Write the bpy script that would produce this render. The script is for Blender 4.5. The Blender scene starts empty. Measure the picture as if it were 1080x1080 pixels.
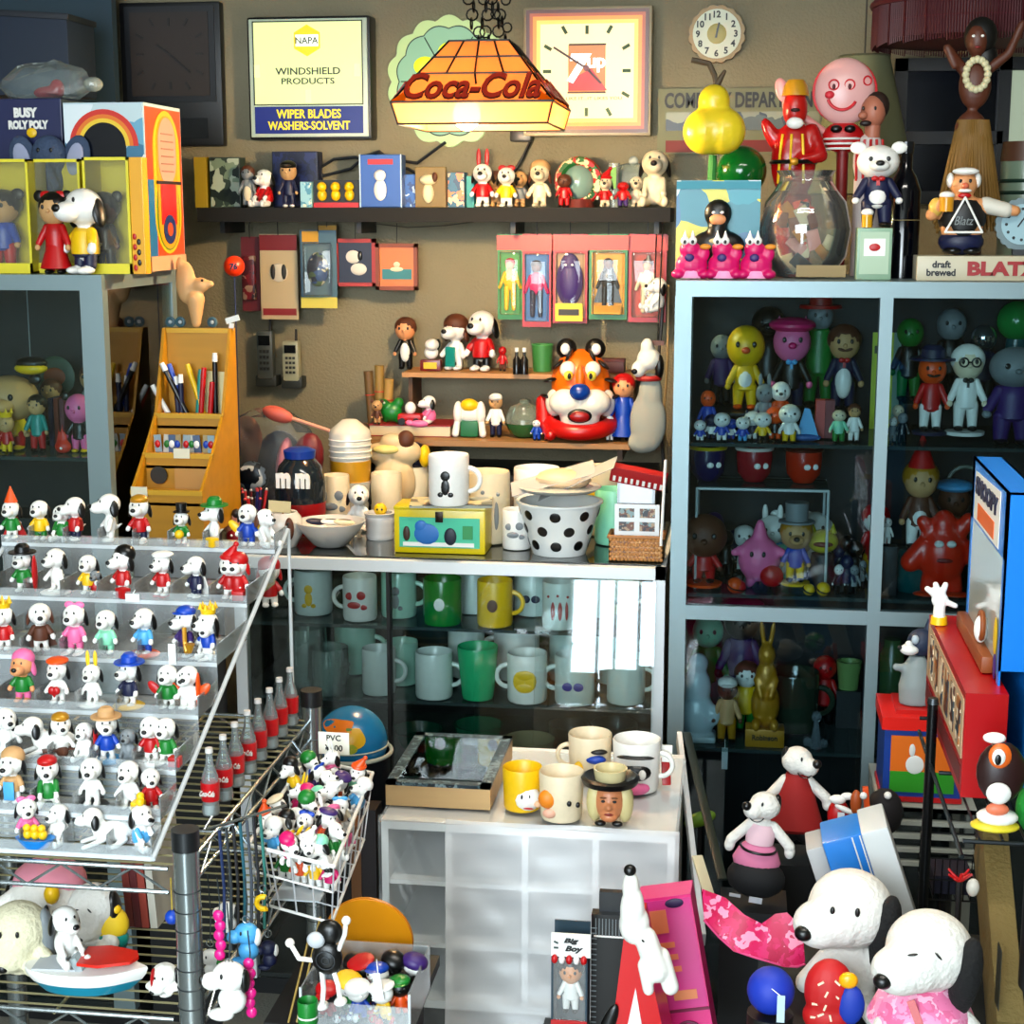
import bpy,bmesh,math,random
from mathutils import Vector,Matrix,Euler
random.seed(7)
SC=bpy.context.scene
COL=SC.collection
PI=math.pi
# ------------------------------------------------------------ camera
CAM=Vector((0,0,1.70)); F=1700.0; PITCH=math.atan(315/1700); YAW=math.radians(8)
cd=bpy.data.cameras.new('camera'); cd.sensor_width=36; cd.lens=36*F/1080
cam=bpy.data.objects.new('camera',cd); COL.objects.link(cam)
cam.location=CAM; cam.rotation_euler=(PI/2-PITCH,0,YAW); cd.clip_start=.02
SC.camera=cam
# ------------------------------------------------------------ view, world, light
SC.view_settings.view_transform='Standard'; SC.view_settings.look='None'
SC.view_settings.gamma=1; SC.view_settings.use_curve_mapping=False
SC.view_settings.exposure=0.9
try:
    SC.cycles.transparent_max_bounces=20; SC.cycles.max_bounces=7
    SC.cycles.caustics_reflective=False; SC.cycles.caustics_refractive=False
except Exception: pass
wd=bpy.data.worlds.new('world'); SC.world=wd; wd.use_nodes=True
wd.node_tree.nodes['Background'].inputs[0].default_value=(.55,.75,1,1)
wd.node_tree.nodes['Background'].inputs[1].default_value=.07
def area(name,loc,rot,sx,sy,power,col):
    l=bpy.data.lights.new(name,'AREA'); l.shape='RECTANGLE'; l.size=sx; l.size_y=sy
    l.energy=power; l.color=col
    o=bpy.data.objects.new(name,l); COL.objects.link(o); o.location=loc; o.rotation_euler=rot
    return o
# daylight through the shop window and door behind the camera
area('window_daylight',(-.75,-.93,1.95),(math.radians(62),0,math.radians(-4)),2.2,1.1,74,(.84,.94,1))
area('door_daylight',(-.49,-1.13,1.05),(math.radians(90),0,0),.5,2.0,34,(.70,.88,1))
sl=bpy.data.lights.new('sun','SUN'); sl.energy=18; sl.angle=.02; sl.color=(.86,.95,1); so=bpy.data.objects.new('sun',sl); COL.objects.link(so); so.rotation_euler=(math.radians(47),0,0)
area('ceiling_tube_light',(.1,1.9,2.57),(0,0,0),1.2,.12,13,(1,.95,.85))

# ------------------------------------------------------------ pixel <-> place
FH=Vector((-math.sin(YAW),math.cos(YAW),0)); RV=Vector((math.cos(YAW),math.sin(YAW),0))
FW=FH*math.cos(PITCH)+Vector((0,0,-math.sin(PITCH))); UP=FH*math.sin(PITCH)+Vector((0,0,math.cos(PITCH)))
def ray(px,py): return FW+RV*((px-540)/F)+UP*((540-py)/F)
def W(px,py,Y): d=ray(px,py); return CAM+d*(Y/d.y)
def G(px,py,z): d=ray(px,py); return CAM+d*((z-CAM.z)/d.z)
def XP(px,py,X): d=ray(px,py); return CAM+d*(X/d.x)
def on(px,Y,z):
    u=(px-540)/F; zz=z-CAM.z
    return Vector(((u*(Y*FW.y+zz*FW.z)-Y*RV.y)/(RV.x-u*FW.x),Y,z))
ORD=['leftmost','second from the left','third from the left','fourth from the left','fifth from the left','sixth from the left','seventh from the left','eighth from the left','ninth from the left','tenth from the left','eleventh from the left','twelfth from the left','thirteenth from the left','fourteenth from the left','fifteenth from the left','sixteenth from the left']
def mpp(p): return (Vector(p)-CAM).dot(FW)/F
def PX(p):
    q=Vector(p)-CAM; d=q.dot(FW); return (540+F*q.dot(RV)/d,540-F*q.dot(UP)/d)

# ------------------------------------------------------------ materials
MATS={}
def rgb(h):
    if isinstance(h,str):
        v=[int(h[i:i+2],16)/255 for i in (0,2,4)]
        return tuple((((c+.055)/1.055)**2.4 if c > .04045 else c/12.92)**1.25 for c in v)
    return h
def M(col,rough=.5,metal=0,kind='plain'):
    key=(col,rough,metal,kind)
    if key in MATS: return MATS[key]
    m=bpy.data.materials.new('paint_%s_%s' % (kind,len(MATS))); m.use_nodes=True
    nt=m.node_tree; b=nt.nodes['Principled BSDF']; c=rgb(col)
    b.inputs['Roughness'].default_value=rough; b.inputs['Metallic'].default_value=metal
    tc=nt.nodes.new('ShaderNodeTexCoord'); nz=nt.nodes.new('ShaderNodeTexNoise')
    nz.inputs['Scale'].default_value={'plain': 9,'wood': 3,'fur': 60,'dusty': 5}.get(kind,9)
    mx=nt.nodes.new('ShaderNodeMix'); mx.data_type='RGBA'
    d={'plain': .88,'wood': .68,'fur': .82,'dusty': .7}.get(kind,.88)
    mx.inputs[6].default_value=(c[0]*d,c[1]*d,c[2]*d,1); mx.inputs[7].default_value=(*c,1)
    src=tc.outputs['Object']
    if kind == 'wood':
        mp=nt.nodes.new('ShaderNodeMapping'); mp.inputs['Scale'].default_value=(1.5,14,14)
        nt.links.new(src,mp.inputs[0]); src=mp.outputs[0]
    nt.links.new(src,nz.inputs['Vector']); nt.links.new(nz.outputs['Fac'],mx.inputs[0])
    nt.links.new(mx.outputs[2],b.inputs['Base Color'])
    if kind in ('fur','dusty'):
        bp=nt.nodes.new('ShaderNodeBump'); bp.inputs['Strength'].default_value=.35; bp.inputs['Distance'].default_value=.01
        n2=nt.nodes.new('ShaderNodeTexNoise'); n2.inputs['Scale'].default_value=140
        nt.links.new(tc.outputs['Object'],n2.inputs['Vector'])
        nt.links.new(n2.outputs['Fac'],bp.inputs['Height']); nt.links.new(bp.outputs[0],b.inputs['Normal'])
    MATS[key]=m; return m
def EM(col,s=1.0):
    key=('em',col,s)
    if key in MATS: return MATS[key]
    m=bpy.data.materials.new('backlit_%d' % len(MATS)); m.use_nodes=True
    b=m.node_tree.nodes['Principled BSDF']; c=rgb(col)
    b.inputs['Base Color'].default_value=(*[x*.5 for x in c],1)
    b.inputs['Emission Color'].default_value=(*c,1); b.inputs['Emission Strength'].default_value=s
    b.inputs['Roughness'].default_value=.3
    MATS[key]=m; return m
def GL(tint=(.9,1,.97),gloss=1.0,haze=0.0,hazecol=(1,1,1),rough=.02):
    key=('gl',tint,gloss,haze,hazecol,rough)
    if key in MATS: return MATS[key]
    m=bpy.data.materials.new('clear_%d' % len(MATS)); m.use_nodes=True; nt=m.node_tree
    for n in list(nt.nodes): nt.nodes.remove(n)
    out=nt.nodes.new('ShaderNodeOutputMaterial'); tr=nt.nodes.new('ShaderNodeBsdfTransparent')
    tr.inputs[0].default_value=(*tint,1); g=nt.nodes.new('ShaderNodeBsdfGlossy'); g.inputs['Roughness'].default_value=rough
    fr=nt.nodes.new('ShaderNodeFresnel'); fr.inputs[0].default_value=1.45
    mu=nt.nodes.new('ShaderNodeMath'); mu.operation='MULTIPLY'; mu.inputs[1].default_value=gloss
    mx=nt.nodes.new('ShaderNodeMixShader'); nt.links.new(fr.outputs[0],mu.inputs[0]); nt.links.new(mu.outputs[0],mx.inputs[0])
    nt.links.new(tr.outputs[0],mx.inputs[1]); nt.links.new(g.outputs[0],mx.inputs[2]); last=mx
    if haze:
        df=nt.nodes.new('ShaderNodeBsdfDiffuse'); df.inputs[0].default_value=(*hazecol,1)
        m2=nt.nodes.new('ShaderNodeMixShader'); m2.inputs[0].default_value=haze
        nt.links.new(mx.outputs[0],m2.inputs[1]); nt.links.new(df.outputs[0],m2.inputs[2]); last=m2
    nt.links.new(last.outputs[0],out.inputs[0]); MATS[key]=m; return m
def PRINT(cols,scale=12,rough=.35,seed=0):
    """a printed surface of irregular colour patches"""
    key=('pr',tuple(cols),scale,rough,seed)
    if key in MATS: return MATS[key]
    m=bpy.data.materials.new('printed_%d' % len(MATS)); m.use_nodes=True; nt=m.node_tree
    b=nt.nodes['Principled BSDF']; b.inputs['Roughness'].default_value=rough
    tc=nt.nodes.new('ShaderNodeTexCoord'); mp=nt.nodes.new('ShaderNodeMapping')
    mp.inputs['Location'].default_value=(seed*1.7,seed*.9,seed*2.3)
    nz=nt.nodes.new('ShaderNodeTexNoise'); nz.inputs['Scale'].default_value=scale*.7
    ad=nt.nodes.new('ShaderNodeVectorMath'); ad.operation='MULTIPLY_ADD'; ad.inputs[1].default_value=(.06,.06,.06)
    v=nt.nodes.new('ShaderNodeTexVoronoi'); v.inputs['Scale'].default_value=scale
    sp=nt.nodes.new('ShaderNodeSeparateColor'); cr=nt.nodes.new('ShaderNodeValToRGB'); cr.color_ramp.interpolation='CONSTANT'
    nt.links.new(tc.outputs['Object'],mp.inputs[0]); nt.links.new(mp.outputs[0],nz.inputs['Vector'])
    nt.links.new(nz.outputs['Color'],ad.inputs[0]); nt.links.new(mp.outputs[0],ad.inputs[2])
    nt.links.new(ad.outputs[0],v.inputs['Vector']); nt.links.new(v.outputs['Color'],sp.inputs[0]); nt.links.new(sp.outputs[0],cr.inputs[0])
    el=cr.color_ramp.elements
    while len(el) < len(cols): el.new(.5)
    for i,c in enumerate(cols): el[i].position=i/len(cols); el[i].color=(*rgb(c),1)
    nt.links.new(cr.outputs[0],b.inputs['Base Color']); MATS[key]=m; return m

# ------------------------------------------------------------ mesh builder
class B:
    def __init__(s): s.bm=bmesh.new(); s.mi=0
    def _fin(s,vs,mat):
        for v in vs: v.co=mat @ v.co
        if s.mi:
            for f in {f for v in vs for f in v.link_faces}: f.material_index=s.mi
        return s
    def m(s,i): s.mi=i; return s
    def box(s,c,d,rot=(0,0,0),bev=0):
        r=bmesh.ops.create_cube(s.bm,size=1); vs=r['verts']
        if bev:
            for v in vs: v.co=Vector((v.co.x*d[0],v.co.y*d[1],v.co.z*d[2]))
            n0=set(s.bm.verts)-set(vs)
            bmesh.ops.bevel(s.bm,geom=list({e for v in vs for e in v.link_edges}),offset=bev,segments=2,affect='EDGES',profile=.6)
            vs=[v for v in s.bm.verts if v not in n0]; d=(1,1,1)
        return s._fin(vs,Matrix.Translation(c) @ Euler(rot).to_matrix().to_4x4() @ Matrix.Diagonal((*d,1)))
    def span(s,a,b,bev=0):
        return s.box([(a[i]+b[i])/2 for i in range(3)],[abs(b[i]-a[i]) for i in range(3)],bev=bev)
    def cone(s,c,r1,r2,h,seg=20,rot=(0,0,0),caps=True,sc=(1,1,1)):
        """base centre at c, axis z"""
        r=bmesh.ops.create_cone(s.bm,cap_ends=caps,segments=seg,radius1=r1,radius2=max(r2,1e-5),depth=h)
        return s._fin(r['verts'],Matrix.Translation(c) @ Euler(rot).to_matrix().to_4x4() @ Matrix.Translation((0,0,h/2)) @ Matrix.Diagonal((*sc,1)))
    def ell(s,c,d,rot=(0,0,0),u=14,v=9):
        if not hasattr(d,'__len__'): d=(d,d,d)
        r=bmesh.ops.create_uvsphere(s.bm,u_segments=u,v_segments=v,radius=1)
        return s._fin(r['verts'],Matrix.Translation(c) @ Euler(rot).to_matrix().to_4x4() @ Matrix.Diagonal((*d,1)))
    def limb(s,a,b,r1,r2,seg=12):
        a=Vector(a); b=Vector(b); d=b-a; q=d.to_track_quat('Z','Y').to_matrix().to_4x4()
        r=bmesh.ops.create_cone(s.bm,cap_ends=True,segments=seg,radius1=r1,radius2=r2,depth=d.length)
        s._fin(r['verts'],Matrix.Translation((a+b)/2) @ q)
        s.ell(a,r1,u=seg,v=7); return s.ell(b,r2,u=seg,v=7)
    def bar(s,a,b,r,seg=8):
        a=Vector(a); b=Vector(b); d=b-a; q=d.to_track_quat('Z','Y').to_matrix().to_4x4()
        k=bmesh.ops.create_cone(s.bm,cap_ends=True,segments=seg,radius1=r,radius2=r,depth=max(d.length,1e-4))
        return s._fin(k['verts'],Matrix.Translation((a+b)/2) @ q)
    def tube(s,pts,r,seg=7,closed=False):
        pts=[Vector(p) for p in pts]; n=len(pts)
        for i in range(n if closed else n-1): s.bar(pts[i],pts[(i+1) % n],r,seg)
        if r > .0015:
            for p in pts[(0 if closed else 1):(n if closed else n-1)]: s.ell(p,r,u=seg,v=5)
        return s
    def lathe(s,prof,c=(0,0,0),seg=24,sc=(1,1)):
        rings=[]
        new=[]
        for r,z in prof:
            ring=[]
            for k in range(seg):
                a=2*PI*k/seg; v=s.bm.verts.new((c[0]+r*sc[0]*math.cos(a),c[1]+r*sc[1]*math.sin(a),c[2]+z)); ring.append(v)
            rings.append(ring)
        fs=[]
        for i in range(len(rings)-1):
            for k in range(seg):
                fs.append(s.bm.faces.new((rings[i][k],rings[i][(k+1) % seg],rings[i+1][(k+1) % seg],rings[i+1][k])))
        for ring,rev in ((rings[0],True),(rings[-1],False)):
            try: fs.append(s.bm.faces.new(ring[::-1] if rev else ring))
            except Exception: pass
        for f in fs: f.material_index=s.mi
        return s
    def prism(s,pts,t,c=(0,0,0),rot=(0,0,0)):
        """outline in x,z extruded by t along +y (front face at y=0)"""
        A=[s.bm.verts.new((x,0,z)) for x,z in pts]; D=[s.bm.verts.new((x,t,z)) for x,z in pts]; n=len(pts)
        area2=sum(pts[i][0]*pts[(i+1) % n][1]-pts[(i+1) % n][0]*pts[i][1] for i in range(n))
        if area2 < 0: A.reverse(); D.reverse()
        fs=[s.bm.faces.new(A),s.bm.faces.new(D[::-1])]
        for i in range(n): fs.append(s.bm.faces.new((A[(i+1) % n],A[i],D[i],D[(i+1) % n])))
        for f in fs: f.material_index=s.mi
        mt=Matrix.Translation(c) @ Euler(rot).to_matrix().to_4x4()
        for v in A+D: v.co=mt @ v.co
        return s
    def torus(s,c,R,r,rot=(0,0,0),seg=20,a0=0,a1=2*PI,rs=7):
        mt=Matrix.Translation(c) @ Euler(rot).to_matrix().to_4x4()
        full=abs(a1-a0-2*PI) < .01; n=seg if full else seg+1
        pts=[mt @ Vector((R*math.cos(a0+(a1-a0)*k/seg),R*math.sin(a0+(a1-a0)*k/seg),0)) for k in range(n)]
        rings=[]
        cc=Vector(c); ax=mt.to_3x3() @ Vector((0,0,1))
        for p in pts:
            d=(p-cc).normalized()
            rings.append([s.bm.verts.new(p+d*(r*math.cos(2*PI*j/rs))+ax*(r*math.sin(2*PI*j/rs))) for j in range(rs)])
        for i in range(n if full else n-1):
            A,D=rings[i],rings[(i+1) % n]
            for j in range(rs):
                f=s.bm.faces.new((A[j],D[j],D[(j+1) % rs],A[(j+1) % rs])); f.material_index=s.mi
        return s
    def mesh(s,mats,smooth=True,name='part'):
        bmesh.ops.recalc_face_normals(s.bm,faces=s.bm.faces)
        me=bpy.data.meshes.new(name); s.bm.to_mesh(me); s.bm.free()
        for m in (mats if isinstance(mats,(list,tuple)) else [mats]): me.materials.append(m)
        if smooth:
            me.polygons.foreach_set('use_smooth',[True]*len(me.polygons))
            try: me.set_sharp_from_angle(angle=math.radians(38))
            except Exception: pass
        return me
    def add(s,name,mats,parent=None,loc=None,rot=None,sc=None,smooth=True,label=None):
        return link(name,s.mesh(mats,smooth,name),parent,loc,rot,sc,label)
def link(name,me,parent=None,loc=None,rot=None,sc=None,label=None):
    o=bpy.data.objects.new(name,me); COL.objects.link(o)
    if parent: o.parent=parent
    if loc is not None: o.location=loc
    if rot is not None: o.rotation_euler=rot
    if sc is not None: o.scale=sc if hasattr(sc,'__len__') else (sc,sc,sc)
    if label: o['label']=label
    return o
def fuse(b,vox,mats):
    """merge overlapping blobs into one continuous skin"""
    me=b.mesh(mats); o=bpy.data.objects.new('tmp',me); COL.objects.link(o)
    md=o.modifiers.new('r','REMESH'); md.mode='VOXEL'; md.voxel_size=vox; md.use_smooth_shade=True
    sm=o.modifiers.new('s','SMOOTH'); sm.iterations=4; sm.factor=.5
    dg=bpy.context.evaluated_depsgraph_get(); dg.update()
    r=bpy.data.meshes.new_from_object(o.evaluated_get(dg)); bpy.data.objects.remove(o)
    r.materials.clear()
    for m in (mats if isinstance(mats,(list,tuple)) else [mats]): r.materials.append(m)
    r.polygons.foreach_set('use_smooth',[True]*len(r.polygons)); r.polygons.foreach_set('material_index',[0]*len(r.polygons))
    return r
FURN=('shelf','display case','display counter','cabinet','display stand','table','rack','crate','stand')
def T(name,label,cat,loc=(0,0,0),rz=0,group=None,sc=None,rot=None):
    o=bpy.data.objects.new(name,None); COL.objects.link(o); o.location=Vector(loc)+Vector((0,0,0 if cat in FURN else .0006)); o.rotation_euler=rot or (0,0,rz)
    o.empty_display_size=.02; o['label']=label; o['category']=cat
    if group: o['group']=group
    if sc: o.scale=(sc,sc,sc)
    return o
def tag(o,label,cat,group=None):
    o['label']=label; o['category']=cat
    if group: o['group']=group
    return o
def struct(o): o['kind']='structure'; return o
_TX={}
def text(s,h,mat,parent,loc,rot=(PI/2,0,0),depth=.001,bold=0.0,shear=0,wide=1,name='lettering',label=None,w=None):
    key=(s,bold,shear)
    if key not in _TX:
        c=bpy.data.curves.new('t','FONT'); c.body=s; c.size=1; c.align_x='CENTER'; c.align_y='CENTER'
        c.offset=bold; c.shear=shear; c.extrude=.02; c.resolution_u=3; c.space_line=.85
        o=bpy.data.objects.new('t',c); COL.objects.link(o)
        dg=bpy.context.evaluated_depsgraph_get(); dg.update()
        me=bpy.data.meshes.new_from_object(o.evaluated_get(dg)); bpy.data.objects.remove(o)
        xs=[v.co.x for v in me.vertices]; ys=[v.co.y for v in me.vertices]; cx=(min(xs)+max(xs))/2; cy=(min(ys)+max(ys))/2
        for v in me.vertices: v.co.x -= cx; v.co.y -= cy
        _TX[key]=(me,max(xs)-min(xs),max(ys)-min(ys))
    me,tw,th=_TX[key]; me=me.copy(); me.materials.clear(); me.materials.append(mat)
    k=h/th; kx=(w/tw) if w else k*wide
    return link(name,me,parent,loc,rot,(kx,k,depth/.02),label)
# ============================================================ the room
WALLY=4.10
wallm=M('9a957d',.85,kind='dusty')
def slab(name,a,b,m): return struct(B().span(a,b).add(name,m,smooth=0))
slab('wall_back',(-2.4,WALLY,0),(2.3,WALLY+.1,2.6),M('a09880',.85,kind='dusty'))
slab('wall_left',(-2.4,-1.1,0),(-2.3,WALLY,2.6),wallm)
slab('wall_right',(2.2,-1.1,0),(2.3,WALLY,2.6),wallm)
slab('ceiling',(-2.4,-1.1,2.6),(2.3,WALLY+.1,2.7),M('b9b9ae',.9))
slab('floor',(-2.4,-1.1,-.1),(2.3,WALLY+.1,0),M('8d8d84',.6,kind='dusty'))
# wall behind the camera with a window and a door opening
w=B(); w.span((-2.4,-1.1,0),(-1.9,-1.0,2.6)).span((-1.9,-1.1,0),(-.74,-1.0,1.35)).span((-.24,-1.1,0),(.4,-1.0,1.35)).span((-1.9,-1.1,2.5),(2.2,-1.0,2.6)).span((-.74,-1.1,2.1),(-.24,-1.0,2.5))
w.span((.4,-1.1,0),(2.2,-1.0,2.5))
struct(w.add('wall_front',wallm,smooth=0))
sun_slabs=B().span((-2.3,-2.5,2.55),(-.80,-1.1,2.58)).span((-.22,-2.5,2.55),(2.2,-1.1,2.58)); struct(sun_slabs.add('sun_blocker',M('5a6a6a',.6),smooth=0))  # unseen slabs added outside, blocking sun through the window but not the door
wf=B()
for x_ in (-.62,-.54,-.43,-.35): wf.span((x_,-1.08,0),(x_+.012,-1.02,2.1))
for a,b in (((-1.9,-1.08,1.35),(.4,-1.02,1.4)),((-1.9,-1.08,2.45),(.4,-1.02,2.5)),((-1.9,-1.08,1.4),(-1.85,-1.02,2.45)),((.35,-1.08,1.4),(.4,-1.02,2.45)),((-.8,-1.08,1.4),(-.75,-1.02,2.45))): wf.span(a,b)
struct(wf.add('window_1',M('d8d8d0',.4),smooth=0))
ALU=M('94a6aa',.4,.5); ALUD=M('5f777e',.42,.5); WHT=M('e8ecee',.4)
DARK=M('080b0e',.6); NAVY=M('0a1019',.6)
# ---- sunny far left: sloping duct and dark recess at upper left
t=T('storage_box','large slate blue storage box behind the toy boxes at upper left','box',W(25,108,3.7))
k=mpp(t.location); p0=t.location
o=B().box((0,0,.10),(.30,.16,.18),bev=.006).add('body',M('25384f',.7),t)
B().box((0,-.0015,.192),(.31,.166,.014),rot=(0,math.radians(4),0),bev=.002).add('lid',M('1a2636',.6),t)
t=T('panel','leaning blue grey wall panel with a dark trim bar, left of the dark clock','panel',W(45,70,3.95))
B().box((0,.03,.1),(.36,.03,.38)).add('board',M('3d5666',.8),t,smooth=0)
B().box((.02,.01,.10),(.18,.012,.012),rot=(0,math.radians(12),0)).add('trim_bar',M('0c1016',.5),t,smooth=0)

# ============================================================ furniture
def glass_case(name,label,x0,x1,y0,y1,ztop,rails,posts,fw=.028,frame=ALU,back=NAVY,zb=.05,shelves=(),sidem=None,solidside=False,glass=None,topt=.03,sideshelf=.012):
    """aluminium framed glass display case; rails/posts in world units"""
    t=T(name,label,'display case',((x0+x1)/2,y0,0)); ox,oy=t.location.x,t.location.y
    def sp(b,a,c): return b.span((a[0]-ox,a[1]-oy,a[2]),(c[0]-ox,c[1]-oy,c[2]))
    g=glass or GL((.86,.96,.95),1.0)
    (sp(B(),(x0,y0,ztop-topt),(x1,y1,ztop)) if ztop > 1.2 else sp(sp(sp(sp(B(),(x0,y0,ztop-topt),(x1,y0+.02,ztop)),(x0,y1-.02,ztop-topt),(x1,y1,ztop)),(x0,y0,ztop-topt),(x0+.02,y1,ztop)),(x1-.02,y0,ztop-topt),(x1,y1,ztop))).add('top_rail',frame,t,smooth=0)
    for z in rails: sp(B(),(x0+fw,y0+.001,z-fw/2),(x1-fw,y0+.022,z+fw/2)).add('rail',frame,t,smooth=0)
    for px,f2 in posts: sp(B(),(px-f2/2,y0-.0005,zb),(px+f2/2,y0+.026,ztop-topt)).add('post',frame,t,smooth=0)
    for px in (x0+.012,x1-.012): sp(B(),(px-.012,y1-.026,zb),(px+.012,y1,ztop-topt)).add('post',frame,t,smooth=0)
    sp(B(),(x0+.024,y1-.008,zb),(x1-.024,y1,ztop-topt)).add('back_panel',back,t,smooth=0)
    sp(B(),(x0,y0+.03,zb-.05),(x1,y1,zb)).add('plinth',DARK,t,smooth=0)
    for z in shelves: sp(B(),(x0+.026,y0+.03,z-.007),(x1-.026,y1-.01,z)).add('glass_shelf',SHG,t,smooth=0)
    sp(B(),(x0+.02,y0+.006,zb),(x1-.02,y0+.010,ztop-topt)).add('glass_pane',g,t,smooth=0)
    for px in (x0+.004,x1-.008): sp(B(),(px,y0+.027,zb),(px+.004,y1-.027,ztop-topt)).add('side_pane',sidem or g,t,smooth=0)
    return t
SHG=GL((.66,.78,.77),1.0,.14,(.22,.32,.32))
# right case
RY0=3.12; RY1=3.50
rc_tl=W(713,296,RY0); RZT=rc_tl.z; RX0=rc_tl.x
r_mid=W(730,646,RY0).z
zsh=lambda px,py,Y: W(px,py,Y).z
RS1=zsh(800,468,RY0+.03); RS2=zsh(800,634,RY0+.03); RS3=zsh(800,791,RY0+.03)
RX1=RX0+1.20
cpost=W(932,400,RY0).x
glass_case('display_case','tall aluminium framed glass case at right holding rows of toy figures',RX0,RX1,RY0,RY1,RZT,
   [r_mid],[(RX0+.015,.032),(cpost,.024),(RX1-.015,.032)],shelves=[RS1,RS2+.012,RS3],glass=GL((.72,.82,.84),1.0))
# left case
LY0=3.0; LY1=3.42
lz=W(90,290,LY0).z; LX1=W(107,300,LY0).x; LX0=LX1-.9
LS1=zsh(40,482,LY0+.03)
glass_case('display_case','grey metal framed glass case at the left edge with character figures inside',LX0,LX1,LY0,LY1,lz,
   [],[(LX1-.022,.046),(LX0+.022,.046)],shelves=[LS1],glass=GL((.80,.90,.91),1.0),sidem=GL((.7,.85,.82),1.4))
# counter case
CZ=1.0
cl=G(240,588,CZ); cr=G(701,602,CZ); CY0=G(500,592,CZ).y; CX0=cl.x; CX1=cr.x; CY1=CY0+.50
CS1=zsh(440,660,CY0+.04); CS2=zsh(440,738,CY0+.04); CS3=zsh(500,822,CY0+.04)
t=glass_case('display_counter','white framed glass counter case full of mugs, in the middle',CX0,CX1,CY0,CY1,CZ-.004,
   [],[(CX1-.012,.024),(CX0+.012,.024),(W(410,700,CY0).x,.007)],frame=WHT,back=M('0b1615',.4),shelves=[CS1,CS2,CS3],topt=.024,glass=GL((.90,.96,.96),1.2))
for ch in t.children:
    if ch.name.startswith('post') and abs(ch.bound_box[0][0]-ch.bound_box[6][0]) < .01: ch.data.materials[0]=DARK; ch.name='divider'
B().span((CX0+.01-t.location.x,.02,CZ-.0035),(CX1-.01-t.location.x,CY1-CY0-.01,CZ)).add('glass_top',GL((.42,.5,.5),1.6,.06,(.2,.25,.25)),t,smooth=0)
# added sheet, tilted so the counter front mirrors the door daylight
ga=W(566,620,CY0-.004); gb=W(692,620,CY0-.004); gz=CZ-.03
o=T('added_glass_sheet','added glass sheet leaning on the right half of the counter to mirror the daylit door','glass sheet',((ga.x+gb.x)/2,CY0-.145,0)); gl_=math.hypot(gz,.135)
B().box((0,0,gl_/2),(gb.x-ga.x,.003,gl_),rot=(0,0,0)).add('pane',GL((.93,.97,.97),2.0),o,rot=(-math.atan2(.135,gz),0,0),smooth=0)
# black wall shelf
BSY0=3.88
z=W(450,219,BSY0).z; BSZ=z
x0=W(208,225,BSY0).x; x1=W(707,225,BSY0).x
t=T('wall_shelf','long black wall shelf below the lit signs, lined with small toys','shelf',((x0+x1)/2,BSY0,z-.034)); hw=(x1-x0)/2
B().span((-hw,0,0),(hw,WALLY-BSY0,.034)).add('board',M('040508',.8),t,smooth=0)
for q in (-hw*.93,-hw*.33,hw*.33,hw*.93): B().span((q,.05,-.028),(q+.012,WALLY-BSY0,0)).add('bracket',M('161a20',.5),t,smooth=0)
# wooden shelf boards
USY0=3.95; USZ=W(520,394,USY0).z; LSY0=3.80; LSZ=W(520,466,LSY0).z
ux0,ux1=W(424,394,USY0).x,W(672,394,USY0).x
t=T('wooden_shelf','upper pale wooden shelf board with little trophies and toy dogs','shelf',((ux0+ux1)/2,USY0,USZ-.012)); hw=(ux1-ux0)/2
B().span((-hw,0,0),(hw,WALLY-USY0,.012)).add('board',M('c99a62',.5,kind='wood'),t,smooth=0)
for q in (-hw+.01,hw-.02): B().span((q,.03,-.13),(q+.010,WALLY-USY0,0)).add('bracket',M('6f4f30',.6),t,smooth=0)
lx0,lx1=W(350,466,LSY0).x,W(664,466,LSY0).x
t=T('wooden_shelf','lower wooden shelf board carrying a book, toys and the tiger head','shelf',((lx0+lx1)/2,LSY0,LSZ-.013)); hw=(lx1-lx0)/2
B().span((-hw,0,0),(hw,WALLY-LSY0,.013)).add('board',M('b38a58',.5,kind='wood'),t,smooth=0)
for q in (-hw+.02,hw-.03): B().span((q,.02,-.03),(q+.012,WALLY-LSY0,0)).add('bracket',M('5a4028',.6),t,smooth=0)
# dark low chest behind the counter
bx0,bx1=W(372,500,3.83).x,W(690,500,3.83).x; bz=W(520,482,3.83).z-.045
t=T('chest','dark low drawer chest under the lower wooden shelf','cabinet',((bx0+bx1)/2,3.83,0)); hw=(bx1-bx0)/2
B().span((-hw,0,0),(hw,.26,bz)).add('body',M('14171c',.5),t,smooth=0)
for k in range(3):
    z0=bz-.03-.045*(k+1); B().span((-hw+.01,-.006,z0),(hw-.01,0,z0+.038)).add('drawer',M('2b2a2c' if k else '7b6a58',.4),t,smooth=0)
# ============================================================ builders for toys, cups and packages
WH=M('f2f1ec',.35); BK=M('08080a',.35); RED=M('c3141c',.4); GRN=M('1f8a3a',.4); BLU=M('1454b8',.4); YEL=M('f0c818',.4)
PNK=M('ee7fae',.45); ORG=M('e8641a',.4); BRN=M('6a3d22',.6); SKIN=M('e6a878',.5); CREAM=M('e9dcc0',.45); PUR=M('4a2a78',.5)
TEAL=M('1f9a90',.4); GRY=M('8d9396',.5); CHROME=M('c8ccd0',.12,.95); SKY=M('62b4e4',.4); MINT=M('9ae0c0',.4); GOLD=M('c8982c',.35,.3)
NVY=M('16224e',.5); TAN=M('cfa878',.6); MAG=M('d81a78',.4)
CC=dict(w=WH,k=BK,r=RED,g=GRN,b=BLU,y=YEL,p=PNK,o=ORG,n=BRN,s=SKIN,c=CREAM,v=PUR,t=TEAL,e=GRY,x=CHROME,a=SKY,m=MINT,d=GOLD,l=NVY,i=TAN,f=MAG)
_PM={}
LAST=['']
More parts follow.
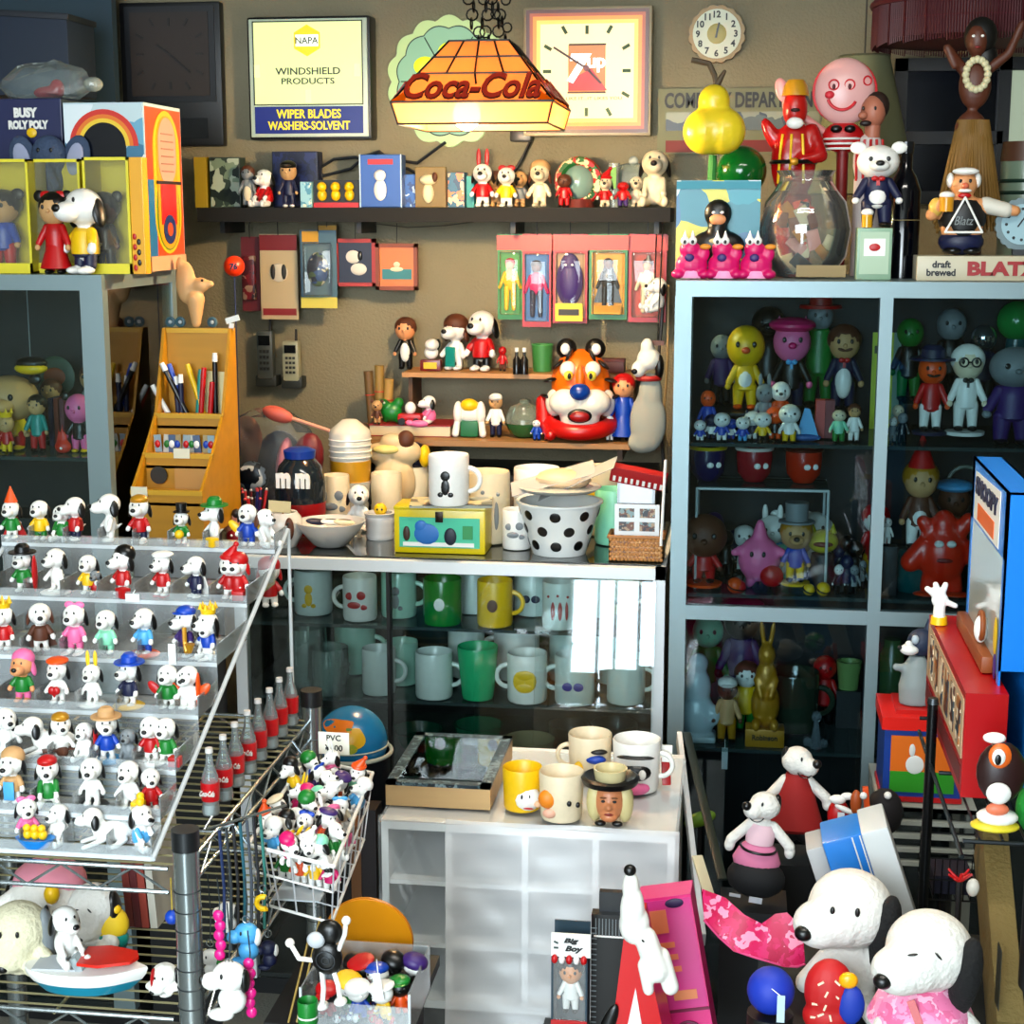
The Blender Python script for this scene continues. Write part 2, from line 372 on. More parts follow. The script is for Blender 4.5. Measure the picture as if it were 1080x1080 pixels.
def part(key,fn,name,mat,parent,label=None,loc=None,rot=None,sc=None):
    k=(key,mat.name)
    if k not in _PM:
        base=_PM.get(key)
        if base is None:
            r=fn(); base=r if isinstance(r,bpy.types.Mesh) else r.mesh(mat,name=name); _PM[key]=base
        me=base if (base.materials and base.materials[0] == mat) else base.copy()
        if me.materials: me.materials[0]=mat
        else: me.materials.append(mat)
        _PM[k]=me
    o=link(name,_PM[k],parent,loc,rot,sc,label); LAST[0]=o.name; return o
# --- toy dog, unit height, faces -Y.  poses: stand, sit, lie
def dog_body(pose):
    def f():
        b=B(); hz={'stand': .72,'sit': .68,'lie': .62}[pose]
        b.ell((0,.02,hz),(.215,.215,.205)); b.ell((0,-.19,hz-.05),(.135,.17,.115))
        if pose == 'stand':
            b.ell((0,.02,.34),(.135,.12,.19)); b.cone((0,.02,.45),.07,.07,.12)
            for s in (-1,1):
                b.limb((s*.08,.02,.24),(s*.085,.01,.07),.062,.055); b.ell((s*.09,-.06,.045),(.075,.125,.045))
                b.limb((s*.11,.02,.45),(s*.22,-.06,.30),.05,.045); b.ell((s*.225,-.075,.27),.055)
            b.limb((0,.13,.26),(0,.24,.33),.035,.02)
        elif pose == 'sit':
            b.ell((0,.05,.28),(.17,.17,.25)); b.cone((0,.02,.42),.08,.07,.12)
            for s in (-1,1):
                b.limb((s*.12,-.02,.09),(s*.16,-.26,.06),.075,.06); b.ell((s*.17,-.33,.09),(.065,.05,.09))
                b.limb((s*.13,.0,.42),(s*.15,-.17,.22),.05,.045); b.ell((s*.15,-.19,.2),.055)
        else:
            b.ell((0,.42,.28),(.2,.42,.22)); b.ell((0,.14,.40),(.12,.16,.2))
            for s in (-1,1):
                b.limb((s*.14,.2,.16),(s*.18,-.2,.05),.06,.05); b.limb((s*.16,.62,.14),(s*.3,.45,.07),.09,.06); b.ell((s*.3,.36,.06),(.07,.12,.06))
            b.limb((0,.82,.3),(0,.98,.46),.035,.02)
        return fuse(b,.022,WH)
    return f
HZ={'stand': .72,'sit': .68,'lie': .62}
def dog(px,py,z,hpx,shirt=None,face=0,pose='stand',hat=None,hatc='r',ear='k',label='',prop=None,propc='r',group=None,Y=None,body='w',eyes=True,name='toy_dog',cat='toy dog',rot=None,loc=None,cape=None,trouser=None,h=None):
    p=Vector(loc) if loc is not None else (W(px,py,Y) if Y is not None else G(px,py,z))
    s=h or hpx*mpp(p)/math.cos(PITCH)
    t=T(name,label,cat,p,math.radians(face),group,sc=s,rot=rot)
    hz=HZ[pose]
    r0=t; t=part('dogbody_'+pose,dog_body(pose),'body',CC[body],r0)
    for sd in (-1,1):
        part('dogear%d' % sd,lambda: B().ell((0,0,-.1),(.045,.085,.165),rot=(0,-sd*.22,0)),'ear',CC[ear],t,loc=(sd*.2,.06,hz+.04))
        if eyes: part('dogeye',lambda: B().ell((0,0,0),(.02,.015,.034),u=8,v=6),'eye',BK,t,loc=(sd*.07,-.165,hz+.075))
    part('dognose',lambda: B().ell((0,0,0),(.055,.04,.045),u=10,v=7),'nose',BK,t,loc=(0,-.345,hz-.01))
    hat_on(t,hat,hatc,(0,.04,hz+.17),.2); t=r0
    if shirt:
        if pose == 'stand': part('shirt',lambda: shirt_b(),'shirt',CC[shirt],t)
        elif pose == 'sit': part('shirt_s',lambda: B().lathe([(.10,.47),(.155,.40),(.185,.30),(.185,.18),(.17,.13)],c=(0,.05,0)).limb((-.13,.0,.42),(-.145,-.11,.29),.062,.062).limb((.13,.0,.42),(.145,-.11,.29),.062,.062),'shirt',CC[shirt],t)
        else: part('shirt_l',lambda: B().torus((0,.06,.40),.13,.035,rot=(math.radians(70),0,0)),'collar',CC[shirt],t)
    if trouser and pose == 'stand':
        part('trouser',lambda: B().lathe([(.10,.29),(.15,.25),(.14,.2),(.08,.18)],c=(0,.02,0)).limb((-.08,.02,.22),(-.085,.01,.10),.072,.068).limb((.08,.02,.22),(.085,.01,.10),.072,.068),'trousers',CC[trouser],t)
    if cape: part('cape',lambda: B().prism([(-.08,.5),(.08,.5),(.3,.06),(.12,.02),(-.12,.02),(-.3,.06)],.03,c=(0,.15,0)),'cape',CC[cape],t)
    if prop: prop_on(t,prop,propc)
    return t
def shirt_b():
    b=B().lathe([(.075,.50),(.13,.46),(.150,.38),(.155,.28),(.15,.22)],c=(0,.02,0))
    for s in (-1,1): b.limb((s*.11,.02,.45),(s*.185,-.035,.35),.062,.058)
    return b
def hat_on(t,hat,c,at,r):
    if not hat: return
    def g(k):
        def f():
            b=B()
            if k == 'cone': b.cone((0,0,0),r*.8,.01,r*1.9)
            elif k == 'cap': b.ell((0,0,-.02),(r*.95,r,r*.6)); b.ell((0,-r*.95,-.02),(r*.6,r*.5,r*.12))
            elif k == 'brim': b.cone((0,0,-.02),r*1.55,r*1.5,.03); b.lathe([(r*.85,0),(r*.8,r*.6),(r*.5,r*.9),(.001,r*.85)])
            elif k == 'top': b.cone((0,0,0),r*1.15,r*1.15,.03); b.cone((0,0,0),r*.7,r*.75,r*1.3)
            elif k == 'helmet': b.ell((0,.0,-.07),(r*1.15,r*1.15,r*.95))
            elif k == 'santa': b.torus((0,0,0),r*.82,.045); b.cone((0,0,0),r*.8,.03,r*1.5,rot=(0,.5,0)); b.ell((r*.75,0,r*1.35),.06)
            elif k == 'hair': b.ell((0,.05,-.06),(r*1.12,r*1.05,r*.95))
            elif k == 'bow': b.ell((-r*.5,0,.02),(r*.5,r*.2,r*.35)); b.ell((r*.5,0,.02),(r*.5,r*.2,r*.35)); b.ell((0,0,.02),r*.2)
            elif k == 'bunny': b.ell((-r*.45,0,r*.8),(r*.25,r*.15,r)); b.ell((r*.45,0,r*.8),(r*.25,r*.15,r))
            elif k == 'beret': b.ell((0,0,.02),(r*1.2,r*1.2,r*.4))
            elif k == 'bird': b.ell((0,0,.1),(.09,.1,.1)); b.ell((0,-.02,.22),.08); b.cone((0,-.1,.2),.03,.0,.07,rot=(PI/2,0,0))
            elif k == 'crown': b.lathe([(r*.7,0),(r*.85,r*.6),(r*.8,r*.6),(r*.65,0)]); [b.cone((r*.75*math.cos(a),r*.75*math.sin(a),r*.5),.05,0,.14) for a in [i*PI/3 for i in range(6)]]
            return b
        return f
    part('hat_%s_%.2f' % (hat,r),g(hat),{'bird': 'toy_bird','hair': 'hair','bow': 'bow','bunny': 'bunny_ears'}.get(hat,'hat'),CC[c],t,loc=at)
def prop_on(t,k,c):
    def f():
        b=B()
        if k == 'ball': b.ell((0,-.2,.3),.13)
        elif k == 'gift': b.box((.25,-.2,.12),(.24,.2,.2),bev=.02)
        elif k == 'board': b.ell((.28,.0,.42),(.05,.11,.42))
        elif k == 'heart': b.ell((-.05,-.2,.33),(.08,.05,.09)); b.ell((.05,-.2,.33),(.08,.05,.09)); b.cone((0,-.2,.18),.005,.1,.13,sc=(1,.5,1))
        elif k == 'ring': b.torus((.3,-.1,.35),.12,.02,rot=(PI/2,0,0)); b.limb((.3,-.1,.23),(.3,-.1,.06),.02,.02)
        elif k == 'sax': b.tube([(.16,-.15,.62),(.2,-.18,.35),(.26,-.2,.15),(.36,-.2,.2)],.045); b.cone((.36,-.2,.18),.04,.1,.16)
        elif k == 'wings': b.ell((-.3,.05,.4),(.2,.05,.1),rot=(0,.8,0)); b.ell((.3,.05,.4),(.2,.05,.1),rot=(0,-.8,0))
        elif k == 'plane': b.ell((0,.1,.16),(.14,.42,.12)); b.box((0,0,.2),(.8,.2,.03),bev=.01); b.box((0,.48,.26),(.3,.1,.02)); b.box((0,.5,.32),(.02,.1,.16))
        elif k == 'boat': b.lathe([(.18,.02),(.32,.1),(.36,.22),(.32,.22),(.28,.12),(.001,.1)],c=(0,-.02,0),sc=(1.2,.9))
        elif k == 'car': b.box((0,0,.17),(.4,.8,.16),bev=.06); [b.cone((x,y,.1),.1,.1,.06,rot=(0,PI/2,0)) for x in (-.23,.17) for y in (-.25,.25)]
        elif k == 'house': b.box((.3,.1,.18),(.3,.3,.3)); b.prism([(-.22,0),(.22,0),(0,.2)],.34,c=(.3,-.07,.33))
        elif k == 'base': b.lathe([(.3,0),(.32,.03),(.28,.06),(.001,.06)],c=(0,-.03,-.02))
        elif k == 'skates': b.box((-.09,-.06,.0),(.1,.24,.05),bev=.015); b.box((.09,-.06,.0),(.1,.24,.05),bev=.015)
        elif k == 'flippers': b.ell((-.12,-.16,.02),(.09,.22,.02)); b.ell((.12,-.16,.02),(.09,.22,.02))
        elif k == 'towel': b.box((0,-.15,.25),(.2,.03,.35),bev=.01)
        return b
    part('prop_'+k,f,{'gift': 'gift_box','ring': 'racket','sax': 'saxophone','board': 'surfboard','plane': 'toy_plane','car': 'toy_car','house': 'dog_house','boat': 'boat_hull'}.get(k,k),CC[c],t)
# --- generic toy person / animal figure, unit height, faces -Y
def fig(px,py,z,hpx,label,skin='s',shirt='r',trouser='b',shoe='k',hair=None,hat=None,hatc='r',head=.17,ears=None,muzzle=None,belly=None,face=0,group=None,Y=None,name='figurine',cat='figurine',arms=True,base=None,wide=1,prop=None,propc='r',eyes=True,rot=None,tail=None,skirt=False,loc=None,nose=None,hgt=None,mous=None,tie=None,glasses=False,apron=None,earc=None):
    p=Vector(loc) if loc is not None else (W(px,py,Y) if Y is not None else G(px,py,z))
    s=hgt or hpx*mpp(p)/math.cos(PITCH)
    t=T(name,label,cat,p,math.radians(face),group,sc=s,rot=rot)
    if wide != 1: t.scale=(s*wide,s*wide,s)
    R=head; hz=1-R*1.05; sh=hz-R*.85
    b0=.05 if base else 0
    part('fhead%.2f%s' % (R,muzzle or ''),lambda: (B().ell((0,0,hz),(R,R*.95,R*1.02),u=18,v=12).ell((0,-R*.85,hz-R*.25),(R*.5,R*.5,R*.36)) if muzzle == 'm' else B().ell((0,0,hz),(R*.95,R*.92,R*1.05),u=18,v=12).ell((0,-R*.95,hz-R*.1),(R*.14,R*.2,R*.14)).cone((0,0,sh-.03),R*.4,R*.4,R*.5)),'head',CC[skin],t)
    r0=t; hd=bpy.data.objects[LAST[0]]
    part('ftorso%.2f%d' % (R,arms),lambda: torso_b(R,sh,arms),'shirt' if shirt != skin else 'torso',CC[shirt],t)
    if skirt: part('fskirt%.2f' % R,lambda: B().lathe([(.09,sh*.6),(.14,sh*.4),(.2,sh*.12),(.17,sh*.1)]).cone((-.06,0,.04),.035,.045,sh*.2).cone((.06,0,.04),.035,.045,sh*.2),'skirt',CC[trouser],t)
    else: part('flegs%.2f' % R,lambda: B().limb((-.07,0,sh*.48),(-.08,0,.07),.075,.055).limb((.07,0,sh*.48),(.08,0,.07),.075,.055),'trousers',CC[trouser],t)
    for sd in (-1,1):
        part('fshoe',lambda: B().ell((0,-.03,.035),(.055,.095,.035)),'shoe',CC[shoe],t,loc=(sd*.08,0,0))
        if arms: part('fhand',lambda: B().ell((0,0,0),(.036,.036,.042)),'hand',CC[skin],t,loc=(sd*.20,-.08,sh*.52))
        if eyes: part('feye',lambda: B().ell((0,0,0),(.018,.012,.026),u=8,v=6),'eye',BK,hd,loc=(sd*R*.4,-R*.86,hz+R*.15),sc=R/.17)
        if ears == 'round': part('fear_r',lambda: B().ell((0,0,0),(.075,.03,.075)),'ear',CC[earc or 'k'],hd,loc=(sd*R*.95,0,hz+R*.85))
        if ears == 'big': part('fear_b',lambda: B().ell((0,0,0),(.11,.03,.11)),'ear',CC[earc or skin],hd,loc=(sd*R*1.1,.02,hz+R*.75))
        if ears == 'point': part('fear_p',lambda: B().cone((0,0,-.03),.055,0,.13,sc=(1,.5,1)),'ear',CC[earc or skin],hd,loc=(sd*R*.65,0,hz+R*.85))
        if ears == 'flop': part('fear_f%d' % sd,lambda: B().ell((0,0,-.07),(.035,.06,.12),rot=(0,-sd*.3,0)),'ear',CC[earc or 'k'],hd,loc=(sd*R*.95,.02,hz+R*.3))
        if ears == 'long': part('fear_l',lambda: B().ell((0,0,.1),(.04,.03,.14)),'ear',CC[earc or skin],hd,loc=(sd*R*.45,0,hz+R*.75))
    if nose or muzzle: part('fnose',lambda: B().ell((0,0,0),(.03,.025,.024),u=8,v=6),'nose',CC[nose or 'k'],hd,loc=(0,-R*1.32 if muzzle else -R*1.1,hz-R*.12),sc=R/.14)
    if hair: part('fhair%.2f' % R,lambda: B().ell((0,R*.15,hz+R*.2),(R*1.06,R*1.0,R*.98),u=16,v=10),'hair',CC[hair],hd)
    if belly: part('fbelly',lambda: B().ell((0,-.055,sh*.66),(.085,.06,sh*.25)),'belly',CC[belly],t)
    if mous: part('fmous',lambda: B().ell((-.04,0,0),(.05,.02,.018),rot=(0,.3,0)).ell((.04,0,0),(.05,.02,.018),rot=(0,-.3,0)),'moustache',CC[mous],hd,loc=(0,-R*.98,hz-R*.35))
    if tie: part('ftie',lambda: B().ell((-.03,0,0),(.035,.02,.03)).ell((.03,0,0),(.035,.02,.03)).box((0,.01,-.07),(.03,.015,.1)),'bow_tie',CC[tie],t,loc=(0,-.10,sh*.95))
    if apron: part('fapron',lambda: B().ell((0,-.045,sh*.52),(.10,.09,sh*.3)),'apron',CC[apron],t)
    if glasses: part('fglass',lambda: B().torus((-.07,0,0),.05,.01,rot=(PI/2,0,0)).torus((.07,0,0),.05,.01,rot=(PI/2,0,0)).bar((-.03,0,0),(.03,0,0),.01),'glasses',BK,hd,loc=(0,-R*1.0,hz+R*.12))
    if tail: part('ftail',lambda: B().tube([(0,.1,.2),(0,.25,.22),(0,.3,.4)],.03),'tail',CC[tail],t)
    hat_on(hd,hat,hatc,(0,0,hz+R*.75),R)
    if base: part('fbase',lambda: B().lathe([(.22,-.04),(.23,0),(.2,.005),(.001,.005)],seg=24),'base',CC[base],t)
    if base: t.location.z += s*.04
    if prop: prop_on(t,prop,propc)
    return t
def torso_b(R,sh,arms):
    b=B().lathe([(.045,sh+.02),(.1,sh-.02),(.125,sh*.8),(.12,sh*.6),(.13,sh*.45),(.09,sh*.4)],sc=(1,.8))
    if arms:
        for s in (-1,1): b.limb((s*.1,0,sh*.9),(s*.19,-.06,sh*.6),.05,.04)
    return b
# --- round cups
def mug(px,py,z,hpx,c,label,r=.42,side=1,band=None,group=None,Y=None,decal=None,dcol='r',name='mug',cat='mug',handle=True,taper=1.0,loc=None,hgt=None,face=0,inner=None):
    p=Vector(loc) if loc is not None else (W(px,py,Y) if Y is not None else G(px,py,z))
    s=hgt or hpx*mpp(p)/math.cos(PITCH)
    t=T(name,label,cat,p,math.radians(face),group,sc=s); mc=CC[c] if isinstance(c,str) else c
    part('mugb%.2f%.2f' % (r,taper),lambda: B().lathe([(.001,.02),(r*taper*.8,.0),(r*taper*.95,.02),(r*taper,.08),(r,.97),(r*.97,1),(r*.92,.97),(r*taper*.92,.1),(.001,.09)],seg=28),'body',mc,t)
    if handle: part('mugh%.2f%d' % (r,side),lambda: B().torus((side*r*.98,0,.5),.23,.05,rot=(PI/2,0,0),a0=-PI/2 if side > 0 else PI/2,a1=PI/2 if side > 0 else 1.5*PI,seg=14).limb((side*r*.9,0,.73),(side*r*1.02,0,.73),.05,.05).limb((side*r*.9,0,.27),(side*r*1.02,0,.27),.05,.05),'handle',mc,t)
    if band: part('mugband%.2f' % r,lambda: B().lathe([(r*1.01,.28),(r*1.012,.36),(r*.9,.36),(r*.9,.28)],seg=28),'band',CC[band],t)
    if decal:
        def f():
            b=B()
            for q in (DEC[decal]): b.ell((q[0],-math.sqrt(max(0,r*r*1.0-q[0]**2))*(1 if taper > .9 else .93),q[1]),(q[2],.02,q[3]),u=10,v=6)
            return b
        part('dec%s%.2f%.2f' % (decal,r,taper),f,'decal',CC[dcol],t)
    return t
DEC=dict(dot=[(0,.5,.12,.14)],fig=[(0,.62,.1,.1),(0,.4,.09,.16),(-.1,.25,.06,.05),(.1,.25,.06,.05)],
    wide=[(-.15,.6,.1,.09),(.1,.62,.12,.1),(-.05,.4,.16,.08),(.15,.35,.1,.06)],stripes=[(-.1,.42,.05,.2),(.05,.42,.05,.2),(.18,.42,.04,.2),(-.2,.72,.03,.03),(0,.75,.03,.03),(.2,.72,.03,.03)],
    sq=[(-.1,.5,.14,.2),(.1,.5,.14,.2),(0,.36,.18,.1),(0,.62,.18,.1)],blue=[(-.1,.42,.12,.09),(.1,.42,.12,.09)])
# --- boxes and cards
def carton(loc,w,d,h,mats,label,rz=0,rot=None,name='toy_box',cat='box',group=None,front=None,side=None):
    """body with separate printed front panel"""
    t=T(name,label,cat,loc,rz,group,rot=rot)
    B().box((0,d/2,h/2),(w,d,h),bev=min(.002,w*.03)).add('body',mats,t,smooth=0)
    if front: B().box((0,-.0006,h/2),(w*.94,.0012,h*.95)).add('printed_front',front,t,smooth=0)
    if side: B().box((w/2+.0006,d/2,h/2),(.0012,d*.94,h*.95)).add('printed_side',side,t,smooth=0)
    return t
# ============================================================ on the back wall
def rect(x0,y0,x1,y1,Y):
    a=W(x0,y1,Y); b=W(x1,y1,Y); c=W(x0,y0,Y)
    return Vector(((a.x+b.x)/2,Y,a.z)),b.x-a.x,c.z-a.z
def hands(t,c,L1,a1,L2,a2,m,y=-.004,w=.006):
    for nm,L,a in (('hour_hand',L1,a1),('minute_hand',L2,a2)):
        B().box((0,0,L/2-.01),(w,.0015,L)).add(nm,m,t,loc=(c[0],y,c[2]),rot=(0,math.radians(a),0),smooth=0)
        y -= .002
# dark square clock
p,w,h=rect(131,3,236,155,WALLY-.035)
t=T('wall_clock','square wall clock in a deep dark case with a dull brown unlit face','clock',p)
B().box((0,.018,h/2),(w,.034,h),bev=.006).add('case',M('0c1119',.45),t)
fz=h-.115-.02; fs=.205
B().box((0,-.001,h*.64),(fs+.03,.004,fs+.03)).add('inner_frame',M('1c222c',.4),t,smooth=0)
B().box((0,-.004,h*.64),(fs,.004,fs)).add('face',M('3a302c',.6),t,smooth=0)
b=B()
for k in range(12):
    a=k*PI/6; rr=.078/max(abs(math.sin(a)),abs(math.cos(a)),.8); B().box((rr*math.sin(a),0,rr*math.cos(a)),(.006,.002,.020),rot=(0,a,0)).add('dial_mark',M('14110f',.5),t,loc=(0,-.0068,h*.64),smooth=0)
hands(t,(0,0,h*.64),.05,-55,.08,130,M('100d0c',.4),y=-.008,w=.005)
B().box((0,-.001,.045),(w*.7,.003,.05)).add('lower_panel',M('1e2530',.25),t,smooth=0)
# lit square sign
p,w,h=rect(263,18,392,148,WALLY-.07)
t=T('lit_sign','lit square sign with pale green face and blue band reading WIPER BLADES','sign',p)
B().box((0,.036,h/2),(w,.07,h),bev=.008).add('case',M('0b0e12',.4),t)
B().box((0,-.0015,h/2),(w*.955,.006,h*.955),bev=.002).add('rim',M('cdd8c8',.35),t)
fw=w*.88; fh=h*.68
B().box((0,-.006,h-.04*h-fh/2),(fw,.004,fh)).add('upper_face',EM('dfeaa8',.58),t,smooth=0)
B().box((0,-.006,.16*h),(fw,.004,h*.22)).add('lower_band',EM('142e8a',.3),t,smooth=0)
b=B(); zt=h-.04*h
for (a0,a1,c0,c1) in ((-fw/2,fw/2,zt-.003,zt),(-fw/2,fw/2,zt-fh,zt-fh+.003)): b.span((a0,-.0085,c0),(a1,-.008,c1))
for s in (-1,1): b.span((s*fw/2-.0015,-.0085,zt-fh),(s*fw/2+.0015,-.008,zt))
b.add('black_outline',M('10201a',.4),t,smooth=0)
zc=h*.80
B().cone((0,-.0095,zc),.038,.038,.0015,seg=6,rot=(PI/2,0,0)).add('yellow_hexagon',EM('f0d010',.6),t,smooth=0)
B().box((0,-.0105,zc),(.058,.0016,.028)).add('badge_band',EM('f4f7e0',.9),t,smooth=0)
text('NAPA',.016,M('5a6a5a',.5),t,(0,-.0122,zc),bold=.015)
text('WINDSHIELD',.017,M('2c3a30',.5),t,(0,-.0092,h*.555),w=.165,bold=.01)
text('PRODUCTS',.015,M('2c3a30',.5),t,(0,-.0092,h*.475),w=.135,bold=.01)
text('WIPER BLADES',.022,EM('f0d418',.6),t,(0,-.0092,h*.21),w=.165,bold=.02)
text('WASHERS-SOLVENT',.021,EM('f0d418',.6),t,(0,-.0092,h*.115),w=.21,bold=.02)
for xx,zz in ((-.13,.56),(.125,.56),(0,.355)): B().box((xx,-.0085,h*zz),(.014,.001,.03)).add('yellow_patch',EM('eef0a0',.9),t,smooth=0)
# scalloped green sign behind the hanging lamp
c=W(474,86,WALLY-.02); R=66*mpp(c)
def scal(R,n,amp,N=132): return [(R*(1+amp*abs(math.sin(n*a/2)))*math.cos(a),R*(1+amp*abs(math.sin(n*a/2)))*math.sin(a)) for a in [2*PI*k/N for k in range(N)]]
t=T('scalloped_sign','round pale green sign with scalloped edge, behind the hanging lamp','sign',c)
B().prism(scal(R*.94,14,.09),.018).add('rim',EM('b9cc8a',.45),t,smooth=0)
B().prism(scal(R*.82,12,.07),.004,c=(0,-.004,0)).add('dark_line',M('28402c',.5),t,smooth=0)
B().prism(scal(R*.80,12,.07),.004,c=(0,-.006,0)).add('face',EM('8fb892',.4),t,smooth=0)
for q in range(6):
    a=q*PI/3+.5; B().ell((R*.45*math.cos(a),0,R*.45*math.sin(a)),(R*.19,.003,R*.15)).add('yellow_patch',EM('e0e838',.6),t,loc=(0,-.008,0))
b=B()
for q in range(6): a=q*PI/3; b.bar((R*.2*math.cos(a),-.008,R*.2*math.sin(a)),(R*.78*math.cos(a),-.008,R*.78*math.sin(a)),.0014)
b.add('spoke_lines',M('28402c',.5),t)
# lit soda clock
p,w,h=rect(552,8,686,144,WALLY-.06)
t=T('lit_clock','glowing square wall clock with painted glow fading to brown edges and red square soda badge','clock',p)
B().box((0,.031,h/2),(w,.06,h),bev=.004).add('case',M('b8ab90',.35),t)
for nm,s_,c_,e_ in (('brown_glow_step',.955,'6a3408',.4),('orange_glow_step',.90,'b85c10',.5),('amber_glow_step',.85,'e89828',.6),('yellow_glow_step',.79,'f4c860',.65),('face',.73,'f8e8a8',.75)):  # stepped rings paint the backlit glow falling off towards the edge
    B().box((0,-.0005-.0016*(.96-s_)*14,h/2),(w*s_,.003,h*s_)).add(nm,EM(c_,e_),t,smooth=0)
q=w*.13
b=B()
for k in range(12):
    a=k*PI/6
    if k % 6 == 0 or 1:
        rx=w*.31*math.sin(a)/max(abs(math.sin(a)),abs(math.cos(a)))*(.98 if k % 3 else 1); rz_=w*.31*math.cos(a)/max(abs(math.sin(a)),abs(math.cos(a)))
        B().box((rx,0,rz_),(.008,.002,.020),rot=(0,a,0)).add('hour_mark',M('4a6a30',.5),t,loc=(0,-.0110,h/2),smooth=0)
B().box((0,0,0),(w*.29,.002,w*.36)).add('amber_badge',EM('d08820',.45),t,loc=(0,-.0085,h*.52),smooth=0)
B().prism([(-.045,-.052),(.05,-.052),(.012,.0),(-.045,-.028)],.002).add('red_badge',EM('d01c14',.4),t,loc=(0,-.0105,h*.52),smooth=0)
B().span((-w*.14,-.0105,h*.52+w*.175),(w*.15,-.009,h*.52+w*.187)).span((-w*.15,-.0105,h*.52-w*.187),(w*.15,-.009,h*.52-w*.175)).add('badge_lines',M('5a1810',.5),t,smooth=0)
text('7',.07,EM('ffffff',.8),t,(-.018,-.0125,h*.52),bold=.05,shear=.2)
text('up',.034,EM('ffffff',.8),t,(.024,-.0125,h*.545),bold=.03)
text('YOU LIKE IT...IT LIKES YOU',.007,M('5a3a18',.5),t,(0,-.0095,h*.29),w=w*.55)
hands(t,(0,0,h*.52),.06,135,.105,-58,M('5a1410',.4),y=-.0135,w=.005)
B().cone((0,-.016,h*.52),.007,.007,.003,rot=(PI/2,0,0)).add('hub',M('8a1a14',.3),t)
# flower clock
c=W(756,36,WALLY-.03); R=30*mpp(c)
t=T('wall_clock','small round clock with white scalloped dial and black numbers above the yellow pear','clock',c)
B().prism(scal(R*.93,16,.07),.028).add('rim',M('a98c4c',.4),t,smooth=0)
B().cone((0,-.001,0),R*.84,R*.84,.003,seg=36,rot=(PI/2,0,0)).add('face',M('d9ddc6',.4),t,smooth=0)
B().ell((0,-.004,0),(R*.35,.002,R*.35)).add('center_flower',M('b9b070',.5),t)
for k in range(1,13):
    a=k*PI/6; text(str(k),.016,M('15171a',.5),t,(R*.66*math.sin(a),-.0055,R*.66*math.cos(a)),bold=.03,name='numeral')
hands(t,(0,0,0),.022,8,.036,12,BK,y=-.008,w=.004)
# lettered board
p,w,h=rect(693,94,872,163,WALLY-.02)
t=T('lettered_board','cream board with black COMPANY DEPARTMENT lettering behind the yellow pear','sign',p)
B().box((0,.009,h/2),(w,.018,h)).add('board',M('8f9076',.7),t,smooth=0)
text('COMPANY DEPARTMENT',h*.24,M('1a1a1a',.5),t,(0,-.001,h*.82),w=w*.92,bold=.03)
B().box((0,0,h*.5),(w*.9,.002,h*.28)).add('printed_strip',PRINT(['8f9076','2a3030','9a9a80','5a6052'],26),t,smooth=0)
B().box((0,0,h*.12),(w*.9,.002,h*.18)).add('red_strip',M('8c2a24',.6),t,smooth=0)
# ---- hanging stained lamp
LY=3.12; a=W(412,112,LY); b_=W(583,112,LY); zt=W(500,50,LY+.15).z; zb0=a.z; zb1=W(500,134,LY).z
lc=Vector(((a.x+b_.x)/2,LY+(b_.x-a.x)/2,zb1)); hw=(b_.x-a.x)/2; tw=hw*.38
def TRL(c,tr=.5,clear=0.0):
    key=('trl',c,tr,clear)
    if key in MATS: return MATS[key]
    m=bpy.data.materials.new('stained_%d' % len(MATS)); m.use_nodes=True; nt=m.node_tree
    for n in list(nt.nodes): nt.nodes.remove(n)
    o=nt.nodes.new('ShaderNodeOutputMaterial'); d=nt.nodes.new('ShaderNodeBsdfDiffuse'); l=nt.nodes.new('ShaderNodeBsdfTranslucent')
    x=nt.nodes.new('ShaderNodeMixShader'); x.inputs[0].default_value=tr
    for n in (d,l): n.inputs[0].default_value=(*rgb(c),1)
    nt.links.new(d.outputs[0],x.inputs[1]); nt.links.new(l.outputs[0],x.inputs[2]); last=x
    if clear:
        tp=nt.nodes.new('ShaderNodeBsdfTransparent'); y=nt.nodes.new('ShaderNodeMixShader'); y.inputs[0].default_value=clear
        nt.links.new(x.outputs[0],y.inputs[1]); nt.links.new(tp.outputs[0],y.inputs[2]); last=y
    nt.links.new(last.outputs[0],o.inputs[0]); MATS[key]=m; return m
t=T('hanging_lamp','glowing stained glass lamp with red script lettering hanging on chains','lamp',lc)
zr=zb0-zb1; zT=zt-zb1
def face_quad(b,x0,z0,x1,z1,k0,k1):
    return
def lamp_face(k):
    """outline in local coords for the slanted face and the band, rotated k quarter turns"""
    r=Matrix.Rotation(k*PI/2,4,'Z')
    sl=[Vector((-hw,-hw,zr)),Vector((hw,-hw,zr)),Vector((tw,-tw,zT)),Vector((-tw,-tw,zT))]
    bd=[Vector((-hw*.93,-hw*.93,0)),Vector((hw*.93,-hw*.93,0)),Vector((hw,-hw,zr)),Vector((-hw,-hw,zr))]
    return [r @ v for v in sl],[r @ v for v in bd]
def quadmesh(vs,mats,name,parent,th=.003):
    b=B(); n=(vs[1]-vs[0]).cross(vs[3]-vs[0]).normalized()*th
    A=[b.bm.verts.new(v) for v in vs]; D=[b.bm.verts.new(v-n) for v in vs]
    b.bm.faces.new(A); b.bm.faces.new(D[::-1])
    for i in range(4): b.bm.faces.new((A[(i+1) % 4],A[i],D[i],D[(i+1) % 4]))
    return b.add(name,mats,parent,smooth=0)
CAME=M('140c08',.4,.3)
